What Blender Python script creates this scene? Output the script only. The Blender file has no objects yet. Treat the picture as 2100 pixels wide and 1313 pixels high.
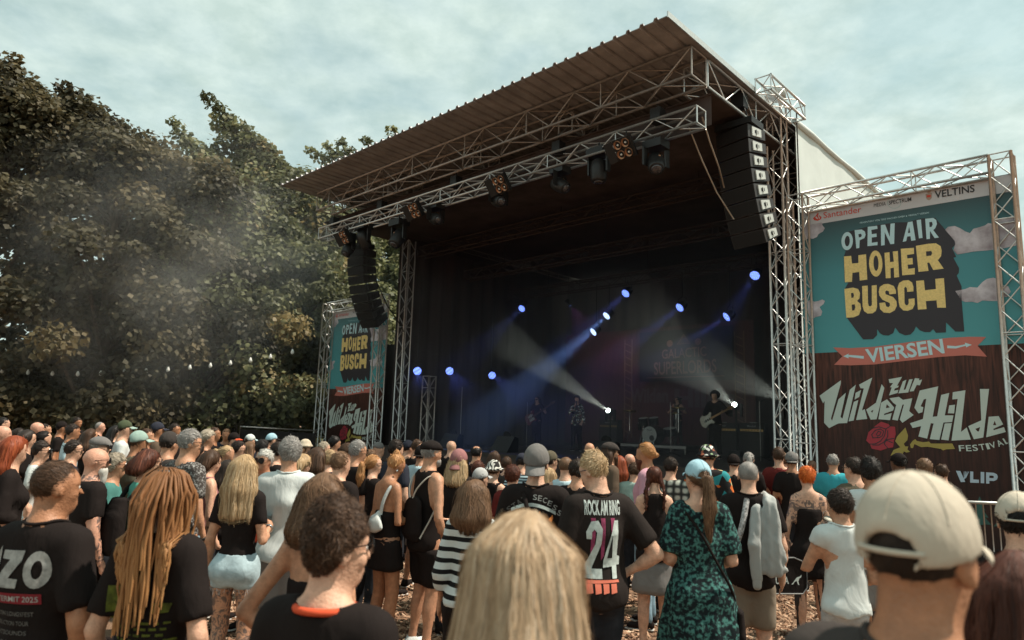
import bpy, math, random, os
import numpy as np
from mathutils import Vector, Matrix
from mathutils.geometry import tessellate_polygon
R_ = math.radians
scene = bpy.context.scene
col = scene.collection
random.seed(7)
rng = np.random.default_rng(7)

# ------------------------------------------------------------------ camera
CAM_H = 1.95
PITCH = math.atan((870 - 656.5) / 1400.0)
ROLL = R_(1.8)
FW = np.array([0, math.cos(PITCH), math.sin(PITCH)])
R0 = np.array([1.0, 0, 0]); U0 = np.array([0, -math.sin(PITCH), math.cos(PITCH)])
RT = R0 * math.cos(ROLL) + U0 * math.sin(ROLL)
UP = U0 * math.cos(ROLL) - R0 * math.sin(ROLL)
CP = np.array([0, 0, CAM_H])
cam_d = bpy.data.cameras.new('camera')
cam_d.sensor_width = 36.0
cam_d.lens = 24.0
cam_d.clip_start = 0.05
cam_d.clip_end = 2000
cam_d.dof.use_dof = True
cam_d.dof.focus_distance = 9.0
cam_d.dof.aperture_fstop = 2.8
cam = bpy.data.objects.new('camera', cam_d)
M = Matrix.Identity(4)
for i in range(3):
    M[i][0] = RT[i]; M[i][1] = UP[i]; M[i][2] = -FW[i]; M[i][3] = CP[i]
cam.matrix_world = M
col.objects.link(cam)
scene.camera = cam

# ------------------------------------------------------------------ sky, sun, exposure
SUN_AZ, SUN_EL = 88.0, 58.0          # degrees clockwise from the view axis (+Y), above the horizon
world = bpy.data.worlds.new('World'); scene.world = world
world.use_nodes = True
nt = world.node_tree; nt.nodes.clear()
W = nt.nodes.new
out = W('ShaderNodeOutputWorld'); bg = W('ShaderNodeBackground'); bg.inputs['Strength'].default_value = 0.1
sky = W('ShaderNodeTexSky'); sky.sky_type = 'NISHITA'; sky.sun_disc = False
sky.sun_elevation = R_(SUN_EL); sky.sun_rotation = R_(SUN_AZ)
sky.air_density = 1.0; sky.dust_density = 2.0; sky.ozone_density = 1.0
tc = W('ShaderNodeTexCoord'); sep = W('ShaderNodeSeparateXYZ')
nt.links.new(tc.outputs['Generated'], sep.inputs[0])
mx = W('ShaderNodeMath'); mx.operation = 'MAXIMUM'; mx.inputs[1].default_value = 0.0
nt.links.new(sep.outputs['Z'], mx.inputs[0])
ad = W('ShaderNodeMath'); ad.inputs[1].default_value = 0.22; nt.links.new(mx.outputs[0], ad.inputs[0])
dx = W('ShaderNodeMath'); dx.operation = 'DIVIDE'; dy = W('ShaderNodeMath'); dy.operation = 'DIVIDE'
nt.links.new(sep.outputs['X'], dx.inputs[0]); nt.links.new(ad.outputs[0], dx.inputs[1])
nt.links.new(sep.outputs['Y'], dy.inputs[0]); nt.links.new(ad.outputs[0], dy.inputs[1])
cb = W('ShaderNodeCombineXYZ'); nt.links.new(dx.outputs[0], cb.inputs[0]); nt.links.new(dy.outputs[0], cb.inputs[1])
n1 = W('ShaderNodeTexNoise'); n1.inputs['Scale'].default_value = 3.4; n1.inputs['Detail'].default_value = 9; n1.inputs['Roughness'].default_value = 0.56; n1.inputs['Distortion'].default_value = 0.25
nt.links.new(cb.outputs[0], n1.inputs['Vector'])
n2 = W('ShaderNodeTexNoise'); n2.inputs['Scale'].default_value = 9.0; n2.inputs['Detail'].default_value = 6; n2.inputs['Roughness'].default_value = 0.6
nt.links.new(cb.outputs[0], n2.inputs['Vector'])
cover = W('ShaderNodeValToRGB'); cover.color_ramp.elements[0].position = 0.36; cover.color_ramp.elements[1].position = 0.60
cover.color_ramp.elements[0].color = (0.62, 0.62, 0.62, 1)
nt.links.new(n1.outputs['Fac'], cover.inputs[0])
shade = W('ShaderNodeValToRGB'); shade.color_ramp.elements[0].position = 0.36; shade.color_ramp.elements[1].position = 0.64
shade.color_ramp.elements[0].color = (4.75, 5.95, 5.55, 1); shade.color_ramp.elements[1].color = (6.2, 7.35, 6.85, 1)
nt.links.new(n2.outputs['Fac'], shade.inputs[0])
tint = W('ShaderNodeMix'); tint.data_type = 'RGBA'; tint.blend_type = 'MULTIPLY'; tint.inputs['Factor'].default_value = 1.0
tint.inputs['B'].default_value = (1.2, 1.5, 1.12, 1)
nt.links.new(sky.outputs[0], tint.inputs['A'])
mixc = W('ShaderNodeMix'); mixc.data_type = 'RGBA'
nt.links.new(cover.outputs[0], mixc.inputs['Factor']); nt.links.new(tint.outputs['Result'], mixc.inputs['A']); nt.links.new(shade.outputs[0], mixc.inputs['B'])
nt.links.new(mixc.outputs['Result'], bg.inputs['Color']); nt.links.new(bg.outputs[0], out.inputs[0])

sun_d = bpy.data.lights.new('sun', 'SUN'); sun_d.energy = 5.0; sun_d.angle = R_(1.5); sun_d.color = (1.0, 0.9, 0.76)
sun = bpy.data.objects.new('sun', sun_d); col.objects.link(sun)
sd = Vector((math.sin(R_(SUN_AZ)) * math.cos(R_(SUN_EL)), math.cos(R_(SUN_AZ)) * math.cos(R_(SUN_EL)), math.sin(R_(SUN_EL))))
sun.rotation_euler = sd.to_track_quat('Z', 'Y').to_euler()
sun.location = sd * 60
vs = scene.view_settings
vs.view_transform = 'Standard'; vs.look = 'None'; vs.exposure = 0.32; vs.gamma = 1.0; vs.use_curve_mapping = False
scene.render.engine = 'CYCLES'
cy = scene.cycles
cy.use_denoising = True
cy.max_bounces = 6; cy.diffuse_bounces = 3; cy.glossy_bounces = 2; cy.transmission_bounces = 5; cy.volume_bounces = 0; cy.transparent_max_bounces = 8
cy.volume_step_rate = 2.0; cy.volume_max_steps = 64
cy.caustics_reflective = False; cy.caustics_refractive = False
cy.sample_clamp_indirect = 4.0

# ------------------------------------------------------------------ measuring helpers: a pixel of the photograph and a distance give a place
def ray(x, y): return FW + RT * (x - 1050) / 1400.0 - UP * (y - 656.5) / 1400.0
def at_y(x, y, Y):
    d = ray(x, y); return CP + d * (Y / d[1])
def horizon(x): return 870 + (x - 1050) * math.tan(ROLL)
SA = R_(46.2)
SU = np.array([-math.sin(SA), math.cos(SA), 0]); SV = np.array([math.cos(SA), math.sin(SA), 0])
SO = np.array([5.292, 13.0, 0])
def S(u, v, z): return SO + SU * u + SV * v + np.array([0, 0, z])     # stage frame: u to the far tower, v into the stage
# ------------------------------------------------------------------ materials
_mats = {}
def mat(name, c=(0.5, 0.5, 0.5), rough=0.7, metal=0.0, var=0.0, vscale=8.0, bump=0.0, bscale=40.0, spec=0.35, stretch=None, sheen=0.0, c2=None, sss=0.0, alpha=None, trans=0.0):
    if name in _mats: return _mats[name]
    m = bpy.data.materials.new(name); m.use_nodes = True
    t = m.node_tree; b = t.nodes['Principled BSDF']
    b.inputs['Roughness'].default_value = rough; b.inputs['Metallic'].default_value = metal
    b.inputs['Specular IOR Level'].default_value = spec
    b.inputs['Base Color'].default_value = (*c, 1)
    if sheen: b.inputs['Sheen Weight'].default_value = sheen; b.inputs['Sheen Roughness'].default_value = 0.6
    if sss:
        b.inputs['Subsurface Weight'].default_value = sss; b.inputs['Subsurface Radius'].default_value = (0.012, 0.004, 0.002); b.inputs['Subsurface Scale'].default_value = 1.0
    if trans:
        b.inputs['Transmission Weight'].default_value = trans
    if var or bump:
        tcn = t.nodes.new('ShaderNodeTexCoord'); mp = t.nodes.new('ShaderNodeMapping')
        if stretch: mp.inputs['Scale'].default_value = stretch
        t.links.new(tcn.outputs['Object'], mp.inputs['Vector'])
    if var:
        n = t.nodes.new('ShaderNodeTexNoise'); n.inputs['Scale'].default_value = vscale; n.inputs['Detail'].default_value = 5; n.inputs['Roughness'].default_value = 0.6
        t.links.new(mp.outputs[0], n.inputs['Vector'])
        r = t.nodes.new('ShaderNodeValToRGB'); r.color_ramp.elements[0].position = 0.32; r.color_ramp.elements[1].position = 0.68
        a = c2 if c2 else tuple(x * (1 - var) for x in c)
        bcol = c if c2 else tuple(min(1, x * (1 + var)) for x in c)
        r.color_ramp.elements[0].color = (*a, 1); r.color_ramp.elements[1].color = (*bcol, 1)
        t.links.new(n.outputs['Fac'], r.inputs[0]); t.links.new(r.outputs[0], b.inputs['Base Color'])
    if bump:
        n = t.nodes.new('ShaderNodeTexNoise'); n.inputs['Scale'].default_value = bscale; n.inputs['Detail'].default_value = 4; n.inputs['Distortion'].default_value = 1.4 if name.startswith(('cloth', 'denim')) else 0
        t.links.new(mp.outputs[0], n.inputs['Vector'])
        bp = t.nodes.new('ShaderNodeBump'); bp.inputs['Strength'].default_value = bump; bp.inputs['Distance'].default_value = 0.02
        t.links.new(n.outputs['Fac'], bp.inputs['Height']); t.links.new(bp.outputs[0], b.inputs['Normal'])
    _mats[name] = m
    return m
def emit_mat(name, c, strength, dots=False):
    if name in _mats: return _mats[name]
    m = bpy.data.materials.new(name); m.use_nodes = True
    t = m.node_tree; b = t.nodes['Principled BSDF']
    b.inputs['Base Color'].default_value = (0.02, 0.02, 0.02, 1)
    b.inputs['Emission Color'].default_value = (*c, 1); b.inputs['Emission Strength'].default_value = strength
    if dots:
        tcn = t.nodes.new('ShaderNodeTexCoord'); v = t.nodes.new('ShaderNodeTexVoronoi'); v.inputs['Scale'].default_value = 28; v.inputs['Randomness'].default_value = 0.0
        t.links.new(tcn.outputs['Object'], v.inputs['Vector'])
        r = t.nodes.new('ShaderNodeMapRange'); r.inputs[1].default_value = 0.25; r.inputs[2].default_value = 0.5; r.inputs[3].default_value = strength * 1.25; r.inputs[4].default_value = strength * 0.35
        t.links.new(v.outputs['Distance'], r.inputs[0]); t.links.new(r.outputs[0], b.inputs['Emission Strength'])
    _mats[name] = m
    return m

# ------------------------------------------------------------------ mesh builder
class MB:
    def __init__(s): s.v = []; s.f = []
    def add(s, vs, fs):
        o = len(s.v); s.v.extend([tuple(map(float, p)) for p in vs]); s.f.extend([tuple(i + o for i in f) for f in fs]); return s
    def hexa(s, p):            # 8 points: bottom ring 0-3, top ring 4-7
        return s.add(p, [(0, 3, 2, 1), (4, 5, 6, 7), (0, 1, 5, 4), (1, 2, 6, 5), (2, 3, 7, 6), (3, 0, 4, 7)])
    def box(s, c, h, ax=None):
        c = np.asarray(c, float)
        X, Y, Z = ax if ax is not None else np.eye(3)
        X = np.asarray(X) * h[0]; Y = np.asarray(Y) * h[1]; Z = np.asarray(Z) * h[2]
        return s.hexa([c - X - Y - Z, c + X - Y - Z, c + X + Y - Z, c - X + Y - Z, c - X - Y + Z, c + X - Y + Z, c + X + Y + Z, c - X + Y + Z])
    def tube(s, pts, r, n=6, cap=True):
        pts = [np.asarray(p, float) for p in pts]
        rs = r if hasattr(r, '__len__') else [r] * len(pts)
        rings = []; ref = None
        for i, p in enumerate(pts):
            d = pts[min(i + 1, len(pts) - 1)] - pts[max(i - 1, 0)]
            d = d / (np.linalg.norm(d) + 1e-12)
            if ref is None:
                ref = np.array([0, 0, 1.0]) if abs(d[2]) < 0.9 else np.array([1.0, 0, 0])
            a = np.cross(d, ref); a /= np.linalg.norm(a) + 1e-12; b = np.cross(d, a); ref = -b if False else ref
            rings.append([p + rs[i] * (a * math.cos(2 * math.pi * k / n) + b * math.sin(2 * math.pi * k / n)) for k in range(n)])
        vs = [q for rg in rings for q in rg]; fs = []
        for i in range(len(pts) - 1):
            for k in range(n):
                k2 = (k + 1) % n
                fs.append((i * n + k, i * n + k2, (i + 1) * n + k2, (i + 1) * n + k))
        if cap:
            fs.append(tuple(range(n))); fs.append(tuple((len(pts) - 1) * n + k for k in reversed(range(n))))
        return s.add(vs, fs)
    def lathe(s, c, axis, prof, n=16, ref=None):        # prof: (radius, distance along the axis)
        axis = np.asarray(axis, float); axis = axis / np.linalg.norm(axis)
        if ref is None: ref = np.array([0, 0, 1.0]) if abs(axis[2]) < 0.9 else np.array([1.0, 0, 0])
        a = np.cross(axis, ref); a /= np.linalg.norm(a); b = np.cross(axis, a)
        c = np.asarray(c, float); vs = []; fs = []
        for (r, h) in prof:
            for k in range(n):
                t = 2 * math.pi * k / n
                vs.append(c + axis * h + (a * math.cos(t) + b * math.sin(t)) * max(r, 1e-4))
        for i in range(len(prof) - 1):
            for k in range(n):
                k2 = (k + 1) % n
                fs.append((i * n + k, i * n + k2, (i + 1) * n + k2, (i + 1) * n + k))
        fs.append(tuple(reversed(range(n)))); fs.append(tuple((len(prof) - 1) * n + k for k in range(n)))
        return s.add(vs, fs)
    def build(s, name, m, parent=None, smooth=False, loc=None):
        me = bpy.data.meshes.new(name); me.from_pydata(s.v, [], s.f)
        return link(name, me, m, parent, smooth, loc)
def link(name, me, m, parent=None, smooth=False, loc=None):
    if m is not None and len(me.materials) == 0: me.materials.append(m)
    if smooth and len(me.polygons):
        me.polygons.foreach_set('use_smooth', np.ones(len(me.polygons), bool))
    o = bpy.data.objects.new(name, me); col.objects.link(o)
    if parent is not None:
        o.parent = parent
        if not LOCAL[0]: o.matrix_parent_inverse = wm(parent).inverted()
    if loc is not None: o.location = loc
    return o
LOCAL = [False]          # True: the vertices are given in the parent's own space
def wm(o): return (wm(o.parent) @ o.matrix_parent_inverse if o.parent else Matrix.Identity(4)) @ o.matrix_basis
def np_mesh(name, v, f, attr=None):
    me = bpy.data.meshes.new(name); v = np.asarray(v, np.float32); f = np.asarray(f, np.int32); k = f.shape[1]
    me.vertices.add(len(v)); me.vertices.foreach_set('co', v.ravel())
    me.loops.add(f.size); me.loops.foreach_set('vertex_index', f.ravel())
    me.polygons.add(len(f)); me.polygons.foreach_set('loop_start', np.arange(0, f.size, k, dtype=np.int32)); me.polygons.foreach_set('loop_total', np.full(len(f), k, np.int32))
    if attr is not None:
        a = me.attributes.new('tone', 'FLOAT', 'POINT'); a.data.foreach_set('value', np.asarray(attr, np.float32))
    me.update(calc_edges=True); return me
def tag(o, label, cat, group=None, kind=None):
    if label: o['label'] = label
    if cat: o['category'] = cat
    if group: o['group'] = group
    if kind: o['kind'] = kind
    return o
def thing(name, label, cat, loc=(0, 0, 0), group=None, rz=0.0):
    o = bpy.data.objects.new(name, None); o.empty_display_size = 0.1; col.objects.link(o); o.location = loc; o.rotation_euler = (0, 0, rz)
    return tag(o, label, cat, group)
def struct(o): o['kind'] = 'structure'; return o
def unit(v): v = np.asarray(v, float); return v / (np.linalg.norm(v) + 1e-12)
# ------------------------------------------------------------------ ground
def ground_z(x, y):
    # the field falls away a little towards the far side of the stage
    t = min(1.0, max(0.0, (y - 15.5) / 5.0)); t = t * t * (3 - 2 * t)
    s = min(1.0, max(0.0, (2.0 - x) / 5.0)); s = s * s * (3 - 2 * s)
    return -0.45 * t * s
M_mulch = mat('wood_mulch', (0.30, 0.185, 0.115), 0.95, var=0.5, vscale=55, bump=0.9, bscale=70, c2=(0.10, 0.055, 0.035))
xs = sorted(set([-400, -150, -70] + list(np.arange(-40, 41, 1.0)) + [70, 150, 400])); ys = sorted(set([-400, -100, -40, -15] + list(np.arange(-8, 61, 1.0)) + [90, 150, 400]))
gv = [(x, y, ground_z(x, y)) for y in ys for x in xs]; nx = len(xs)
gf = [(j * nx + i, j * nx + i + 1, (j + 1) * nx + i + 1, (j + 1) * nx + i) for j in range(len(ys) - 1) for i in range(nx - 1)]
gm = bpy.data.meshes.new('ground'); gm.from_pydata(gv, [], gf)
struct(link('ground', gm, M_mulch, smooth=True))

def chips(n, seed):
    r = np.random.default_rng(seed)
    # chips lie where the ground can be seen between the people and a little around
    dist = 3.2 + 8.3 * r.random(n) ** 1.05; az = np.radians(-24 + 56 * r.random(n))
    x = dist * np.sin(az); y = dist * np.cos(az)
    L = r.uniform(0.014, 0.045, n); Wd = r.uniform(0.006, 0.016, n); T = r.uniform(0.002, 0.006, n)
    a = r.uniform(0, 2 * np.pi, n); tilt = r.normal(0, 0.32, n)
    ux = np.stack([np.cos(a) * np.cos(tilt), np.sin(a) * np.cos(tilt), np.sin(tilt)], 1)
    uy = np.stack([-np.sin(a), np.cos(a), r.normal(0, .35, n)], 1); uy /= np.linalg.norm(uy, axis=1)[:, None]
    uz = np.cross(ux, uy)
    c = np.stack([x, y, 0.012 + 0.016 * r.random(n)], 1)
    V = []
    for sx, sy, sz in ((-1, -1, -1), (1, -.6, -1), (1, .7, -1), (-1, 1, -1), (-.9, -.8, 1), (.95, -.5, 1), (.9, .6, 1), (-1, .8, 1)):
        V.append(c + ux * (sx * L)[:, None] + uy * (sy * Wd)[:, None] + uz * (sz * T)[:, None])
    V = np.stack(V, 1).reshape(-1, 3)
    F = np.array([(4, 5, 6, 7), (0, 1, 5, 4), (1, 2, 6, 5), (2, 3, 7, 6), (3, 0, 4, 7)])
    F = (F[None] + (np.arange(n) * 8)[:, None, None]).reshape(-1, 4)
    return np_mesh('wood_chips', V, F, np.repeat(r.random(n), 8))
def tone_mat(name, stops, rough=0.8, transl=0.0, spec=0.3):
    m = bpy.data.materials.new(name); m.use_nodes = True; t = m.node_tree; b = t.nodes['Principled BSDF']
    at = t.nodes.new('ShaderNodeAttribute'); at.attribute_name = 'tone'
    r = t.nodes.new('ShaderNodeValToRGB')
    while len(r.color_ramp.elements) < len(stops): r.color_ramp.elements.new(0.5)
    for e, (p, c) in zip(r.color_ramp.elements, stops): e.position = p; e.color = (*c, 1)
    t.links.new(at.outputs['Fac'], r.inputs[0]); t.links.new(r.outputs[0], b.inputs['Base Color'])
    b.inputs['Roughness'].default_value = rough; b.inputs['Specular IOR Level'].default_value = spec
    if transl:
        tr = t.nodes.new('ShaderNodeBsdfTranslucent'); mx_ = t.nodes.new('ShaderNodeMixShader'); mx_.inputs[0].default_value = transl
        t.links.new(r.outputs[0], tr.inputs['Color']); t.links.new(b.outputs[0], mx_.inputs[1]); t.links.new(tr.outputs[0], mx_.inputs[2])
        t.links.new(mx_.outputs[0], t.nodes['Material Output'].inputs['Surface'])
    return m
M_chip = tone_mat('wood_chip', [(0.0, (0.09, 0.045, 0.028)), (0.35, (0.25, 0.135, 0.08)), (0.75, (0.42, 0.26, 0.165)), (1.0, (0.58, 0.42, 0.30))], 0.85)
tag(link('wood_chips', chips(24000, 3), M_chip), 'loose brown wood chips scattered over the festival ground', 'wood chips', kind='stuff')

# ------------------------------------------------------------------ trees
M_bark = mat('bark', (0.09, 0.065, 0.045), 0.95, var=0.5, vscale=14, bump=0.8, bscale=22, stretch=(1, 1, 0.25))
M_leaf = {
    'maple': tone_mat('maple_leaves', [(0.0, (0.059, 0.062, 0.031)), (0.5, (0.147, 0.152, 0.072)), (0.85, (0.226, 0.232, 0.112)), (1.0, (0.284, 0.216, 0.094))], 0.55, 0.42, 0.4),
    'dark': tone_mat('shade_painted_leaves', [(0.0, (0.042, 0.036, 0.021)), (0.6, (0.101, 0.087, 0.047)), (1.0, (0.167, 0.129, 0.064))], 0.6, 0.38, 0.35),  # shade of the left trees put into a darker leaf colour
    'light': tone_mat('sun_painted_leaves', [(0.0, (0.084, 0.095, 0.047)), (0.5, (0.210, 0.221, 0.108)), (1.0, (0.318, 0.319, 0.164))], 0.5, 0.45, 0.4),  # sunlight on the right-hand trees put into a lighter leaf colour
}
LEAF = np.array([(0, 0, 0), (.46, .42, -.06), (.02, 1.0, .05), (-.44, .48, -.06)])
LEAF_F = np.array([(0, 1, 2, 3)])
def leaves_mesh(name, pts, nrm, size, r, tone):
    n = len(pts)
    N = nrm + r.normal(0, .75, (n, 3)); N /= np.linalg.norm(N, axis=1)[:, None]
    A = np.cross(N, r.normal(0, 1, (n, 3))); A /= np.linalg.norm(A, axis=1)[:, None]
    A[:, 2] -= .35; A /= np.linalg.norm(A, axis=1)[:, None]
    B = np.cross(N, A); B /= np.linalg.norm(B, axis=1)[:, None]
    N2 = np.cross(A, B)
    s = size * 1.13 * r.uniform(.6, 1.25, n)
    V = pts[:, None] + s[:, None, None] * (LEAF[None, :, 0:1] * B[:, None] + LEAF[None, :, 1:2] * A[:, None] + LEAF[None, :, 2:3] * N2[:, None])
    F = (LEAF_F[None] + (np.arange(n) * 4)[:, None, None]).reshape(-1, 4)
    return np_mesh(name, V.reshape(-1, 3), F, np.repeat(np.clip(tone, 0, 1), 4))
def tree(label, base, height, spread, n_clump, per, kind, seed, leaf=0.17, low=0.08, shape=1.0, lean=(0, 0), tops=()):
    r = np.random.default_rng(seed); base = np.array([base[0], base[1], ground_z(base[0], base[1])])
    t = thing('maple_tree', label, 'tree', base, 'trees behind the fence')
    # crown: clumps through an uneven egg, most of them towards its skin
    C = []; Rr = []
    for i in range(n_clump):
        h = low + (1 - low) * (r.random() ** 0.7)
        prof = (math.sin(math.pi * min(1, (h * 0.84 + 0.12))) ** 0.7) * (1 - 0.12 * h) * shape
        a = r.uniform(0, 2 * math.pi); q = (0.35 + 0.65 * r.random() ** 0.5)
        wob = 1 + .22 * math.sin(3 * a + seed) + .15 * math.sin(7 * h + 2 * a)
        C.append(base + np.array([math.cos(a) * spread * prof * q * wob + lean[0] * h, math.sin(a) * spread * .85 * prof * q * wob + lean[1] * h, height * h * (0.96 - .03 * q)]))
        Rr.append(r.uniform(.55, 1.1) * (0.75 + .35 * (1 - h)))
    for tp in tops:      # leading shoots that make the ragged skyline
        top = np.array(tp); m0 = base + np.array([lean[0], lean[1], height * .8])
        for k in range(11):
            f = k / 10.0; C.append(m0 * (1 - f) + top * f + r.normal(0, .38, 3) * (1 - f * .8)); Rr.append(1.0 * (1 - f) + .30)
    C = np.array(C); Rr = np.array(Rr)
    cen = base + np.array([lean[0] * .5, lean[1] * .5, height * .5])
    P = []; Nn = []; T = []
    for c, rad in zip(C, Rr):
        k = max(16, int(1.38 * per * rad * rad / .6))
        d = r.normal(0, 1, (k, 3)); d /= np.linalg.norm(d, axis=1)[:, None]
        q = r.random(k) ** 0.45
        p = c + d * (q * rad)[:, None] * np.array([1.15, 1.15, .8])
        P.append(p); outw = unit(c - cen); Nn.append(d * .7 + outw * .3 + np.array([0, 0, .7])); T.append(np.clip(r.normal(.47, .26) + r.normal(0, .14, k), 0, 1))  # tone per clump also paints lit clumps and dark gaps
    P = np.concatenate(P); Nn = np.concatenate(Nn); T = np.concatenate(T)
    ok = P[:, 2] > base[2] + .3; P, Nn, T = P[ok], Nn[ok], T[ok]
    crown = link('crown', leaves_mesh('crown', P, Nn, leaf, r, T), M_leaf[kind], t)
    mb = MB(); tr = .18 + height * .012
    trunk = [base + np.array([lean[0] * h * .7 + .12 * math.sin(h * 5 + seed), lean[1] * h * .7, height * h - .2 * (h == 0)]) for h in (0, .08, .25, .45, .62, .78, .9)]
    mb.tube(trunk, [tr * 1.35, tr, tr * .85, tr * .65, tr * .45, tr * .25, tr * .1], 9)
    for i in r.choice(len(C), min(len(C), 34), replace=False):
        c = C[i]; hh = max(.1, (c[2] - base[2]) / height - .18); k = min(5, int(hh * 6.5)); s0 = trunk[k] * .6 + trunk[k + 1] * .4
        mid = (s0 + c) / 2 + np.array([0, 0, .35]); mb.tube([s0, mid, c], [tr * .28, tr * .17, .02], 5)
    mb.build('trunk', M_bark, t, True)
    return t
def top_at(px, py, Y): return at_y(px, py, Y)
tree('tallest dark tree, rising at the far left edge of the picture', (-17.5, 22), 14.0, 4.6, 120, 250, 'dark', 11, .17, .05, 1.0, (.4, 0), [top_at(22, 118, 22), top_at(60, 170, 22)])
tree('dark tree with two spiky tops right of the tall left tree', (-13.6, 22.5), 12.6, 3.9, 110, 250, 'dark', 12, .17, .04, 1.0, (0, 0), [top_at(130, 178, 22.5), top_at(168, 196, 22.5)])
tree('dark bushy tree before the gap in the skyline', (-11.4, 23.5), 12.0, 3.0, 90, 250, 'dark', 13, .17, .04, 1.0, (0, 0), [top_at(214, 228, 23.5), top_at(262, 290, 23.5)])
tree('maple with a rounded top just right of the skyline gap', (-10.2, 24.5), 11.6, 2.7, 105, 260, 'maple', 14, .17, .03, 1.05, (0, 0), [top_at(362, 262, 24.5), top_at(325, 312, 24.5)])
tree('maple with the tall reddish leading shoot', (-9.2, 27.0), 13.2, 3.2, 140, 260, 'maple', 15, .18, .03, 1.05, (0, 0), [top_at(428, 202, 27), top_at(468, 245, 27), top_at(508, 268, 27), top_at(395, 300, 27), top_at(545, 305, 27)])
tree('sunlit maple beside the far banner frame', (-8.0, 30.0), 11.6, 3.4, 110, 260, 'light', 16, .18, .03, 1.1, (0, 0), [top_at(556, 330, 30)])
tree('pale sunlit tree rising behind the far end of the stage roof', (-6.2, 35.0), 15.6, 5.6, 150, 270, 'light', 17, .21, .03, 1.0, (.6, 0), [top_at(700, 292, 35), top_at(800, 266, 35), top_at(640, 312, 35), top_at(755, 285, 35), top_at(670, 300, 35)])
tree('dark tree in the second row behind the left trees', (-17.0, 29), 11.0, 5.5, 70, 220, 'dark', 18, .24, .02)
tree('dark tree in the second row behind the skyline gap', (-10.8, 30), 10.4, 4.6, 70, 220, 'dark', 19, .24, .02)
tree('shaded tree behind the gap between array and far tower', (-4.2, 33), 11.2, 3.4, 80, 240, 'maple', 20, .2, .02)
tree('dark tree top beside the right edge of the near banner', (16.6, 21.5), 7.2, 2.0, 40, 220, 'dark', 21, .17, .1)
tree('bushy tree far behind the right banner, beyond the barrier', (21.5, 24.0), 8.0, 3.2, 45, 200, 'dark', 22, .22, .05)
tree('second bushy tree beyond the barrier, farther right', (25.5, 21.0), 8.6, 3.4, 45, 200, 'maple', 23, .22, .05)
# low dark undergrowth that closes the view under the crowns
r_ = np.random.default_rng(5)
P = np.stack([r_.uniform(-34, -6, 15000), r_.uniform(28.5, 33, 15000), r_.random(15000) ** .8 * 7.5], 1)
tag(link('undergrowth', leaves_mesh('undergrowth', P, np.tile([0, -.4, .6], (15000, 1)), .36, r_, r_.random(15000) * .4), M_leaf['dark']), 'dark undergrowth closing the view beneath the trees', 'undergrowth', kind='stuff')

# ------------------------------------------------------------------ fence with black cloth below the trees
M_galv = mat('galvanised_steel', (0.42, 0.42, 0.41), 0.42, 0.85, var=0.15, vscale=30)
M_fcloth = mat('black_fence_cloth', (0.016, 0.013, 0.013), 0.9, var=0.3, vscale=3, bump=0.3, bscale=5)
FA = at_y(652, 884, 22.0); FB = at_y(-160, 838, 27.5)
nP = 6
for i in range(nP):
    a = FA + (FB - FA) * (i / nP + .004); b = FA + (FB - FA) * ((i + 1) / nP - .004)
    ga, gb = ground_z(*a[:2]), ground_z(*b[:2])
    where = ['nearest the far banner frame', 'second from the far banner frame', 'third from the far banner frame', 'under the string lights, fourth from the banner frame', 'fifth from the far banner frame', 'at the left edge'][i]
    f = thing('fence_panel', 'steel fence panel hung with black cloth, ' + where, 'fence', (a[0], a[1], ga), 'fence panels below the trees')
    MB().tube([a, b], .021, 8).build('top_rail', M_galv, f, True)
    for p, g in ((a, ga), (b, gb)): MB().tube([(p[0], p[1], g), p + np.array([0, 0, .05])], .021, 8).build('post', M_galv, f, True)
    MB().tube([(a[0], a[1], ga + .15), (b[0], b[1], gb + .15)], .018, 8).build('bottom_rail', M_galv, f, True)
    n = 24; cv = []
    off = np.array([.02, -.05, 0])
    for k in range(n + 1):
        q = a + (b - a) * k / n + off + np.array([0, .03 * math.sin(k * 2.1), 0]); g = ga + (gb - ga) * k / n
        cv += [(q[0], q[1], g + .05), (q[0] + .01 * math.sin(k), q[1] + .02 * math.cos(1.7 * k), (q[2] + g) / 2), (q[0], q[1], q[2] - .06 - .03 * abs(math.sin(k * .8)))]
    MB().add(cv, [(k * 3 + j, k * 3 + 3 + j, k * 3 + 4 + j, k * 3 + 1 + j) for k in range(n) for j in range(2)]).build('cloth', M_fcloth, f, True)

# ------------------------------------------------------------------ string lights
bl = [(-45, 754), (5, 757), (58, 760), (108, 762), (160, 763), (207, 762), (255, 759), (300, 757), (345, 754), (390, 750), (432, 746), (473, 741), (514, 735), (555, 728), (600, 718), (646, 706)]
sl = thing('string_light', 'string of white bulbs hanging before the dark trees', 'string light', at_y(300, 757, 20.5))
bp = [at_y(x, y, 20.6 + .0012 * abs(x - 300)) for x, y in bl]
MB().tube([p + np.array([0, 0, .07]) for p in bp], .006, 5).build('cable', mat('black_cable', (.015, .014, .014), .6), sl)
M_bulb = mat('white_glass_bulb', (.82, .82, .78), .15, spec=.6)
M_sock = mat('black_socket', (.02, .02, .02), .5)
for p in bp[:-1]:
    b = MB().lathe(p, (0, 0, -1), [(.016, -.03), (.024, -.015), (.046, .04), (.054, .075), (.042, .115), (.01, .135)], 10).build('bulb', M_bulb, sl, True)
    MB().lathe(p, (0, 0, 1), [(.014, .02), (.018, .03), (.018, .07), (.01, .075)], 8).build('socket', M_sock, b, True)
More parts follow.
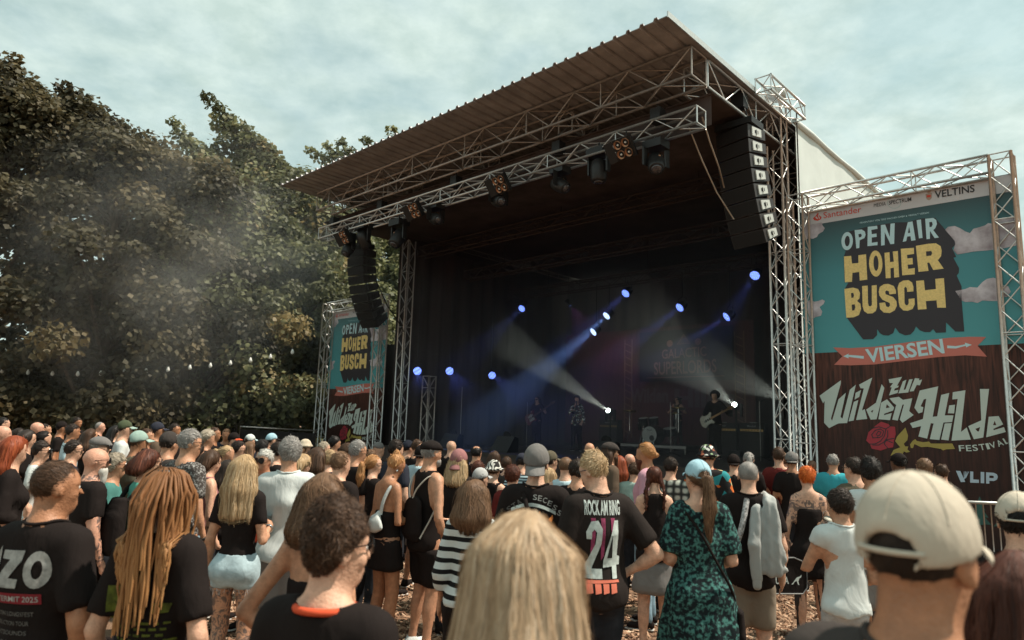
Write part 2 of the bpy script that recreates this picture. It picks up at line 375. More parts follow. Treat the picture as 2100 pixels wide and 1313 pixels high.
# ------------------------------------------------------------------ stage
M_alu = mat('aluminium_tube', (0.62, 0.61, 0.59), 0.38, 0.8, var=0.12, vscale=20)
M_alu_d = mat('dull_aluminium_tube', (0.40, 0.36, 0.33), 0.5, 0.6, var=0.2, vscale=12)
M_black = mat('black_stage_cloth', (0.070, 0.053, 0.049), 0.95, var=0.35, vscale=1.6, bump=0.5, bscale=2.5, stretch=(1, 1, .2))
M_roof = mat('corrugated_roof_sheet', (0.34, 0.335, 0.35), 0.5, 0.1, var=0.2, vscale=2.5)
M_white = mat('white_tarpaulin', (0.62, 0.67, 0.65), 0.6, var=0.05, vscale=2, bump=0.35, bscale=2.2)
M_deck = mat('dark_stage_deck', (0.045, 0.036, 0.032), 0.7, var=0.3, vscale=4)
M_blackm = mat('black_metal', (0.016, 0.015, 0.015), 0.5, 0.1)
M_blackp = mat('black_plastic', (0.018, 0.017, 0.017), 0.42)
AXS = (SU, SV, np.array([0, 0, 1.0]))
def truss(parent, p0, p1, w, up, r=.024, rb=.011, bay=None, m=None, side=None, ends=True, h=None):
    """box truss: four chords from p0 to p1 with zigzag bracing on its faces; p0/p1 are the corner of least side/up"""
    m = m or M_alu; p0 = np.asarray(p0, float); p1 = np.asarray(p1, float)
    d = unit(p1 - p0); L = np.linalg.norm(p1 - p0); up = unit(up); sd_ = unit(side if side is not None else np.cross(d, up))
    h = h or w; bay = bay or w * 1.15
    n = max(2, int(round(L / bay))); cor = [np.zeros(3), sd_ * w, sd_ * w + up * h, up * h]
    for c in cor: MB().tube([p0 + c, p1 + c], r, 8).build('chord', m, parent, True)
    mb = MB()
    for f in range(4):
        a, b = cor[f], cor[(f + 1) % 4]
        for k in range(n):
            q0 = p0 + d * (L * k / n); q1 = p0 + d * (L * (k + 1) / n)
            if (k + f) % 2: mb.tube([q0 + a, q1 + b], rb, 5, False)
            else: mb.tube([q0 + b, q1 + a], rb, 5, False)
        if ends:
            for q in (p0, p1): mb.tube([q + a, q + b], rb * 1.2, 5, False)
            for k in range(1, n):
                if k % max(2, int(2.0 / bay)) == 0: mb.tube([p0 + d * (L * k / n) + a, p0 + d * (L * k / n) + b], rb, 5, False)
    mb.build('bracing', m, parent, True)
def sthing(name, label, cat, u, v, z=0, group=None): return thing(name, label, cat, S(u, v, z), group)
Z1 = (0, 0, 1)
st = sthing('concert_stage', 'open-air concert stage with black cloth walls and a flat corrugated roof', 'stage', 6, 4)
def slab(parent, name, u0, u1, v0, v1, z0, z1, m):
    return MB().hexa([S(u0, v0, z0), S(u1, v0, z0), S(u1, v1, z0), S(u0, v1, z0), S(u0, v0, z1), S(u1, v0, z1), S(u1, v1, z1), S(u0, v1, z1)]).build(name, m, parent)
slab(st, 'deck', .32, 12.0, -.6, 8.6, 1.10, 1.20, M_deck)
def drape(parent, name, a, b, z0, z1, m, amp=.05, waves=None, n=120):
    a, b = np.asarray(a, float), np.asarray(b, float); d = unit(b - a); nn = np.array([-d[1], d[0], 0]); L = np.linalg.norm(b - a); vs = []
    w = waves or L * 1.6
    for k in range(n + 1):
        t = k / n; o = nn * amp * (math.sin(t * w * 6.28) + .4 * math.sin(t * w * 2.3 * 6.28 + 1))
        for z in (z0, z0 + (z1 - z0) * .5, z1): vs.append(a + (b - a) * t + o * (1 if z < z1 else .6) + np.array([0, 0, z]))
    return MB().add(vs, [(k * 3 + j, k * 3 + 3 + j, k * 3 + 4 + j, k * 3 + 1 + j) for k in range(n) for j in range(2)]).build(name, m, parent, True)
drape(st, 'front_skirt', S(.32, -.62, 0), S(12.0, -.62, 0), 0, 1.1, M_black, .02)
drape(st, 'side_cloth', S(12.34, -.1, 0), S(12.34, 9.1, 0), -.5, 8.1, M_black, .03)
drape(st, 'side_cloth', S(.36, 1.2, 0), S(.36, 9.1, 0), 0, 8.1, M_black, .03)
drape(st, 'back_cloth', S(.0, 8.75, 0), S(12.7, 8.75, 0), 0, 8.1, M_black, .05)
slab(st, 'ceiling_cloth', .05, 12.6, -2.75, 8.75, 7.70, 7.73, M_black)
drape(st, 'valance', S(.1, -2.72, 0), S(12.2, -2.72, 0), 7.15, 7.74, M_black, .02)
drape(st, 'added_dark_cloth', S(12.4, .25, 0), S(16.6, .25, 0), -.45, 4.4, M_black, .04)  # dark sheet added to fill the dark, cluttered gap beside the stage
# corrugated roof: trapezoid ribs running into the stage
rv = []; prof = []
u = -.05
while u < 11.95: prof += [(u, 0), (u + .17, 0), (u + .19, .05), (u + .24, .05), (u + .26, 0)]; u += .26
RZ = 8.30
vs_ = []
for (v, dz) in ((-4.42, .0), (8.9, -.12)):
    for (uu, h) in prof: vs_.append(S(uu, v, RZ + h + dz))
n = len(prof); fs_ = [(i, i + 1, n + i + 1, n + i) for i in range(n - 1)]
for (v, dz) in ((-4.42, .012), (8.9, -.108)):
    for (uu, h) in prof: vs_.append(S(uu, v, RZ + h + dz))
fs_ += [(2 * n + i, 3 * n + i, 3 * n + i + 1, 2 * n + i + 1) for i in range(n - 1)] + [(i, 2 * n + i, 2 * n + i + 1, i + 1) for i in range(n - 1)] + [(0, n, 3 * n, 2 * n), (n - 1, 3 * n - 1, 4 * n - 1, 2 * n - 1)]
MB().add(vs_, fs_).build('roof_sheet', M_roof, st)
MB().hexa([S(-.075, -4.44, 8.27), S(-.052, -4.44, 8.27), S(-.052, 8.9, 8.15), S(-.075, 8.9, 8.15), S(-.075, -4.44, 8.37), S(-.052, -4.44, 8.37), S(-.052, 8.9, 8.25), S(-.075, 8.9, 8.25)]).build('roof_edge', M_alu, st)
# roof trusses
def rt(name, label, p0, p1, w, h, side, m=M_alu_d, bay=.62, r=.026, rb=.014):
    t = thing(name, label, 'truss', p0, 'stage roof trusses'); truss(t, p0, p1, w, Z1, r, rb, bay, m, side, h=h); return t
rt('roof_truss', 'long roof truss along the front edge of the stage roof', S(.05, -3.5, 7.74), S(11.75, -3.5, 7.74), .5, .5, SV, M_alu_d)
rt('roof_truss', 'roof truss along the near right edge of the stage roof', S(.05, -2.95, 7.74), S(.05, 8.5, 7.68), .45, .5, SU, M_alu)
rt('roof_truss', 'roof truss along the far left edge of the stage roof', S(11.3, -2.95, 7.74), S(11.3, 8.5, 7.68), .45, .5, SU, M_alu_d)
for uu, wd in ((3.0, 'nearest the near edge'), (5.9, 'under the middle of the roof'), (8.8, 'nearest the far edge')):
    rt('roof_purlin', 'short cross truss behind the front roof truss, ' + wd, S(uu, -2.95, 7.80), S(uu, -2.1, 7.80), .35, .4, SU, M_alu_d)
t = thing('roof_outrigger', 'bright truss lying on the roof edge above the near speaker array', 'truss', S(-.38, -1.35, 8.3)); truss(t, S(-.38, -1.35, 8.20), S(-.38, .3, 8.20), .29, Z1, .024, .011, .36, M_alu, SU)
# towers
def tower(label, u, v, z0, z1, w=.29, m=M_alu, bay=.36):
    t = sthing('truss_tower', label, 'truss tower', u + w / 2, v + w / 2, z0); truss(t, S(u, v, z0), S(u, v, z1), w, -SV if False else SV, .024, .011, bay, m, SU); return t
tower('near right stage tower of aluminium truss beside the large banner', .0, .0, 0, 8.75)
tower('far stage tower of aluminium truss beside the black stage opening', 12.02, -.02, -.45, 7.74)
tower('low inner truss post standing by the far stage tower', 11.3, .5, 1.2, 3.35, .29, M_alu_d)
tower('rear truss tower just behind the near stage tower', -.02, .75, 0, 8.4, .29, M_alu_d)
# white side wall and roll
ws = sthing('side_tarpaulin', 'bright white tarpaulin wall on the near side of the stage', 'tarpaulin', -.1, 4)
drape(ws, 'sheet', S(-.14, .42, 0), S(-.14, 9.2, 0), 0, 8.2, M_white, .012, 5, 60)
MB().tube([S(-.16, .3 + k * .9, 8.24 + .01 * math.sin(k * 2)) for k in range(11)], [.055 + .01 * math.sin(k * 1.7) for k in range(11)], 10).build('rolled_edge', M_white, ws, True)
MB().tube([S(-.2, .36, .2), S(-.19, .36, 8.5)], .013, 6).build('rope', mat('dark_rope', (.05, .045, .045), .9), ws)
MB().lathe(S(.12, .1, 8.72), Z1, [(.20, 0), (.20, .18), (.19, .2)], 14).build('tower_head', M_white, ws, True)
# lighting truss hung before the ceiling
lt = sthing('lighting_truss', 'bright front lighting truss hanging below the roof', 'truss', 6, -3, 7.05); truss(lt, S(.15, -3.15, 7.06), S(12.15, -3.15, 7.06), .3, Z1, .026, .012, .42, M_alu, SV)
for uu in (1.0, 3.3, 6.4, 9.3, 11.6):
    MB().tube([S(uu, -3.0, 7.36), S(uu, -3.0, 7.8)], .012, 5).build('hoist_chain', M_blackm, lt)
    MB().box(S(uu, -3.0, 7.48), (.1, .1, .13), AXS).build('hoist', M_blackp, lt)
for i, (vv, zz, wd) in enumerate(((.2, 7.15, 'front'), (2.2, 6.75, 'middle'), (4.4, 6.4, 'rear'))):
    t = sthing('inner_truss', 'dim %s lighting truss inside the dark stage' % wd, 'truss', 6, vv, zz, 'trusses inside the stage'); truss(t, S(.6, vv, zz), S(11.8, vv, zz), .3, Z1, .024, .011, .5, mat('shade_painted_truss', (.06, .045, .04), .7, .0), SV)  # stage shade is put into the near-black truss colour
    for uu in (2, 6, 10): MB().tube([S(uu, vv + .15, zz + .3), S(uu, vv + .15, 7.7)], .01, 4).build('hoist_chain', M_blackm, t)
# hanging cables
for pts, nm in (([(1413, 262, -2.9), (1440, 330, -2.4), (1470, 395, -1.9), (1505, 450, -1.5)], 'longer pale cable looping from the lighting truss end into the dark'), ([(1440, 240, -2.9), (1455, 290, -2.6), (1475, 345, -2.1), (1485, 385, -1.6)], 'shorter pale cable hanging beside the lighting truss end')):
    W3 = []
    for (x, y, v0) in pts:
        d = ray(x, y); n_ = SV; tt = ((SO + SV * v0 - CP) @ n_) / (d @ n_); W3.append(CP + d * tt)
    Pf = []
    for k in range(len(W3) - 1):
        for q in range(6): Pf.append(W3[k] + (W3[k + 1] - W3[k]) * q / 6)
    Pf.append(W3[-1])
    tag(MB().tube(Pf, .014, 6).build('hanging_cable', mat('pale_cable', (.34, .27, .21), .7), None, True), nm, 'cable')

# line arrays
M_grille = mat('black_speaker_grille', (.014, .012, .012), .75, bump=.4, bscale=160)
M_cab = mat('speaker_cabinet_side', (.62, .65, .62), .45, var=.1, vscale=9)  # sunlight on the near panels is put into this pale colour
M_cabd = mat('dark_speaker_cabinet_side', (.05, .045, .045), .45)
def array(label, u, v, ztop, n, tilt0, dt, mside, yaw=0.0):
    t = sthing('line_array', label, 'loudspeaker', u, v, ztop, 'line arrays either side of the stage')
    p = np.array([0.0, 0.0]); ang = tilt0        # walks down in the v-z plane; ang = tilt of the front
    hh = .272; dep = .50; wd = .70
    MB().box(S(u, v + .2, ztop + .07), (.36, .25, .06), AXS).build('fly_bumper', M_blackm, t)
    for du in (-.22, .22): MB().tube([S(u + du, v + .2, ztop + .1), S(u, v + .25, ztop + .75)], .014, 5).build('chain', M_blackm, t)
    MB().box(S(u, v + .25, ztop + .62), (.12, .1, .16), AXS).build('hoist', M_blackp, t)
    for k in range(n):
        a = R_(ang); dn = np.array([math.sin(a), -math.cos(a)]); bk = np.array([math.cos(a), math.sin(a)])    # down the front, and to the back
        def q(du, x, y): pt = p + bk * x + dn * y; w_ = pt[0] - .25; cy_, sy_ = math.cos(yaw), math.sin(yaw); return S(u + du * cy_ - w_ * sy_, v + .25 + du * sy_ + w_ * cy_, ztop + pt[1])
        g = .012
        fr = [q(s * wd / 2, 0, g if y == 0 else hh - g) for s, y in ((-1, 0), (1, 0), (1, 1), (-1, 1))]
        bkp = [q(s * wd / 2, dep, .045 if y == 0 else hh - .045) for s, y in ((-1, 0), (1, 0), (1, 1), (-1, 1))]
        cab = MB().add(fr + bkp, [(0, 1, 2, 3), (4, 7, 6, 5), (0, 4, 5, 1), (3, 2, 6, 7), (1, 5, 6, 2), (0, 3, 7, 4)]).build('cabinet', M_cabd, t)
        MB().add([q(s * wd * .485, -.008, .02 if y == 0 else hh - .02) for s, y in ((-1, 0), (1, 0), (1, 1), (-1, 1))] + [q(s * wd * .485, .004, .02 if y == 0 else hh - .02) for s, y in ((-1, 0), (1, 0), (1, 1), (-1, 1))], [(0, 1, 2, 3), (0, 4, 5, 1), (1, 5, 6, 2), (2, 6, 7, 3), (3, 7, 4, 0)]).build('grille', M_grille, cab)
        for s in (-1, 1):
            e0, e1 = s * (wd / 2 + .002), s * (wd / 2 + .022)
            sp = [(.10, .05), (.36, .065), (.36, hh - .065), (.10, hh - .05)]
            MB().add([q(e0, x, y) for x, y in sp] + [q(e1, x, y) for x, y in sp], [(4, 5, 6, 7), (0, 1, 5, 4), (1, 2, 6, 5), (2, 3, 7, 6), (3, 0, 4, 7)]).build('side_panel', mside, cab)
            hp = [(.17, .11), (.22, .095), (.27, .11), (.27, hh - .11), (.22, hh - .095), (.17, hh - .11)]
            MB().add([q(e1 + s * .003, x, y) for x, y in hp], [tuple(range(6))]).build('handle', M_blackp, cab)
            MB().add([q(e1 + s * .006, x, y) for x, y in ((.21, .085), (.23, .085), (.23, hh - .085), (.21, hh - .085))] + [q(e1 + s * .014, x, y) for x, y in ((.21, .085), (.23, .085), (.23, hh - .085), (.21, hh - .085))], [(4, 5, 6, 7), (0, 1, 5, 4), (1, 2, 6, 5), (2, 3, 7, 6), (3, 0, 4, 7)]).build('grip', mside, cab)
        p = p + dn * (hh + .006); ang += dt
    return t
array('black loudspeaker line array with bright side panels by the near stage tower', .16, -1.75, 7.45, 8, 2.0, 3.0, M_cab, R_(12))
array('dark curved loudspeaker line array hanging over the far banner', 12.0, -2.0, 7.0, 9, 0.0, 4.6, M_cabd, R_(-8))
MB_ = MB()
# subwoofer cable of the far array
W3 = [S(12.2, -1.6, 6.8), S(11.9, -1.3, 6.2), S(11.75, -.9, 5.4), S(11.85, -.3, 4.9), S(12.02, .0, 4.7)]
tag(MB().tube(W3, .018, 6).build('array_cable', M_blackm, None, True), 'black cable running from the far array to the far tower', 'cable')
# printed shapes of the banner: (name, ink, layer, outline, holes), millimetres right of the near tower and above the ground
PRINT = [
 ('sponsor_strip','strip',1,[(428,6135),(3516,6112),(3899,6109),(3881,5830),(3505,5825),(790,5835),(433,5838)],[]),
 ('lettering_shadow','dark',2,[(1191,5247),(1134,5368),(1144,5517),(1216,5593),(1342,5608),(1556,5632),(1775,5634),(2019,5628),(2195,5600),(2409,5626),(2625,5594),(2879,5154),(2884,5086),(2834,5037),(2886,4878),(2844,4877),(2914,4688),(2904,4611),(2874,4571),(2931,4386),(2919,4167),(2925,3646),(2802,3655),(2681,3814),(2671,3649),(2529,3652),(2494,3717),(2444,3671),(2366,3677),(2299,3709),(2244,3780),(2210,3704),(2157,3651),(2076,3640),(1987,3690),(1930,3786),(1895,3691),(1820,3655),(1737,3667),(1686,3706),(1647,3779),(1642,3674),(1575,3608),(1413,3613),(1164,4015),(1139,4535),(1213,4662),(1152,4669),(1152,5140)],[]),
 ('letter','gold',3,[(1157,5147),(1280,5141),(1288,4996),(1395,4993),(1401,5133),(1528,5133),(1529,4671),(1404,4670),(1402,4829),(1289,4824),(1274,4662),(1156,4669)],[]),
 ('letter','gold',3,[(1785,4930),(1780,4864),(1766,4805),(1745,4757),(1719,4723),(1689,4707),(1659,4710),(1630,4732),(1605,4770),(1585,4823),(1574,4886),(1570,4953),(1576,5019),(1590,5079),(1611,5128),(1637,5161),(1667,5177),(1698,5173),(1727,5151),(1752,5111),(1771,5058),(1782,4996)],[[(1724,4943),(1720,4890),(1710,4846),(1696,4818),(1680,4808),(1665,4821),(1652,4852),(1644,4898),(1642,4952),(1646,5005),(1656,5050),(1670,5079),(1686,5087),(1701,5075),(1714,5043),(1722,4997)]]),
 ('letter','gold',3,[(1826,5112),(1904,5112),(1906,4933),(1965,4936),(1957,5116),(2036,5115),(2034,4655),(1958,4653),(1960,4830),(1907,4826),(1903,4653),(1826,4658)],[]),
 ('letter','gold',3,[(2083,5144),(2283,5131),(2281,5024),(2172,5024),(2175,4960),(2254,4958),(2254,4848),(2173,4852),(2178,4777),(2279,4779),(2273,4671),(2083,4677)],[]),
 ('letter','gold',3,[(2315,5159),(2494,5167),(2611,5157),(2676,5096),(2687,5015),(2672,4926),(2624,4864),(2698,4711),(2548,4708),(2497,4844),(2467,4841),(2479,4704),(2331,4705)],[[(2458,5039),(2537,5038),(2548,4997),(2532,4958),(2460,4957)]]),
 ('letter','gold',3,[(1140,4547),(1287,4555),(1371,4521),(1399,4445),(1386,4350),(1344,4306),(1397,4252),(1404,4155),(1366,4051),(1276,4018),(1153,4021)],[[(1250,4461),(1288,4462),(1299,4412),(1284,4372),(1251,4371)],[(1252,4249),(1302,4252),(1312,4193),(1292,4142),(1254,4140)]]),
 ('letter','gold',3,[(1439,4566),(1531,4563),(1522,4252),(1532,4196),(1562,4188),(1583,4210),(1596,4555),(1676,4557),(1665,4166),(1640,4097),(1585,4062),(1509,4064),(1450,4115),(1432,4201)],[]),
 ('letter','gold',3,[(1703,4435),(1723,4516),(1789,4556),(1863,4554),(1944,4507),(1972,4428),(1971,4370),(1869,4369),(1863,4422),(1830,4444),(1804,4424),(1812,4376),(1925,4316),(1971,4242),(1975,4160),(1938,4082),(1860,4042),(1766,4060),(1710,4126),(1704,4233),(1795,4236),(1809,4164),(1841,4145),(1870,4170),(1866,4217),(1755,4287),(1712,4363)],[]),
 ('letter','gold',3,[(2001,4472),(2029,4550),(2093,4585),(2174,4582),(2226,4534),(2242,4455),(2238,4380),(2144,4381),(2143,4444),(2124,4474),(2103,4455),(2094,4194),(2112,4153),(2142,4155),(2158,4188),(2158,4257),(2248,4259),(2247,4156),(2209,4080),(2137,4056),(2067,4070),(2019,4132),(2007,4215)],[]),
 ('letter','gold',3,[(2287,4554),(2403,4551),(2409,4379),(2569,4383),(2569,4553),(2693,4553),(2694,4056),(2571,4068),(2568,4192),(2413,4196),(2416,4060),(2288,4061)],[]),
 ('letter','pale',3,[(1320,5402),(1312,5356),(1297,5316),(1276,5284),(1250,5263),(1223,5255),(1195,5261),(1169,5280),(1148,5311),(1133,5351),(1125,5397),(1125,5445),(1133,5492),(1149,5533),(1170,5565),(1196,5586),(1224,5593),(1252,5587),(1277,5567),(1298,5536),(1313,5496),(1320,5450)],[[(1268,5414),(1262,5377),(1250,5347),(1234,5329),(1217,5325),(1201,5336),(1189,5360),(1182,5394),(1182,5433),(1189,5470),(1201,5500),(1217,5518),(1234,5522),(1250,5511),(1262,5486),(1268,5452)]]),
 ('letter','pale',3,[(1358,5606),(1477,5597),(1526,5551),(1537,5488),(1514,5430),(1435,5406),(1422,5265),(1373,5263)],[[(1418,5520),(1462,5520),(1474,5488),(1460,5459),(1422,5458)]]),
 ('letter','pale',3,[(1578,5628),(1731,5620),(1735,5563),(1634,5561),(1638,5482),(1714,5481),(1715,5420),(1635,5422),(1630,5325),(1724,5326),(1721,5268),(1558,5275)],[]),
 ('letter','pale',3,[(1791,5621),(1860,5618),(1923,5385),(1945,5617),(2012,5615),(1986,5250),(1928,5252),(1847,5482),(1836,5250),(1779,5250)],[]),
 ('letter','pale',3,[(2215,5596),(2286,5595),(2316,5259),(2249,5259),(2243,5342),(2192,5344),(2174,5266),(2120,5263)],[[(2231,5510),(2242,5402),(2205,5403)]]),
 ('letter','pale',3,[(2348,5607),(2414,5606),(2421,5282),(2367,5281)],[]),
 ('letter','pale',3,[(2478,5606),(2596,5598),(2637,5553),(2643,5482),(2616,5417),(2585,5388),(2659,5248),(2597,5247),(2536,5385),(2528,5247),(2479,5248)],[[(2534,5537),(2573,5534),(2583,5493),(2565,5450),(2533,5448)]]),
 ('ribbon','ribbon',2,[(906,3500),(1185,3471),(1587,3473),(2175,3527),(2723,3559),(2984,3557),(3210,3540),(3089,3405),(3203,3228),(2915,3263),(2573,3254),(2159,3218),(1574,3167),(1204,3164),(910,3184),(1058,3332)],[]),
 ('arrow','pale',3,[(1071,3331),(1175,3377),(1155,3351),(1274,3339),(1413,3319),(1411,3272),(1272,3295),(1153,3317),(1171,3286)],[]),
 ('arrow','pale',3,[(2677,3435),(2794,3416),(2925,3439),(2922,3467),(3014,3425),(2935,3389),(2932,3414),(2792,3379),(2674,3391)],[]),
 ('letter','bone',3,[(638,2632),(1017,2905),(1010,2839),(821,2226),(839,2187),(963,2567),(1091,2683),(984,2256),(1016,2229),(1159,2734),(1262,2822),(1091,2153),(950,2143),(904,2122),(783,2056),(699,2149),(724,2539),(696,2496)],[]),
 ('letter','bone',3,[(1115,2181),(1217,2523),(1291,2554),(1199,2198)],[]),
 ('letter','bone',3,[(1253,2679),(1342,2727),(1308,2608),(1230,2562)],[]),
 ('letter','bone',3,[(1313,2821),(1533,2940),(1341,2372),(1388,2397),(1421,2230),(1240,2207),(1389,2755),(1336,2758)],[]),
 ('letter','bone',3,[(1676,2824),(1715,2758),(1569,2226),(1474,2218),(1411,2388),(1572,2508)],[[(1484,2363),(1527,2389),(1505,2333)]]),
 ('letter','bone',3,[(1597,2228),(1652,2508),(1747,2566),(1850,2426),(1828,2377),(1689,2320),(1688,2297),(1809,2336),(1776,2216)],[[(1738,2481),(1786,2430),(1721,2415)]]),
 ('letter','bone',3,[(1786,2584),(1930,2606),(1988,2556),(2129,2583),(2072,2369),(2135,2306),(1963,2176),(1925,2227),(2000,2479),(1978,2476),(1893,2211),(1810,2225),(1883,2471),(1837,2508)],[]),
 ('letter','bone',3,[(1788,2904),(1994,2941),(1912,2796),(1939,2792),(1924,2763),(1876,2748),(1861,2711),(1929,2725),(1913,2673),(1782,2632),(1829,2764),(1802,2772),(1853,2839),(1799,2843)],[]),
 ('letter','bone',3,[(2004,2866),(2058,2892),(2007,2720),(2037,2731),(2099,2894),(2152,2900),(2074,2679),(1926,2665)],[]),
 ('letter','bone',3,[(2185,2914),(2250,2906),(2240,2876),(2289,2890),(2251,2795),(2206,2803),(2155,2700),(2095,2694)],[]),
 ('letter','bone',3,[(2246,2709),(2514,2774),(2409,2281),(2473,2289),(2548,2634),(2662,2666),(2580,2305),(2700,2309),(2676,2203),(2555,2191),(2483,1912),(2349,1921),(2416,2173),(2376,2177),(2311,1927),(2187,1958),(2235,2126),(2110,2094),(2074,2170),(2267,2243),(2333,2573),(2296,2563),(2245,2450),(2283,2436),(2266,2354),(2207,2333),(2153,2426)],[]),
 ('letter','bone',3,[(2650,2466),(2731,2477),(2711,2339),(2625,2341)],[]),
 ('letter','bone',3,[(2572,2177),(2671,2186),(2610,1910),(2509,1920)],[]),
 ('letter','bone',3,[(2711,2676),(2886,2707),(2787,2049),(2869,2121),(2913,1935),(2650,1908),(2773,2569),(2699,2562)],[]),
 ('letter','bone',3,[(3080,2724),(3199,2723),(3079,1973),(2953,1941),(2890,2142),(3068,2236)],[[(2982,2103),(3047,2132),(3026,2063),(3005,2066)]]),
 ('letter','bone',3,[(3168,2293),(3296,2305),(3345,2180),(3216,2109),(3220,2089),(3353,2140),(3371,2066),(3116,1977)],[[(3241,2232),(3259,2165),(3214,2164)]]),
 ('rose_stem','stem',3,[(2057,1823),(2099,1883),(2139,1913),(2158,1885),(2247,1867),(2337,1881),(2358,1850),(2659,1863),(2691,1780),(2568,1767),(2524,1748),(2500,1771),(2307,1798),(2217,1787),(2122,1833),(2099,1767),(2067,1765)],[]),
 ('rose_leaf','stem',3,[(2003,2099),(2036,1965),(2022,1892),(1966,1831),(1983,1788),(2030,1790),(2014,1739),(2052,1704),(1998,1687),(1959,1707),(1944,1663),(1878,1681),(1754,1623),(1806,1721),(1909,1770),(1837,1870),(1871,1945),(1907,1990),(1949,2036)],[]),
 ('rose','rose',3,[(1543,2114),(1637,2187),(1752,2149),(1771,2112),(1848,2107),(1853,1988),(1820,1869),(1802,1765),(1719,1747),(1608,1702),(1469,1728),(1445,1802),(1388,1860),(1432,2005),(1513,2075)],[]),
 ('petal_line','dark',4,[(1510,2067),(1604,2094),(1601,2109),(1508,2082)],[]),
 ('petal_line','dark',4,[(1592,2094),(1709,2057),(1713,2072),(1597,2109)],[]),
 ('petal_line','dark',4,[(1707,2057),(1778,2109),(1771,2121),(1700,2069)],[]),
 ('petal_line','dark',4,[(1701,2071),(1673,1950),(1687,1947),(1715,2069)],[]),
 ('petal_line','dark',4,[(1679,1961),(1607,1862),(1618,1853),(1689,1952)],[]),
 ('petal_line','dark',4,[(1616,1870),(1529,1817),(1536,1804),(1622,1857)],[]),
 ('petal_line','dark',4,[(1540,1821),(1440,1809),(1441,1794),(1541,1806)],[]),
 ('petal_line','dark',4,[(1482,1953),(1547,2038),(1537,2047),(1472,1962)],[]),
 ('petal_line','dark',4,[(1537,2030),(1630,2057),(1627,2072),(1534,2045)],[]),
 ('petal_line','dark',4,[(1617,2060),(1670,2019),(1678,2031),(1625,2072)],[]),
 ('petal_line','dark',4,[(1666,2034),(1639,1950),(1652,1946),(1679,2030)],[]),
 ('petal_line','dark',4,[(1647,1961),(1597,1924),(1604,1912),(1654,1948)],[]),
 ('petal_line','dark',4,[(1608,1928),(1494,1916),(1494,1901),(1608,1914)],[]),
 ('petal_line','dark',4,[(1507,1908),(1485,1969),(1472,1962),(1493,1902)],[]),
 ('petal_line','dark',4,[(1553,1956),(1596,2025),(1584,2033),(1542,1964)],[]),
 ('petal_line','dark',4,[(1581,2019),(1630,2003),(1635,2017),(1586,2033)],[]),
 ('petal_line','dark',4,[(1624,2018),(1597,1957),(1610,1951),(1637,2013)],[]),
 ('petal_line','dark',4,[(1609,1966),(1558,1956),(1560,1941),(1610,1952)],[]),
 ('petal_line','dark',4,[(1727,2048),(1721,1935),(1735,1936),(1741,2049)],[]),
 ('petal_line','dark',4,[(1725,1948),(1661,1849),(1673,1841),(1736,1940)],[]),
 ('petal_line','dark',4,[(1670,1857),(1577,1797),(1584,1784),(1676,1845)],[]),
 ('petal_line','dark',4,[(1589,1800),(1482,1796),(1482,1781),(1588,1786)],[]),
 ('petal_line','dark',4,[(1698,1874),(1799,1830),(1805,1844),(1705,1888)],[]),
 ('petal_line','dark',4,[(1727,1748),(1671,1827),(1660,1817),(1716,1739)],[]),
 ('petal_line','dark',4,[(1671,1811),(1720,1887),(1709,1895),(1660,1819)],[]),
 ('petal_line','dark',4,[(1709,1879),(1827,1907),(1826,1922),(1707,1894)],[]),
 ('petal_line','dark',4,[(1567,1939),(1566,1907),(1580,1908),(1581,1939)],[]),
 ('letter','vlip',3,[(2684,1440),(2744,1440),(2800,1277),(2740,1269)],[]),
 ('hatch','vlip',3,[(2791,1436),(2798,1437),(2791,1310),(2782,1323)],[]),
 ('hatch','vlip',3,[(2811,1438),(2819,1438),(2798,1319),(2790,1332)],[]),
 ('hatch','vlip',3,[(2832,1439),(2839,1439),(2806,1328),(2797,1341)],[]),
 ('hatch','vlip',3,[(2852,1440),(2859,1441),(2814,1337),(2805,1350)],[]),
 ('letter','vlip',3,[(2874,1443),(2915,1442),(2908,1323),(2982,1324),(2979,1275),(2864,1271)],[]),
 ('letter','vlip',3,[(3012,1445),(3058,1445),(3048,1276),(3002,1275)],[]),
 ('letter','vlip',3,[(3081,1444),(3180,1443),(3218,1423),(3229,1384),(3213,1343),(3178,1320),(3116,1318),(3113,1275),(3071,1274)],[[(3121,1398),(3169,1399),(3180,1380),(3167,1362),(3118,1361)]]),
 ('printed_fir','fir',2,[(2976,1074),(3008,970),(2991,977),(3040,865),(3006,871),(3072,762),(3021,766),(3104,659),(3035,661),(2960,642),(2939,640),(2864,640),(2793,622),(2892,751),(2839,736),(2920,862),(2884,849),(2948,973),(2930,962)],[]),
 ('printed_fir','fir',2,[(3301,1081),(3331,978),(3315,986),(3361,876),(3329,882),(3391,775),(3342,779),(3421,674),(3356,676),(3283,658),(3263,655),(3192,656),(3123,638),(3219,765),(3167,749),(3246,873),(3212,860),(3274,982),(3256,971)],[]),
 ('printed_cloud','cloud',2,[(439,5847),(791,5856),(805,5794),(842,5736),(808,5677),(723,5641),(697,5593),(622,5567),(550,5592),(474,5566),(450,5573)],[]),
 ('printed_cloud','cloud',2,[(2748,5359),(2798,5407),(2893,5406),(2965,5355),(3036,5286),(3098,5248),(3147,5311),(3230,5323),(3303,5338),(3349,5368),(3419,5346),(3493,5414),(3615,5412),(3752,5419),(3722,4950),(3532,4927),(3304,4925),(3125,4936),(2903,4920),(2851,5000),(2886,5108),(2870,5167)],[]),
 ('printed_cloud','cloud',2,[(2840,4319),(2980,4336),(3045,4361),(3143,4339),(3211,4418),(3276,4465),(3365,4475),(3448,4421),(3478,4343),(3544,4314),(3573,4226),(3517,4147),(3431,4146),(3393,4096),(3289,4107),(3202,4126),(3129,4091),(3058,4119),(2968,4122),(2914,4156)],[]),
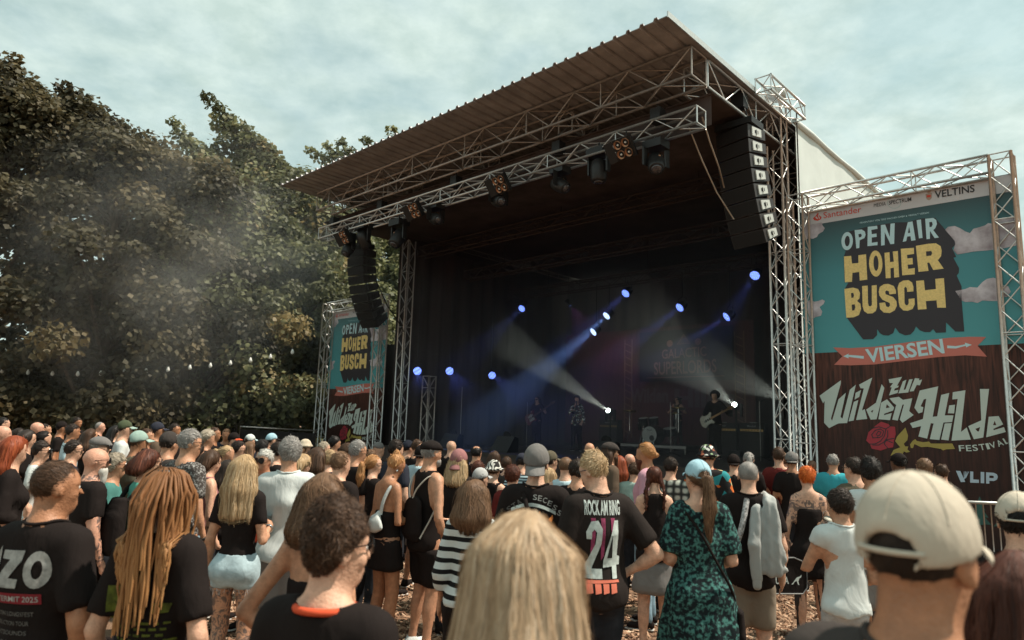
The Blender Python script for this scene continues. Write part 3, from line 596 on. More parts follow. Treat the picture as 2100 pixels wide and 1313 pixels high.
 ('printed_cloud','cloud',2,[(480,4394),(534,4414),(605,4369),(678,4374),(750,4396),(796,4362),(770,4309),(697,4259),(742,4168),(715,4095),(619,4079),(545,4035),(487,4014)],[]),
 ('flame_mark','red',2,[(636,5955),(657,5985),(686,5995),(707,6027),(737,6061),(743,6010),(764,5990),(794,5959),(781,5920),(720,5900),(664,5921)],[]),
 ('flame_gap','strip',3,[(680,5965),(701,5992),(719,5957),(733,5929),(714,5938)],[]),
 ('flame_gap','strip',3,[(726,6003),(736,6022),(758,5960),(767,5930),(745,5942)],[]),
 ('crest','crest',2,[(2505,6037),(2596,6036),(2596,5958),(2570,5923),(2546,5917),(2520,5939),(2506,5977)],[]),
 ('crest_field','red',3,[(2523,6009),(2579,6006),(2577,5969),(2523,5971)],[]),
 ('crest_crown','crest',2,[(2522,6061),(2543,6080),(2578,6073),(2585,6048),(2553,6040)],[]),
 ('ring','ringc',2,[(2130,5961),(2126,5938),(2117,5918),(2103,5901),(2085,5888),(2064,5880),(2041,5877),(2017,5880),(1993,5887),(1970,5899),(1950,5916),(1933,5936),(1921,5958),(1914,5982),(1912,6006),(1916,6028),(1925,6048),(1939,6065),(1958,6078),(1979,6086),(2002,6089),(2027,6086),(2051,6079),(2073,6066),(2093,6050),(2109,6030),(2121,6007),(2128,5984)],[[(2123,5962),(2120,5941),(2111,5922),(2098,5907),(2082,5895),(2062,5887),(2040,5885),(2017,5887),(1994,5894),(1973,5905),(1954,5921),(1938,5939),(1927,5960),(1920,5982),(1919,6004),(1922,6025),(1931,6044),(1944,6060),(1961,6072),(1981,6079),(2003,6082),(2026,6079),(2049,6072),(2070,6060),(2089,6045),(2104,6026),(2115,6005),(2122,5984)]]),
]
PRINT_TEXT = [
 ('Santander', 'red', [0.829, 5.926, 1.484, 5.919, 0.123], 0),
 ('MEDIA', 'ink', [1.694, 5.969, 1.887, 5.962, 0.069], 0),
 ('SPECTRUM', 'ink', [1.936, 5.964, 2.287, 5.959, 0.073], 0.012),
 ('VELTINS', 'ink', [2.638, 5.937, 3.203, 5.926, 0.125], 0.016),
 ('PRÄSENTIERT VON TERZ MACHEN GMBH & VIERFALT VIERSEN', 'pale', [1.452, 5.708, 2.538, 5.688, 0.032], 0),
 ('VIERSEN', 'pale', [1.46, 3.204, 2.636, 3.319, 0.239], 0.026),
 ('F', 'bone', [2.747, 1.748, 2.822, 1.752, 0.097], 0.012),
 ('E', 'bone', [2.843, 1.753, 2.914, 1.758, 0.097], 0.012),
 ('S', 'bone', [2.934, 1.76, 3.003, 1.772, 0.096], 0.012),
 ('T', 'bone', [3.023, 1.775, 3.099, 1.789, 0.096], 0.012),
 ('I', 'bone', [3.12, 1.793, 3.158, 1.803, 0.095], 0.012),
 ('V', 'bone', [3.169, 1.805, 3.245, 1.831, 0.095], 0.012),
 ('A', 'bone', [3.267, 1.838, 3.339, 1.872, 0.094], 0.012),
 ('L', 'bone', [3.359, 1.881, 3.426, 1.913, 0.094], 0.012),
]
# ------------------------------------------------------------------ banners
def paint(n, c, **k): return mat('print_' + n, c, .55, **k)
INK = {'strip': paint('strip', (0.602, 0.582, 0.602)), 'dark': paint('dark', (0.041, 0.0358, 0.0435)), 'gold': paint('gold', (0.85, 0.627, 0.243), var=.12, vscale=30), 'pale': paint('pale', (0.538, 0.742, 0.794)),
       'ribbon': paint('ribbon', (0.589, 0.179, 0.141)), 'bone': paint('bone', (.55, .62, .57)), 'stem': paint('stem', (0.384, 0.294, 0.0768)), 'rose': paint('rose', (0.384, 0.0384, 0.0538)),
       'vlip': paint('vlip', (0.461, 0.563, 0.666)), 'fir': paint('fir', (0.0384, 0.109, 0.096)), 'cloud': paint('cloud', (0.717, 0.666, 0.717), var=.4, vscale=2.6, c2=(.25, .19, .21)), 'red': paint('red', (0.666, 0.0704, 0.0448)),
       'crest': paint('crest', (0.435, 0.307, 0.243)), 'ringc': paint('ring', (0.32, 0.486, 0.461)), 'ink': paint('ink', (0.0384, 0.0346, 0.0384))}
def sky_print():
    m = bpy.data.materials.new('print_sky'); m.use_nodes = True; t = m.node_tree; b = t.nodes['Principled BSDF']; b.inputs['Roughness'].default_value = .55; b.inputs['Specular IOR Level'].default_value = .3
    tc_ = t.nodes.new('ShaderNodeTexCoord'); sp = t.nodes.new('ShaderNodeSeparateXYZ'); t.links.new(tc_.outputs['Object'], sp.inputs[0])
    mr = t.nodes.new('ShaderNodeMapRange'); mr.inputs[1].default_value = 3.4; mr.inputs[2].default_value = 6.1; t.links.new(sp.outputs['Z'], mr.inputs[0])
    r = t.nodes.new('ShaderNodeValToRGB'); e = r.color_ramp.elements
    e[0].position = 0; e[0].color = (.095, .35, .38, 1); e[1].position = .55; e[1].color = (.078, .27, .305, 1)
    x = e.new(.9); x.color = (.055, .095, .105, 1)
    t.links.new(mr.outputs[0], r.inputs[0]); t.links.new(r.outputs[0], b.inputs['Base Color']); return m
def wood_print():
    m = bpy.data.materials.new('print_wood'); m.use_nodes = True; t = m.node_tree; b = t.nodes['Principled BSDF']; b.inputs['Roughness'].default_value = .55; b.inputs['Specular IOR Level'].default_value = .3
    tc_ = t.nodes.new('ShaderNodeTexCoord'); mp = t.nodes.new('ShaderNodeMapping'); mp.inputs['Scale'].default_value = (7, 7, .55); t.links.new(tc_.outputs['Object'], mp.inputs[0])
    n = t.nodes.new('ShaderNodeTexNoise'); n.inputs['Scale'].default_value = 3.2; n.inputs['Detail'].default_value = 7; n.inputs['Distortion'].default_value = .6; t.links.new(mp.outputs[0], n.inputs['Vector'])
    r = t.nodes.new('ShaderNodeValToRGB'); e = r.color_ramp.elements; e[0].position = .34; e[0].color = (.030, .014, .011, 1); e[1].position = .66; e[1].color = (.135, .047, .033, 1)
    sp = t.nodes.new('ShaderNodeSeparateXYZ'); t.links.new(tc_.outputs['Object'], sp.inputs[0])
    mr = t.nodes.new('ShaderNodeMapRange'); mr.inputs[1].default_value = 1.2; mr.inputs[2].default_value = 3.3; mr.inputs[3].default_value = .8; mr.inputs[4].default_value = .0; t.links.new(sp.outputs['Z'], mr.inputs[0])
    mx_ = t.nodes.new('ShaderNodeMix'); mx_.data_type = 'RGBA'; mx_.inputs['B'].default_value = (.020, .010, .009, 1)
    t.links.new(n.outputs['Fac'], r.inputs[0]); t.links.new(mr.outputs[0], mx_.inputs['Factor']); t.links.new(r.outputs[0], mx_.inputs['A']); t.links.new(mx_.outputs['Result'], b.inputs['Base Color']); return m
M_psky, M_pwood = sky_print(), wood_print()
_words = {}
tmp_scene = bpy.data.scenes.new('lettering')      # words are set here, away from the big scene
def text_mesh(s, offset=0.0):
    """flat outline of a word in the built-in typeface, cap height 1, starting at x = 0"""
    if (s, offset) in _words: return _words[(s, offset)]
    cu = bpy.data.curves.new('word', 'FONT'); cu.body = s; cu.offset = offset; cu.fill_mode = 'FRONT'; cu.resolution_u = 3
    ob = bpy.data.objects.new('word', cu); tmp_scene.collection.objects.link(ob)
    tmp_scene.view_layers[0].update(); dg = tmp_scene.view_layers[0].depsgraph; me = bpy.data.meshes.new_from_object(ob.evaluated_get(dg))
    v = np.zeros(len(me.vertices) * 3); me.vertices.foreach_get('co', v); v = v.reshape(-1, 3)
    f = [tuple(p.vertices) for p in me.polygons]
    bpy.data.objects.remove(ob); bpy.data.curves.remove(cu); bpy.data.meshes.remove(me)
    cap = .729 if True else 1
    v[:, 0] -= v[:, 0].min(); w = v[:, 0].max()
    _words[(s, offset)] = (v / cap, f, w / cap)
    return _words[(s, offset)]
def place_text(s, p0, p1, h, offset=0.0):
    """2-D points of the word between p0 and p1 with cap height h"""
    v, f, w = text_mesh(s, offset); p0, p1 = np.array(p0), np.array(p1); d = p1 - p0; L = np.linalg.norm(d); d = d / L; n = np.array([-d[1], d[0]])
    return p0 + v[:, :1] / w * L * d + v[:, 1:2] * h * n, f
def tess(outline, holes):
    loops = [[Vector((x, y, 0)) for x, y in outline]] + [[Vector((x, y, 0)) for x, y in h] for h in holes]
    pts = [(p.x, p.y) for l in loops for p in l]
    return pts, [tuple(t) for t in tessellate_polygon(loops)]
V_B = -.19
def frame_and_banner(ds, dz, where, gz):
    """truss goal frame with its printed banner; ds, dz move it along the stage front and in height"""
    fr = thing('banner_frame', 'aluminium truss goal frame holding the %s festival banner' % where, 'truss frame', S(-2.0 - ds, -.35, gz), 'banner truss frames')
    top = 6.39 + dz
    truss(fr, S(-.27 - ds, -.5, gz), S(-.27 - ds, -.5, top), .29, SV, .024, .011, .36, M_alu, -SU)
    truss(fr, S(-3.46 - ds, -.5, gz), S(-3.46 - ds, -.5, top), .29, SV, .024, .011, .36, M_alu, -SU)
    truss(fr, S(-.562 - ds, -.5, top - .29), S(-3.458 - ds, -.5, top - .29), .29, Z1, .024, .011, .36, M_alu, SV)
    for du in (-.41, -3.6):
        MB().box(S(du - ds, -.35, gz + .02), (.4, .4, .02), AXS).build('base_plate', M_alu_d, fr)
        for e in (-1, 1): MB().box(S(du - ds + .2 * e, -.05, gz + .14), (.15, .12, .10), AXS).build('ballast', M_blackp, fr)
    bn = thing('festival_banner', 'tall printed %s festival banner, teal sky over dark wood' % where, 'banner', S(-2.0 - ds, V_B, max(gz, .2 + dz)), 'festival banners')
    def pt(s, z, lay): return S(-s - ds, V_B - .0025 * lay, z + dz)
    def sheet(name, s0, s1, z0, z1, m): MB().add([pt(s0, z0, 0), pt(s1, z0, 0), pt(s1, z1, 0), pt(s0, z1, 0)], [(0, 1, 2, 3)]).build(name, m, bn)
    lo = max(.2, gz - dz + .02)
    m_sky, m_wood = M_psky, M_pwood
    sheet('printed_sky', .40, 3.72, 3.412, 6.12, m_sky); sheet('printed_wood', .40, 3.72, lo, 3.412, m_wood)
    MB().add([S(-.40 - ds, V_B + .006, lo + dz), S(-3.72 - ds, V_B + .006, lo + dz), S(-3.72 - ds, V_B + .006, 6.12 + dz), S(-.40 - ds, V_B + .006, 6.12 + dz)], [(3, 2, 1, 0)]).build('back', M_black, bn)
    for name, ink, lay, ol, holes in PRINT:
        ol = [(min(max(x, 401), 3719) / 1000, min(z, 6119) / 1000) for x, z in ol]; holes = [[(x / 1000, z / 1000) for x, z in h] for h in holes]
        if min(z for _, z in ol) < lo: continue
        pts, tr = tess(ol, holes)
        o = MB().add([pt(x, z, lay) for x, z in pts], tr).build(name, INK[ink], bn)
    for s, ink, (s0, z0, s1, z1, h), bold in PRINT_TEXT:
        p2, f = place_text(s, (s0, z0), (s1, z1), h, bold)
        MB().add([pt(x, z, 3.5) for x, z in p2], f).build('lettering', INK[ink], bn)
    k = 0
    for s in np.arange(.5, 3.7, .4): MB().tube([pt(s, 6.10, 1), S(-s - ds, -.3, top - .26)], .006, 4).build('lacing', M_blackm, bn)
frame_and_banner(0, 0, 'large near', 0.0)
frame_and_banner(-16.38, -.45, 'far', -.45)
# ------------------------------------------------------------------ lamps on the stage
def onv(x, y, v0):
    d = ray(x, y); tt = ((SO + SV * v0 - CP) @ SV) / (d @ SV); return CP + d * tt
def frame_for(d, ref=(0, 0, 1)):
    d = unit(d); a = unit(np.cross(d, ref)); return a, np.cross(a, d), d
M_led = emit_mat('blue_led_lens', (0.16, 0.26, 1.0), 3.2, True)
M_ledw = emit_mat('pale_blue_led_lens', (0.42, 0.58, 1.0), 3.6, True)
M_wbeam = emit_mat('white_beam_lens', (0.85, 1.0, 0.92), 14.0)
def spot(name, parent, pos, aim, energy, colr, deg, blend=.4, r=.06):
    l = bpy.data.lights.new(name, 'SPOT'); l.energy = energy; l.color = colr; l.spot_size = R_(deg); l.spot_blend = blend; l.shadow_soft_size = r
    o = bpy.data.objects.new(name, l); col.objects.link(o); o.parent = parent; o.matrix_parent_inverse = wm(parent).inverted()
    d = Vector(np.asarray(aim, float) - np.asarray(pos, float)); o.matrix_basis = Matrix.Translation(Vector(pos)) @ d.to_track_quat('-Z', 'Y').to_matrix().to_4x4()
def led(x, y, v0, aim, label, ztruss, white=False, e=60, r=.13, deg=16, off=False, colr=None):
    p = onv(x, y, v0); d = unit(np.asarray(aim) - p)
    t = thing('led_lamp', label, 'stage lamp', p, 'round stage lamps')
    a, b, d = frame_for(d)
    body = MB().lathe(p - d * .26, d, [(.06, 0), (.11, .03), (r, .12), (r + .012, .24), (r + .012, .262), (r, .262)], 18).build('housing', M_blackp, t, True)
    MB().lathe(p + d * .004, d, [(r * .97, 0), (r * .97, .004)], 20).build('lens', M_blackm if off else (M_ledw if white else M_led), t)
    for s in (-1, 1): MB().tube([p - d * .12 + a * s * (r + .02), p - d * .12 + a * s * (r + .03) + np.array([0, 0, .2]), p - d * .12 + np.array([0, 0, .25])], .01, 5).build('yoke', M_blackm, t)
    MB().tube([p - d * .12 + np.array([0, 0, .24]), (p[0] - d[0] * .12, p[1] - d[1] * .12, ztruss)], .015, 5).build('hanging_bar', M_blackm, t)
    if not off: spot('lamp_light', t, p + d * .03, np.asarray(aim), e * (8.5 if white else 5), colr or ((.22, .42, 1.0) if white else (.14, .22, 1.0)), deg)
cz = np.array([0, 0, 1.6])
led(856, 761, .6, S(7, -3, 1.8), 'blue lamp beside the far stage tower, first of the low three', 6.6, e=35)
led(922, 761, 1.95, S(6, -2, 1.8), 'blue lamp second of the low three on the far stage side', 6.2, e=35)
led(1009, 770, 3.94, S(5, 0, 1.6), 'blue lamp third of the low three, deepest on the far stage side', 6.4, e=35)
led(1070, 633, 4, S(9.0, -3, 1.2), 'narrow blue lamp hanging alone high on the far half of the stage', 6.4, e=40, r=.12)
led(1169, 627, 6, S(9.2, 8.6, 3.0), 'tiny dim violet lamp high at the back of the stage', 7.7, e=11, r=.04, deg=70, colr=(.55, .14, .62))
led(1283, 602, 4, S(7.4, -2, 1.2), 'highest blue lamp near the middle of the stage', 6.4, e=90)
led(1244, 648, 4, S(8.8, -.5, 1.2), 'brightest whitish lamp in the middle of the stage', 6.4, True, e=190)
led(1217, 681, 4, S(9.6, -.5, 1.2), 'pale blue lamp just below the brightest middle lamp', 6.4, True, e=120)
led(1394, 631, 4, S(6.6, -1.5, 1.2), 'blue lamp above the drum kit and the dark backdrop', 6.4, e=80)
led(1490, 650, 4, S(6.0, .5, 2.0), 'blue lamp above the guitarist at the right', 6.4, e=80)
led(1548, 565, 4, S(2.2, -2, 1.2), 'highest blue lamp at the near right side of the stage', 6.4, e=30)
def beam_head(x, y, v0, aim, label, e, deg, zb=1.2):
    p = onv(x, y, v0); d = unit(np.asarray(aim) - p); a, b, d = frame_for(d)
    t = thing('beam_light', label, 'stage lamp', (p[0], p[1], zb), 'white beam lights on the stage floor')
    q = p - d * .16
    MB().box((q[0], q[1], zb + .09), (.17, .17, .09), AXS).build('base', M_blackp, t)
    for s in (-1, 1): MB().box((q + p) / 2 * 1.0 - d * .1 + a * s * .15 - np.array([0, 0, .12]), (.025, .05, .2), AXS).build('yoke_arm', M_blackp, t)
    if q[2] - zb > .5: MB().tube([(q[0], q[1], zb), q], .03, 6).build('stand', M_blackm, t)
    MB().lathe(p - d * .34, d, [(.05, 0), (.11, .04), (.12, .2), (.095, .33), (.08, .335)], 16).build('head', M_blackp, t, True)
    MB().lathe(p - d * .004, d, [(.075, 0), (.075, .006)], 16).build('lens', M_wbeam, t)
    spot('beam', t, p + d * .02, aim, e * 2.4, (.88, 1.0, .86), deg, .25, .04)
beam_head(1247, 842, 5.4, onv(985, 668, -1.2), 'white beam light on the floor right of the singer, shining up to the left', 620, 12)
beam_head(1506, 830, 6.2, onv(1385, 735, 1.8), 'white beam light behind the guitarist, shining up to the left', 300, 15)
beam_head(1611, 822, .75, onv(1430, 735, 3.6), 'pale green beam light at the near stage tower', 420, 20, 1.2)

# lamps on the front lighting truss
M_amber = mat('amber_reflector', (.36, .18, .10), .3, .6)
M_glassd = mat('dark_lens_glass', (.05, .045, .05), .08, spec=.8)
def blinder(x, y, label):
    p = onv(x, y, -3.3); t = thing('blinder_lamp', label, 'stage lamp', p, 'four-eyed blinder lamps on the lighting truss')
    a, b, d = frame_for(unit(-SV * .8 + np.array([0, 0, -.55]) + SU * .1))
    MB().box(p - d * .06, (.19, .19, .05), (a, b, d)).build('housing', M_blackm, t)
    for i in (-1, 1):
        for j in (-1, 1):
            c = p + a * i * .09 + b * j * .09
            e = MB().lathe(c - d * .03, d, [(.02, 0), (.055, .015), (.078, .045), (.082, .045), (.082, .0)], 14).build('reflector', M_amber, t, True)
            MB().lathe(c - d * .02, d, [(.012, 0), (.022, .012), (.012, .03)], 10).build('bulb', M_bulb, e, True)
    for s in (-1, 1): MB().add([p + a * s * .2 - b * .19, p + a * s * .2 + b * .19, p + a * s * .32 + b * .19 + d * .1, p + a * s * .32 - b * .19 + d * .1] , [(0, 1, 2, 3)]).build('barn_door', M_blackm, t)
    MB().tube([p - d * .1, p - d * .1 + np.array([0, 0, .3])], .014, 6).build('clamp', M_blackm, t)
def moving_head(x, y, label, aim=(0, 0, -1), amber=True, v0=-3.0, s=1.0):
    p = onv(x, y, v0); t = thing('moving_head', label, 'stage lamp', p, 'moving head lamps on the lighting truss')
    d = unit(aim); a = unit(np.cross(d, np.array([0, 0, 1.0]) + SV * .3)); b = np.cross(a, d)
    MB().box(p + np.array([0, 0, .30 * s]), (.17 * s, .14 * s, .065 * s), AXS).build('base', M_blackp, t)
    ax = unit(np.array([a[0], a[1], 0]))
    for k in (-1, 1): MB().add([*(p + ax * k * .17 * s + q for q in (np.array([0, 0, .25 * s]) - SV * .06, np.array([0, 0, .25 * s]) + SV * .06, np.array([0, 0, -.06]) + SV * .05, np.array([0, 0, -.06]) - SV * .05)), *(p + ax * k * .205 * s + q for q in (np.array([0, 0, .25 * s]) - SV * .06, np.array([0, 0, .25 * s]) + SV * .06, np.array([0, 0, -.06]) + SV * .05, np.array([0, 0, -.06]) - SV * .05))], [(0, 1, 2, 3), (7, 6, 5, 4), (0, 4, 5, 1), (1, 5, 6, 2), (2, 6, 7, 3), (3, 7, 4, 0)]).build('yoke_arm', M_blackp, t)
    MB().lathe(p - d * .2 * s, d, [(.06 * s, 0), (.125 * s, .05 * s), (.145 * s, .18 * s), (.13 * s, .36 * s), (.115 * s, .4 * s), (.1 * s, .4 * s)], 18).build('head', M_blackp, t, True)
    MB().lathe(p + d * .2 * s, d, [(.098 * s, 0), (.07 * s, .02 * s), (.01, .028 * s)], 16).build('lens', M_glassd, t, True)
    if amber: MB().lathe(p + b * .12 * s - d * .02, b, [(.02 * s, 0), (.028 * s, .02), (.015, .035)], 10).build('modelled_glint', M_amber, t, True)  # small amber solid modelled in place of a glint
    MB().tube([p + np.array([0, 0, .34 * s]), p + np.array([0, 0, .34 * s + .16])], .016, 6).build('clamp', M_blackm, t)
blinder(1278, 305, 'four-eyed blinder lamp nearest the bright end of the lighting truss')
blinder(1025, 378, 'four-eyed blinder lamp in the middle of the lighting truss')
blinder(850, 432, 'four-eyed blinder lamp on the far third of the lighting truss')
blinder(706, 487, 'four-eyed blinder lamp at the far end of the lighting truss')
moving_head(1228, 350, 'large moving head with rounded yoke hanging left of the near blinder', (0, 0, -1), False, -3.0, 1.15)
moving_head(1345, 335, 'moving head with an open flap nearest the lighting truss end', unit(-SU * .3 - SV * .4 + np.array([0, 0, -.6])), True, -3.0, 1.1)
moving_head(1148, 380, 'moving head between the middle blinder and the large moving head', unit(-SU * .8 + np.array([0, 0, -.5])))
moving_head(1022, 412, 'moving head directly below the middle blinder', unit(-SU * .8 - SV * .3 + np.array([0, 0, -.3])))
moving_head(893, 449, 'moving head right of the far third blinder', unit(-SU * .8 - SV * .2 + np.array([0, 0, -.3])))
moving_head(817, 488, 'dark moving head above the far stage tower', unit(-SV * .5 + np.array([0, 0, -.8])), True, -3.0, 1.25)
moving_head(716, 510, 'dark moving head hanging left of the far array', unit(-SV * .5 + np.array([0, 0, -.8])), True, -3.0, 1.1)
moving_head(746, 492, 'dark moving head above the far array cabinets', unit(SV * .5 + np.array([0, 0, -.8])), False, -3.0, 1.2)

# ------------------------------------------------------------------ band equipment
DK = 1.2
def sbox(parent, name, u0, u1, v0, v1, z0, z1, m): return slab(parent, name, u0, u1, v0, v1, z0, z1, m)
rs = sthing('drum_riser', 'low drum riser with a pale front edge', 'riser', 7.0, 6.6, DK)
sbox(rs, 'platform', 5.4, 8.6, 5.75, 7.8, DK + .17, DK + .25, M_deck)
sbox(rs, 'front_edge', 5.4, 8.6, 5.725, 5.748, DK + .165, DK + .245, mat('pale_alu_edge', (.40, .36, .34), .5, .4))
for uu in (5.5, 7.0, 8.5):
    for vv in (5.85, 7.7): MB().tube([S(uu, vv, DK), S(uu, vv, DK + .17)], .025, 6).build('leg', M_alu_d, rs)
dk = sthing('drum_kit', 'drum kit with a white bass drum head', 'drum kit', 6.9, 6.4, DK + .25)
M_shell = mat('black_drum_shell', (.02, .018, .018), .2, spec=.6); M_skin = mat('white_drum_head', (.55, .53, .50), .6); M_chrome = mat('chrome', (.7, .7, .7), .15, 1.0); M_brass = mat('bronze_cymbal', (.35, .24, .10), .3, .9)
zr = DK + .25
c = S(6.95, 6.15, zr + .30)
bd = MB().lathe(c, SV, [(.28, 0), (.29, .03), (.28, .05), (.28, .45), (.29, .47), (.28, .5)], 26).build('bass_drum', M_shell, dk, True)
MB().lathe(c - SV * .004, SV, [(.268, 0), (.268, .003)], 26).build('drum_head', M_skin, bd)
MB().lathe(c - SV * .007 - SU * .09 - np.array([0, 0, .10]), SV, [(.09, 0), (.09, .002)], 18).build('sound_hole', M_blackm, bd)
p2, f = place_text('Pearl', (-.085, .13), (.085, .13), .055, .01)
MB().add([c - SV * .008 - SU * x + np.array([0, 0, y]) for x, y in p2], f).build('lettering', M_blackm, bd)
for du, dv, dz, r in ((.28, .1, .72, .15), (-.1, .12, .74, .16), (-.55, .35, .42, .21), (.55, .5, .58, .17)):
    cc = S(6.95 + du, 6.15 + dv, zr + dz)
    tm = MB().lathe(cc - np.array([0, 0, .12]), unit(np.array([0, 0, 1]) - SV * .25), [(r, 0), (r + .008, .01), (r, .03), (r, .2), (r + .008, .22), (r, .23)], 20).build('tom', M_shell, dk, True)
    MB().lathe(cc + unit(np.array([0, 0, 1]) - SV * .25) * .112 - np.array([0, 0, .0]), unit(np.array([0, 0, 1]) - SV * .25), [(r * .97, 0), (r * .97, .003)], 18).build('drum_head', M_skin, tm)
    for k in range(3): MB().tube([cc - np.array([0, 0, .12]), cc + SU * .15 * math.cos(k * 2.1) + SV * .15 * math.sin(k * 2.1) - np.array([0, 0, dz - .01])], .009, 5).build('leg', M_chrome, dk)
for du, dv, dz, r in ((.95, .3, 1.05, .22), (-.85, .35, 1.15, .24), (-.45, .9, 1.0, .2), (.7, .85, .85, .17)):
    cc = S(6.95 + du, 6.15 + dv, zr + dz); ax = unit(np.array([0, 0, 1]) + SV * .18 + SU * .1)
    cm = MB().lathe(cc, ax, [(r, 0), (.06, .012), (.04, .03), (.008, .034)], 24).build('cymbal', M_brass, dk, True)
    MB().tube([cc, (cc[0], cc[1], zr + .35), ], .011, 5).build('stand', M_chrome, dk)
    for k in range(3): MB().tube([(cc[0], cc[1], zr + .4), cc * np.array([1, 1, 0]) + SU * .28 * math.cos(k * 2.1 + .4) + SV * .28 * math.sin(k * 2.1 + .4) + np.array([0, 0, zr + .005])], .009, 5).build('stand_leg', M_chrome, dk)
M_amp = mat('amp_vinyl', (.022, .019, .019), .6); M_cloth_amp = mat('amp_grille_cloth', (.05, .04, .036), .9, bump=.3, bscale=200); M_gold = mat('gold_amp_panel', (.50, .30, .11), .35, .5)
def amp(label, u, v, w=.76, cabs=1):
    t = sthing('guitar_amplifier', label, 'amplifier', u, v, DK, 'guitar amplifiers')
    z = DK
    for k in range(cabs):
        cb_ = sbox(t, 'speaker_cabinet', u - w / 2, u + w / 2, v, v + .36, z, z + .72, M_amp)
        sbox(cb_, 'grille', u - w / 2 + .03, u + w / 2 - .03, v - .008, v - .003, z + .03, z + .69, M_cloth_amp); z += .725
    hd = sbox(t, 'amp_head', u - w / 2, u + w / 2, v + .03, v + .29, z, z + .28, M_amp)
    sbox(hd, 'control_panel', u - w / 2 + .03, u + w / 2 - .03, v + .018, v + .026, z + .03, z + .095, M_gold)
    for k in range(7): MB().lathe(S(u - w / 2 + .1 + k * .09, v + .016, z + .062), -SV, [(.014, 0), (.012, .014)], 8).build('knob', M_blackp, hd)
    p2, f = place_text('Marshall', (-.13, 0), (.13, 0), .05, .01)
    MB().add([S(u - x, v + .026, z + .165 + y) for x, y in p2], f).build('lettering', M_skin, hd)
    if cabs == 1: sbox(hd, 'handle', u - .1, u + .1, v + .14, v + .18, z + .285, z + .30, M_skin)
amp('guitar amplifier with gold panel near the right stage tower', 3.75, 6.6)
amp('guitar amplifier with gold panel right of the singer', 8.9, 6.6)
amp('dim guitar amplifier between drum kit and guitarist', 5.2, 7.6, 1.0)
for k, (uu, vv) in enumerate(((7.9, .2), (4.6, .2), (10.2, .3))):
    t = sthing('monitor_wedge', ('black floor monitor before the singer', 'black floor monitor before the guitarist', 'black floor monitor before the bass player')[k], 'loudspeaker', uu, vv, DK, 'floor monitors')
    prof_ = [(0, 0), (.45, 0), (.45, .38), (.3, .42)]
    MB().add([S(uu - .33, vv + a_, DK + b_) for a_, b_ in prof_] + [S(uu + .33, vv + a_, DK + b_) for a_, b_ in prof_], [(0, 1, 2, 3), (7, 6, 5, 4), (0, 4, 5, 1), (1, 5, 6, 2), (2, 6, 7, 3), (3, 7, 4, 0)]).build('cabinet', M_blackp, t)
    MB().lathe(S(uu, vv + .36, DK + .405), unit(SV * .94 + np.array([0, 0, .33])), [(.0, .0), (.14, .004), (.15, .01), (.16, .0)], 16).build('speaker_cone', M_grille, t)
for k, (uu, vv, hh) in enumerate(((4.9, 4.0, 1.5), (10.6, 4.3, 1.5), (11.4, 2.0, 1.9), (2.6, 4.6, 1.55))):
    t = sthing('microphone_stand', ('microphone stand at the guitarist', 'microphone stand at the bass player', 'tall thin stand by the far side cloth', 'microphone stand between guitarist and near amplifier')[k], 'microphone stand', uu, vv, DK, 'stands on the stage')
    MB().tube([S(uu, vv, DK), S(uu, vv, DK + hh)], .012, 6).build('pole', M_alu_d, t)
    for q in range(3): MB().tube([S(uu, vv, DK + .12), S(uu + .3 * math.cos(q * 2.1), vv + .3 * math.sin(q * 2.1), DK + .01)], .01, 5).build('leg', M_blackm, t)
    MB().tube([S(uu, vv, DK + hh - .02), S(uu - .1, vv + .18, DK + hh + .08)], .009, 5).build('boom', M_blackm, t)
    MB().lathe(S(uu - .1, vv + .18, DK + hh + .08), unit(SV * .8 - SU * .3 + np.array([0, 0, .2])), [(.012, 0), (.016, .1), (.026, .12), (.024, .16), (.008, .17)], 10).build('microphone', M_blackp, t, True)
# backdrop: festival print with a truss border, and the dark band banner hung before it
M_pback = mat('print_backdrop', (.16, .05, .045), .7, var=.5, vscale=4, stretch=(4, 4, .4), c2=(.07, .02, .02))
bd_ = sthing('stage_backdrop', 'brown festival backdrop with a pale printed border at the stage back', 'backdrop', 6.8, 8.45, DK)
b0, b1 = onv(1290, 690, 8.4), onv(1512, 690, 8.4)
ub0 = (b0 - SO) @ SU + .05; ub1 = (b1 - SO) @ SU - .05
sbox(bd_, 'sheet', ub1 - .5, ub0 + 3.0, 8.44, 8.46, DK + .1, 5.6, M_pback)
M_pgold = mat('print_border', (.30, .17, .10), .7)
for uu in (ub0, ub1):
    for du in (-.16, .16): sbox(bd_, 'border_line', uu + du - .02, uu + du + .02, 8.425, 8.435, DK + .4, 5.25, M_pgold)
    for k in range(14): MB().add([S(uu - .13, 8.43, 1.7 + k * .25), S(uu + .13, 8.43, 1.82 + k * .25), S(uu + .13, 8.43, 1.86 + k * .25), S(uu - .13, 8.43, 1.74 + k * .25)], [(0, 1, 2, 3)]).build('border_link', M_pgold, bd_)
for (txt, ua, ub_, zz, hh) in (('Wilden', ub0 - .1, ub0 - 1.7, 2.9, .5), ('Hilde', ub0 - 1.95, ub1 + .1, 2.75, .62)):
    p2, f = place_text(txt, (0, 0), (ua - ub_, .0), hh, .04); MB().add([S(ua - x, 8.428, zz + y) for x, y in p2], f).build('lettering', mat('print_backdrop_name', (.16, .12, .12), .7), bd_)
gb = sthing('band_banner', 'dark band banner with dim red lettering behind the drums', 'banner', 6.8, 8.2, 3.5)
q0, q1 = onv(1312, 683, 8.2), onv(1502, 690, 8.2); ug0 = (q0 - SO) @ SU; ug1 = (q1 - SO) @ SU
sbox(gb, 'sheet', ug1, ug0, 8.2, 8.215, 3.62, 5.42, mat('black_banner_cloth', (.02, .016, .018), .8))
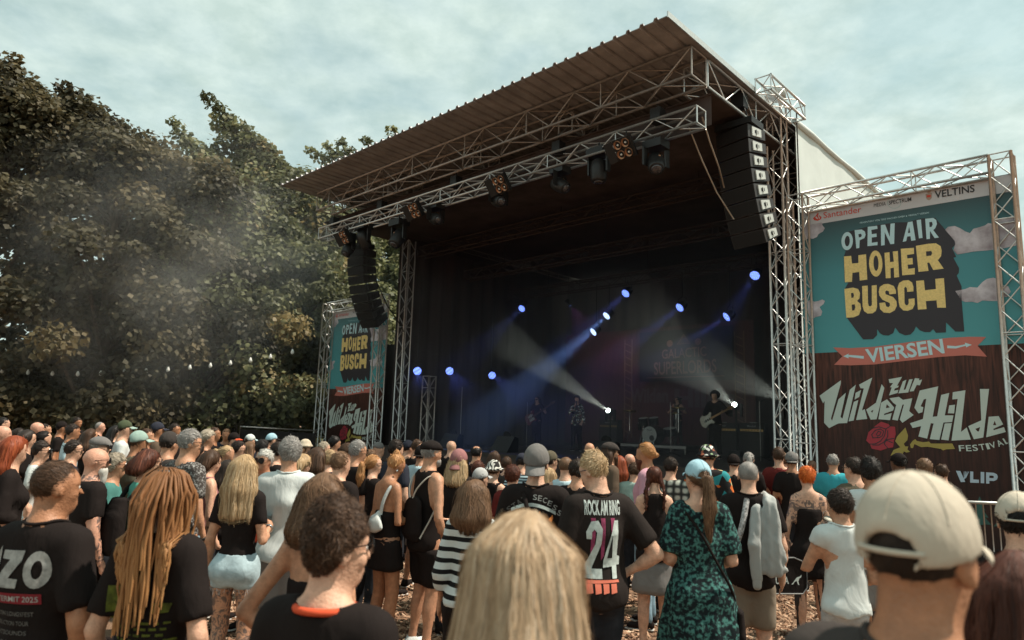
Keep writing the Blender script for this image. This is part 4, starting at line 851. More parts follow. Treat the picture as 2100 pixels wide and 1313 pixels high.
M_gl = mat('print_band_name', (.34, .15, .12), .7)
for txt, f0, f1, zz, hh in (('GALACTIC', .26, .74, 4.42, .34), ('SUPERLORDS', .17, .84, 3.86, .46)):
    w_ = ug0 - ug1; p2, f = place_text(txt, (w_ * f0, 0), (w_ * f1, .03), hh, .015); MB().add([S(ug0 - x, 8.19, zz + y) for x, y in p2], f).build('lettering', M_gl, gb)
cx = ug0 - (ug0 - ug1) * .5
for k in range(3):
    rr = .30 - k * .09; MB().add([S(cx + rr * math.cos(a_) * s_, 8.19 - .001 * k, 5.02 + rr * .8 * math.sin(a_) * s_) for s_ in (1, .86) for a_ in (math.pi / 2, math.pi * 7 / 6, math.pi * 11 / 6)], [(0, 1, 4, 3), (1, 2, 5, 4), (2, 0, 3, 5)]).build('emblem', M_gl, gb)
for k, s_ in enumerate((-1, 1)): MB().lathe(S(cx + s_ * .55, 8.195, 4.95), -SV, [(.12, 0), (.12, .003)], 18).build('emblem', M_gl, gb)
sbox(gb, 'rule', ug1 + .3, ug0 - .3, 8.19, 8.196, 3.74, 3.765, M_gl)
# ------------------------------------------------------------------ haze inside the stage, and smoke drifting before the trees
def volume_mat(name, c, dens, aniso, noise=None):
    m = bpy.data.materials.new(name); m.use_nodes = True; t = m.node_tree; t.nodes.clear()
    o = t.nodes.new('ShaderNodeOutputMaterial'); v = t.nodes.new('ShaderNodeVolumePrincipled'); v.inputs['Color'].default_value = (*c, 1); v.inputs['Density'].default_value = dens; v.inputs['Anisotropy'].default_value = aniso
    t.links.new(v.outputs[0], o.inputs['Volume'])
    if noise: noise(t, v)
    return m
hz = MB().hexa([S(12.2, -.4, 1.24), S(.5, -.4, 1.24), S(.5, 8.15, 1.24), S(12.2, 8.15, 1.24), S(12.2, -.4, 7.66), S(.5, -.4, 7.66), S(.5, 8.15, 7.66), S(12.2, 8.15, 7.66)]).build('stage_haze', volume_mat('stage_haze', (.85, .82, .84), .038, .25))
tag(hz, 'thin machine haze filling the dark stage', 'haze', kind='stuff')
def puff(t, v):
    tc_ = t.nodes.new('ShaderNodeTexCoord'); n = t.nodes.new('ShaderNodeTexNoise'); n.inputs['Scale'].default_value = .55; n.inputs['Detail'].default_value = 4; t.links.new(tc_.outputs['Object'], n.inputs['Vector'])
    ln = t.nodes.new('ShaderNodeVectorMath'); ln.operation = 'LENGTH'
    mp = t.nodes.new('ShaderNodeMapping'); mp.inputs['Scale'].default_value = (1 / 9.0, 1 / 2.0, 1 / 5.4); t.links.new(tc_.outputs['Object'], mp.inputs[0]); t.links.new(mp.outputs[0], ln.inputs[0])
    fall = t.nodes.new('ShaderNodeMapRange'); fall.inputs[1].default_value = .1; fall.inputs[2].default_value = 1.0; fall.inputs[3].default_value = 1; fall.inputs[4].default_value = 0; t.links.new(ln.outputs['Value'], fall.inputs[0])
    r = t.nodes.new('ShaderNodeMapRange'); r.inputs[1].default_value = .42; r.inputs[2].default_value = .72; r.inputs[3].default_value = .025; r.inputs[4].default_value = .20; t.links.new(n.outputs['Fac'], r.inputs[0])
    m_ = t.nodes.new('ShaderNodeMath'); m_.operation = 'MULTIPLY'; t.links.new(fall.outputs[0], m_.inputs[0]); t.links.new(r.outputs[0], m_.inputs[1]); t.links.new(m_.outputs[0], v.inputs['Density'])
sc_ = at_y(430, 560, 19.2)
sm = MB().box((0, 0, 0), (9.0, 2.0, 5.4)).build('smoke', volume_mat('drifting_smoke', (.9, .88, .84), .1, .3, puff), None, loc=Vector(sc_))
tag(sm, 'pale smoke drifting before the maples', 'smoke', kind='stuff')
# ------------------------------------------------------------------ people: bodies, clothes and hair grown from distance fields
def vnoise(X, Y, Z, sc, seed):
    """smooth lattice noise in -1..1 on broadcastable coordinates"""
    G = np.random.default_rng(seed).uniform(-1, 1, (24, 24, 24)).astype(np.float32)
    out_ = 0
    q = []
    for A in (X, Y, Z):
        a = np.asarray(A, np.float32) * sc + 100.0; i = np.floor(a).astype(np.int32); f = a - i; q.append((i % 24, (i + 1) % 24, f * f * (3 - 2 * f)))
    (x0, x1, fx), (y0, y1, fy), (z0, z1, fz) = q
    for xi, wx in ((x0, 1 - fx), (x1, fx)):
        for yi, wy in ((y0, 1 - fy), (y1, fy)):
            for zi, wz in ((z0, 1 - fz), (z1, fz)): out_ = out_ + G[xi, yi, zi] * (wx * wy * wz)
    return out_
def axis_pts(lo, hi, c, fine, f):
    pts = [lo]; x = lo
    while x < hi:
        st_ = f if any(a <= x <= b for a, b in fine) else c
        for a, b in fine:
            if x < a < x + st_: st_ = max(f * .6, a - x)
        x += st_; pts.append(x)
    return np.array(pts, np.float32)
class Field:
    def __init__(s, lo, hi, c, fine=((), (), ()), f=None):
        s.ax = [axis_pts(lo[i], hi[i], c, fine[i], f or c) for i in range(3)]
        s.D = np.full([len(a) for a in s.ax], .5, np.float32)
    def block(s, lo, hi):
        sl = []
        for i in range(3):
            a = s.ax[i]; i0 = max(0, np.searchsorted(a, lo[i]) - 1); i1 = min(len(a), np.searchsorted(a, hi[i]) + 1); sl.append(slice(i0, max(i1, i0 + 1)))
        return tuple(sl), s.ax[0][sl[0]][:, None, None], s.ax[1][sl[1]][None, :, None], s.ax[2][sl[2]][None, None, :]
    def put(s, fn, lo, hi, k=.03, op='u'):
        m = k + .05
        sl, X, Y, Z = s.block(np.asarray(lo) - m, np.asarray(hi) + m); d = fn(X, Y, Z); A = s.D[sl]
        if op == 'u':
            h = np.clip(.5 + .5 * (A - d) / k, 0, 1); s.D[sl] = A * (1 - h) + d * h - k * h * (1 - h)
        elif op == 's':
            d = -d; h = np.clip(.5 - .5 * (A - d) / k, 0, 1); s.D[sl] = A * (1 - h) + d * h + k * h * (1 - h)
    def cut(s, fn):       # keep where fn < 0
        X, Y, Z = s.ax[0][:, None, None], s.ax[1][None, :, None], s.ax[2][None, None, :]
        s.D = np.maximum(s.D, fn(X, Y, Z))
    def bump(s, fn):
        X, Y, Z = s.ax[0][:, None, None], s.ax[1][None, :, None], s.ax[2][None, None, :]
        s.D = s.D + fn(X, Y, Z)
    def prim(s, p):
        kind = p[0]
        if kind == 'rc':
            _, a, b, ra, rb, k = p[:6]; a = np.asarray(a, np.float32); b = np.asarray(b, np.float32); ba = b - a; L2 = float(ba @ ba) + 1e-9; clip_ = p[6] if len(p) > 6 else None
            def fn(X, Y, Z):
                h = np.clip(((X - a[0]) * ba[0] + (Y - a[1]) * ba[1] + (Z - a[2]) * ba[2]) / L2, 0, 1)
                d = np.sqrt((X - a[0] - h * ba[0]) ** 2 + (Y - a[1] - h * ba[1]) ** 2 + (Z - a[2] - h * ba[2]) ** 2) - (ra + (rb - ra) * h)
                if clip_ is not None:
                    n = ba / math.sqrt(L2); e = a + ba * clip_; d = np.maximum(d, (X - e[0]) * n[0] + (Y - e[1]) * n[1] + (Z - e[2]) * n[2])
                return d
            R = max(ra, rb); s.put(fn, np.minimum(a, b) - R, np.maximum(a, b) + R, k)
        elif kind in ('el', 'els'):
            _, c, r, Rm, k = p[:5]; c = np.asarray(c, np.float32); r = np.asarray(r, np.float32)
            def fn(X, Y, Z):
                x, y, z = X - c[0], Y - c[1], Z - c[2]
                if Rm is not None: x, y, z = (Rm[0][0] * x + Rm[1][0] * y + Rm[2][0] * z, Rm[0][1] * x + Rm[1][1] * y + Rm[2][1] * z, Rm[0][2] * x + Rm[1][2] * y + Rm[2][2] * z)
                k0 = np.sqrt((x / r[0]) ** 2 + (y / r[1]) ** 2 + (z / r[2]) ** 2); k1 = np.sqrt((x / r[0] ** 2) ** 2 + (y / r[1] ** 2) ** 2 + (z / r[2] ** 2) ** 2) + 1e-6
                return k0 * (k0 - 1) / k1
            R = float(r.max()); s.put(fn, c - R, c + R, k, 's' if kind == 'els' else 'u')
        elif kind == 'loft':
            _, secs, k = p[:3]; S_ = np.array(secs, np.float32)
            def fn(X, Y, Z):
                z = np.clip(Z, S_[0, 0], S_[-1, 0]); cx_, cy_, rx, ry = (np.interp(z, S_[:, 0], S_[:, i]).astype(np.float32) for i in (1, 2, 3, 4))
                d = (np.sqrt(((X - cx_) / rx) ** 2 + ((Y - cy_) / ry) ** 2) - 1) * np.minimum(rx, ry)
                return np.maximum(d, np.maximum(S_[0, 0] - Z, Z - S_[-1, 0]))
            R = float(max(S_[:, 3].max(), S_[:, 4].max())) + float(np.abs(S_[:, 1:3]).max()); s.put(fn, (-R, -R, S_[0, 0]), (R, R, S_[-1, 0]), k)
    def mesh(s):
        D = s.D; Sg = D < 0; xs_, ys_, zs_ = s.ax
        cnt = np.zeros([n - 1 for n in D.shape], np.int8)
        for i in (0, 1):
            for j in (0, 1):
                for k in (0, 1): cnt += Sg[i:D.shape[0] - 1 + i, j:D.shape[1] - 1 + j, k:D.shape[2] - 1 + k]
        I, J, K = np.nonzero((cnt > 0) & (cnt < 8)); n = len(I)
        if n == 0: return np.zeros((0, 3), np.float32), np.zeros((0, 4), np.int32)
        vid = np.full(cnt.shape, -1, np.int32); vid[I, J, K] = np.arange(n)
        acc = np.zeros((n, 3), np.float32); w = np.zeros(n, np.float32)
        cor = [(i, j, k) for i in (0, 1) for j in (0, 1) for k in (0, 1)]
        val = {c: D[I + c[0], J + c[1], K + c[2]] for c in cor}
        pos = lambda c: np.stack([xs_[I + c[0]], ys_[J + c[1]], zs_[K + c[2]]], 1)
        for a in cor:
            for ax_ in range(3):
                if a[ax_]: continue
                b = list(a); b[ax_] = 1; b = tuple(b); va, vb = val[a], val[b]; m = (va < 0) != (vb < 0)
                t = np.where(m, va / np.where(m, va - vb, 1), 0); pa, pb = pos(a), pos(b)
                acc += np.where(m[:, None], pa + (pb - pa) * t[:, None], 0); w += m
        V = acc / w[:, None]; F = []
        for ax_ in range(3):
            o1, o2 = [(1, 2), (2, 0), (0, 1)][ax_]
            A = np.take(Sg, np.arange(0, D.shape[ax_] - 1), ax_); B = np.take(Sg, np.arange(1, D.shape[ax_]), ax_)
            idx = np.array(np.nonzero(A != B)); ok = np.ones(idx.shape[1], bool)
            for o in (o1, o2): ok &= (idx[o] > 0) & (idx[o] < D.shape[o] - 1)
            idx = idx[:, ok]; ins = A[tuple(idx)]
            def cell(d1, d2):
                q = idx.copy(); q[o1] -= d1; q[o2] -= d2; return vid[tuple(q)]
            q = np.stack([cell(1, 1), cell(0, 1), cell(0, 0), cell(1, 0)], 1); q[~ins] = q[~ins][:, ::-1]; F.append(q)
        F = np.concatenate(F); F = F[(F >= 0).all(1)]
        return V, F
    def sample(s, P):
        """value and gradient at points"""
        ix = []; fr = []
        for i in range(3):
            a = s.ax[i]; j = np.clip(np.searchsorted(a, P[:, i]) - 1, 0, len(a) - 2); ix.append(j); fr.append(np.clip((P[:, i] - a[j]) / (a[j + 1] - a[j]), 0, 1))
        def at(o): return s.D[ix[0] + o[0], ix[1] + o[1], ix[2] + o[2]]
        v = 0; g = np.zeros_like(P)
        for i in (0, 1):
            for j in (0, 1):
                for k in (0, 1):
                    wx = fr[0] if i else 1 - fr[0]; wy = fr[1] if j else 1 - fr[1]; wz = fr[2] if k else 1 - fr[2]; a = at((i, j, k)); v = v + a * wx * wy * wz
                    g[:, 0] += (1 if i else -1) * a * wy * wz; g[:, 1] += (1 if j else -1) * a * wx * wz; g[:, 2] += (1 if k else -1) * a * wx * wy
        for i in range(3): g[:, i] /= (s.ax[i][ix[i] + 1] - s.ax[i][ix[i]])
        return v, g / (np.linalg.norm(g, axis=1)[:, None] + 1e-6)
def rotz(a): c, s_ = math.cos(a), math.sin(a); return np.array([[c, -s_, 0], [s_, c, 0], [0, 0, 1]])
def rotx(a): c, s_ = math.cos(a), math.sin(a); return np.array([[1, 0, 0], [0, c, -s_], [0, s_, c]])
def roty(a): c, s_ = math.cos(a), math.sin(a); return np.array([[c, 0, s_], [0, 1, 0], [-s_, 0, c]])

ARMS = {   # elbow, wrist, grip, palm direction (right arm; mirrored for the left), before scaling to the shoulders
    'down': ((.235, -.035, 1.115), (.235, .055, .875), 0), 'loose': ((.26, -.05, 1.12), (.245, .05, .885), 0), 'front': ((.235, -.03, 1.13), (.085, .20, 1.06), 0),
    'fold': ((.245, .02, 1.13), (-.03, .205, 1.15), 0), 'hold': ((.245, -.04, 1.125), (.15, .20, 1.19), 1), 'drink': ((.25, .08, 1.17), (.075, .17, 1.44), 1),
    'hip': ((.36, -.10, 1.14), (.185, .01, 1.01), 0), 'phone': ((.24, .0, 1.12), (.07, .27, 1.24), 1), 'up': ((.27, .14, 1.35), (.15, .26, 1.58), 1), 'side': ((.34, .02, 1.16), (.30, .22, 1.22), 1),
    'fret': ((.40, .05, 1.17), (.52, .28, 1.27), 1), 'strum': ((.30, -.08, 1.16), (.10, .17, 1.03), 1), 'mic': ((.26, .06, 1.17), (.05, .16, 1.43), 1), 'back': ((.27, -.12, 1.14), (.12, -.16, .98), 0),
}
class Fig:
    """skeleton of one person, in metres, standing at the origin and facing +y"""
    def __init__(s, P):
        s.P = P; s.k = k = P['h'] / 1.75; fem = P.get('sex', 'm') == 'f'; g = P.get('girth', 1.0); s.fem = fem; s.g = g
        sh = (.134 if fem else .156) * (1 + .25 * (g - 1)); s.sh = sh
        st = P.get('stance', 0.0); r = np.random.default_rng(P.get('seed', 1)); s.r = r
        hip = .088 if fem else .084
        J = {}
        sway = P.get('sway', r.uniform(-.015, .015))
        for sd_, nm in ((1, 'R'), (-1, 'L')):
            fwd = (.05 * st) * sd_
            wide = P.get('wide', .115)
            J['hip' + nm] = np.array([hip * sd_ + sway, .0, .92]); J['knee' + nm] = np.array([(hip + .3 * (wide - hip)) * sd_ + sway * .5, .025 + fwd * .6, .49]); J['ank' + nm] = np.array([wide * sd_, -.03 + fwd, .085]); J['toe' + nm] = np.array([(wide + .035) * sd_, .135 + fwd, .03])
            J['sho' + nm] = np.array([sh * sd_ + sway, -.012, 1.422])
            e, w, grip = ARMS[P.get('arm' + nm, 'down')]
            sx = np.array([sd_, 1, 1]); f_ = (sh + .012) / .172
            J['elb' + nm] = np.array(e) * sx * np.array([f_ if abs(e[0]) > .1 else 1, 1, 1]) + np.array([sway, 0, 0]); J['wri' + nm] = np.array(w) * sx + np.array([sway, 0, 0]); J['grip' + nm] = grip
        s.J = J; s.sway = sway
        s.neck0 = np.array([sway, -.025, 1.455]); s.neck1 = np.array([sway, .0, 1.550]); s.hs = np.array([.885, .82, .865]) if fem else np.array([.93, .86, .90])
        s.HR = rotz(R_(-P.get('yaw', 0))) @ rotx(R_(-P.get('pitch', 0))) @ roty(R_(P.get('roll', 0)))
        s.hc = s.neck1 + s.HR @ np.array([0, .012, .088])
        gx, gy = g, 1 + (g - 1) * 1.35
        if fem: T = [(.80, .0, .0, .10, .09), (.86, 0, -.012, .160, .112), (.93, 0, -.012, .166, .118), (1.0, 0, -.002, .148, .102), (1.09, 0, .004, .122, .088), (1.18, 0, .0, .130, .094), (1.27, 0, .012, .142, .112), (1.34, 0, .002, .140, .096), (1.41, 0, -.012, .124, .074), (1.46, 0, -.02, .075, .056)]
        else: T = [(.80, .0, .0, .10, .09), (.86, 0, -.01, .152, .108), (.93, 0, -.01, .156, .112), (1.0, 0, .0, .148, .104), (1.09, 0, .004, .142, .098), (1.18, 0, .002, .148, .102), (1.27, 0, .0, .160, .110), (1.34, 0, -.006, .162, .104), (1.41, 0, -.014, .146, .082), (1.465, 0, -.022, .085, .06)]
        s.T = [(z, cx_ + sway, cy_ + (gy - 1) * .05 * math.exp(-((z - 1.08) / .15) ** 2), rx * .93 * (gx if z < 1.33 else 1 + (gx - 1) * .4), ry * (gy if z < 1.33 else 1 + (gy - 1) * .4)) for z, cx_, cy_, rx, ry in T]
    def H(s, p): return s.hc + s.HR @ (np.asarray(p, float) * s.hs)
    def hand(s, nm):
        """prims of one hand plus its frame"""
        w = s.J['wri' + nm]; a = unit(w - s.J['elb' + nm]); sd_ = 1 if nm == 'R' else -1
        inward = np.array([-sd_, 0, 0.0]); b = unit(inward - a * (inward @ a)) if abs(a[0]) < .9 else unit(np.array([0, 1.0, 0]))
        grip = s.J['grip' + nm]
        if grip: b = unit(np.array([-sd_ * .8, .6, 0]) - a * (np.array([-sd_ * .8, .6, 0]) @ a))
        c = np.cross(a, b) * sd_      # towards the thumb side
        if c[2] < 0 and grip: c = -c
        if not grip and c[1] < 0: c = -c
        pr = [('el', w + a * .045, (.040, .016, .046), np.stack([c, b, a], 1).T.T, .012), ('rc', w, w + a * .03, .026, .026, .02)]
        base = w + a * .08
        curl = (.55, .75, .6) if grip else (.18, .3, .25)
        for i, (o, L) in enumerate(((.029, .068), (.010, .078), (-.009, .072), (-.027, .058))):
            p = base + c * o - a * (.006 * abs(i - 1)); ang = 0; r_f = .0085
            for q, fr_ in enumerate((.45, .32, .23)):
                ang += curl[q] * (1 + .08 * i); d = a * math.cos(ang) + b * math.sin(ang); p2 = p + d * L * fr_ * 1.08; pr.append(('rc', p, p2, r_f, r_f - .0008, .004)); p = p2; r_f -= .0007
        t0 = w + a * .025 + c * .03; t1 = t0 + unit(c * .75 + a * .6 + b * (.5 if grip else .25)) * .035; t2 = t1 + unit(c * .15 + a * .9 + b * (.7 if grip else .25)) * .03
        pr += [('rc', t0, t1, .012, .0105, .01), ('rc', t1, t2, .010, .0085, .004)]
        return pr, (w + a * .085 + b * .045, a, b, c)
    def head_prims(s):
        f = float(s.hs.mean()); R = s.HR; H = s.H
        e = lambda c, r, k=.02, kind='el': (kind, H(c), np.array(r) * s.hs, R, k)
        P = [e((0, -.014, .030), (.077, .097, .090), .01), e((0, .030, -.045), (.060, .064, .078), .035), e((0, .068, -.096), (.026, .022, .020), .025),
             e((0, .020, .035), (.070, .074, .062), .03), ('rc', H((0, .094, .012)), H((0, .116, -.030)), .006, .011, .012), e((0, .090, -.066), (.024, .012, .009), .010), e((0, .088, -.078), (.020, .011, .008), .008),
             ('rc', H((-.045, .078, .030)), H((.045, .078, .030)), .012, .012, .02)]
        for sd_ in (-1, 1):
            P += [e((.033 * sd_, .098, .006), (.018, .014, .012), .012, 'els'), e((.032 * sd_, .078, .004), (.014, .014, .013), .004), e((.042 * sd_, .070, -.03), (.022, .02, .022), .02)]
            P += [('el', H((.081 * sd_, -.008, -.012)), np.array((.011, .022, .033)) * f, R @ rotz(.45 * -sd_) @ rotx(-.2), .006), ('els', H((.094 * sd_, .0, -.010)), np.array((.008, .010, .018)), R @ rotz(.45 * -sd_), .005)]
        P += [('rc', s.neck0, s.neck1 + s.HR @ np.array([0, -.012, .02]), .056 * (.84 if s.fem else 1) * (1 + .5 * (s.g - 1)), .050 * (.84 if s.fem else 1.0) * (1 + .4 * (s.g - 1)), .03), ('rc', s.neck0 + np.array([0, .03, -.02]), H((0, .02, -.06)), .045 * f, .04 * f, .03)]
        return P
    def arm_r(s): q = (.82 if s.fem else 1.0) * (1 + .55 * (s.g - 1)) * s.P.get('arm_k', 1.0); return .050 * q, .042 * q, .040 * q, .026 * q
    def leg_r(s): q = (1.0 if s.fem else .97) * (1 + .45 * (s.g - 1)); return .086 * q, .058 * q, .054 * q, .036 * q
    def body_prims(s):
        J = s.J; P = [('loft', s.T, .03)]
        a0, a1, a2, a3 = s.arm_r(); l0, l1, l2, l3 = s.leg_r()
        P.append(('rc', J['shoL'] * np.array([.8, 1, 1]), J['shoR'] * np.array([.8, 1, 1]), .052, .052, .05))
        for nm, sd_ in (('R', 1), ('L', -1)):
            P += [('rc', s.neck0 + np.array([0, 0, .03]), J['sho' + nm] + np.array([-.03 * sd_, 0, .012]), .045, .038, .05), ('rc', J['sho' + nm], J['elb' + nm], a0 * 1.12, a1, .035), ('rc', J['elb' + nm], J['wri' + nm], a2, a3, .02),
                  ('el', J['elb' + nm] * .68 + J['wri' + nm] * .32, np.array([1, 1, 1]) * a2 * 1.06, None, .03)]
            P += [('rc', J['hip' + nm], J['knee' + nm], l0, l1, .04), ('rc', J['knee' + nm], J['ank' + nm], l2, l3, .03), ('el', J['knee' + nm] * .68 + J['ank' + nm] * .32 + np.array([0, -.018, 0]), np.array([.9, 1, 2.0]) * l2 * 1.0, None, .035),
                  ('el', J['hip' + nm] * np.array([.85, 1, 1]) + np.array([0, -.05, -.015]), np.array([.08, .075, .085]) * (1.06 if s.fem else .97) * s.g, None, .04),
                  ('rc', J['ank' + nm] + np.array([0, -.02, -.03]), J['toe' + nm], .036, .026, .025)]
            if s.fem: P.append(('el', np.array([.068 * sd_ + s.sway, .085, 1.255]), (.058, .05, .058), None, .035))
            P += s.hand(nm)[0]
        return P + s.head_prims()
def bounds(prims):
    lo = np.full(3, 9.0); hi = -lo
    for p in prims:
        if p[0] == 'rc': R = max(p[3], p[4]); lo = np.minimum(lo, np.minimum(p[1], p[2]) - R); hi = np.maximum(hi, np.maximum(p[1], p[2]) + R)
        elif p[0] == 'el': lo = np.minimum(lo, np.asarray(p[1]) - max(p[2])); hi = np.maximum(hi, np.asarray(p[1]) + max(p[2]))
        elif p[0] == 'loft':
            for z, cx_, cy_, rx, ry in p[1]: lo = np.minimum(lo, (cx_ - rx, cy_ - ry, z)); hi = np.maximum(hi, (cx_ + rx, cy_ + ry, z))
    return lo - .03, hi + .03
def grow(prims, c, fine=((), (), ()), f=None):
    lo, hi = bounds(prims); F = Field(lo, hi, c, fine, f)
    for p in prims: F.prim(p)
    return F
def smoothv(V, Fq, it=1, lam=.5):
    n = len(V)
    A = np.concatenate([Fq[:, i] for i in range(4)] + [Fq[:, (i + 1) % 4] for i in range(4)]); B = np.concatenate([Fq[:, (i + 1) % 4] for i in range(4)] + [Fq[:, i] for i in range(4)])
    w = np.bincount(A, minlength=n)
    for _ in range(it):
        acc = np.stack([np.bincount(A, V[B, i], n) for i in range(3)], 1)
        V = V * (1 - lam) + lam * acc / np.maximum(w, 1)[:, None]
    return V

# materials of people
def skin_mat(tone, tattoo=False):
    key = 'skin_%s%s' % (tone, '_tattooed' if tattoo else '')
    if key in _mats: return _mats[key]
    c = {'fair': (.58, .33, .225), 'mid': (.48, .245, .148), 'tan': (.37, .168, .088), 'brown': (.15, .07, .04), 'pink': (.56, .29, .20)}[tone]
    m = mat(key, c, .5, var=.2, vscale=26, bump=.22, bscale=120, spec=.45)
    if tattoo:
        t = m.node_tree; b = t.nodes['Principled BSDF']; src = b.inputs['Base Color'].links[0].from_socket
        tc_ = t.nodes.new('ShaderNodeTexCoord'); n = t.nodes.new('ShaderNodeTexNoise'); n.inputs['Scale'].default_value = 17; n.inputs['Detail'].default_value = 3; n.inputs['Distortion'].default_value = 2.2; t.links.new(tc_.outputs['Object'], n.inputs['Vector'])
        r = t.nodes.new('ShaderNodeValToRGB'); r.color_ramp.elements[0].position = .46; r.color_ramp.elements[1].position = .56; t.links.new(n.outputs['Fac'], r.inputs[0])
        mx_ = t.nodes.new('ShaderNodeMix'); mx_.data_type = 'RGBA'; mx_.inputs['B'].default_value = (.05, .05, .055, 1); mm = t.nodes.new('ShaderNodeMath'); mm.operation = 'MULTIPLY'; mm.inputs[1].default_value = .8
        t.links.new(r.outputs[0], mm.inputs[0]); t.links.new(mm.outputs[0], mx_.inputs['Factor']); t.links.new(src, mx_.inputs['A']); t.links.new(mx_.outputs['Result'], b.inputs['Base Color'])
    return m
HAIRC = {'blonde': ((.16, .095, .045), (.46, .31, .17), (.68, .53, .36)), 'ashblonde': ((.17, .11, .065), (.42, .29, .18), (.66, .53, .40)), 'red': ((.08, .018, .008), (.26, .055, .02), (.40, .11, .04)), 'orange': ((.22, .04, .008), (.62, .13, .02), (.75, .22, .05)), 'ginger': ((.20, .085, .03), (.42, .20, .08), (.60, .34, .16)),
         'brown': ((.022, .012, .008), (.065, .034, .02), (.15, .08, .045)), 'dark': ((.010, .007, .006), (.026, .017, .013), (.07, .045, .032)), 'black': ((.006, .005, .005), (.014, .011, .010), (.045, .035, .032)), 'lightbrown': ((.055, .03, .018), (.16, .088, .05), (.32, .19, .11)),
         'auburn': ((.022, .008, .006), (.085, .026, .015), (.20, .07, .04)), 'grey': ((.09, .08, .075), (.27, .25, .235), (.50, .48, .455)), 'dread': ((.07, .028, .012), (.24, .105, .042), (.48, .25, .10)), 'white': ((.28, .27, .25), (.55, .53, .49), (.72, .70, .66)), 'greyblonde': ((.14, .115, .085), (.36, .30, .23), (.60, .52, .42))}
_hm = {}
def hair_mat(c):
    if c not in _hm: a, b, d = HAIRC[c]; _hm[c] = tone_mat('hair_' + c, [(0, a), (.5, b), (1, d)], .55, 0, .22)
    return _hm[c]
COL = {'black': (.0155, .0115, .0108), 'offblack': (.022, .017, .0155), 'charcoal': (.05, .042, .039), 'grey': (.20, .19, .185), 'lightgrey': (.40, .40, .40), 'white': (.56, .59, .58), 'paleblue': (.42, .55, .60), 'navy': (.03, .032, .045), 'teal': (.07, .20, .18), 'turquoise': (.05, .34, .40), 'maroon': (.13, .022, .02), 'red': (.50, .05, .03), 'orangered': (.60, .09, .04),
       'brown': (.10, .07, .05), 'olive': (.10, .085, .06), 'pink': (.50, .27, .33), 'beige': (.50, .44, .36), 'denim': (.20, .30, .37), 'paledenim': (.36, .46, .50), 'darkdenim': (.022, .024, .030), 'khaki': (.22, .18, .14), 'green': (.07, .085, .05), 'mint': (.28, .38, .34), 'capgrey': (.16, .15, .145), 'skyblue': (.34, .52, .60), 'mauve': (.28, .13, .13), 'cream': (.52, .44, .34), 'aqua': (.09, .33, .26)}
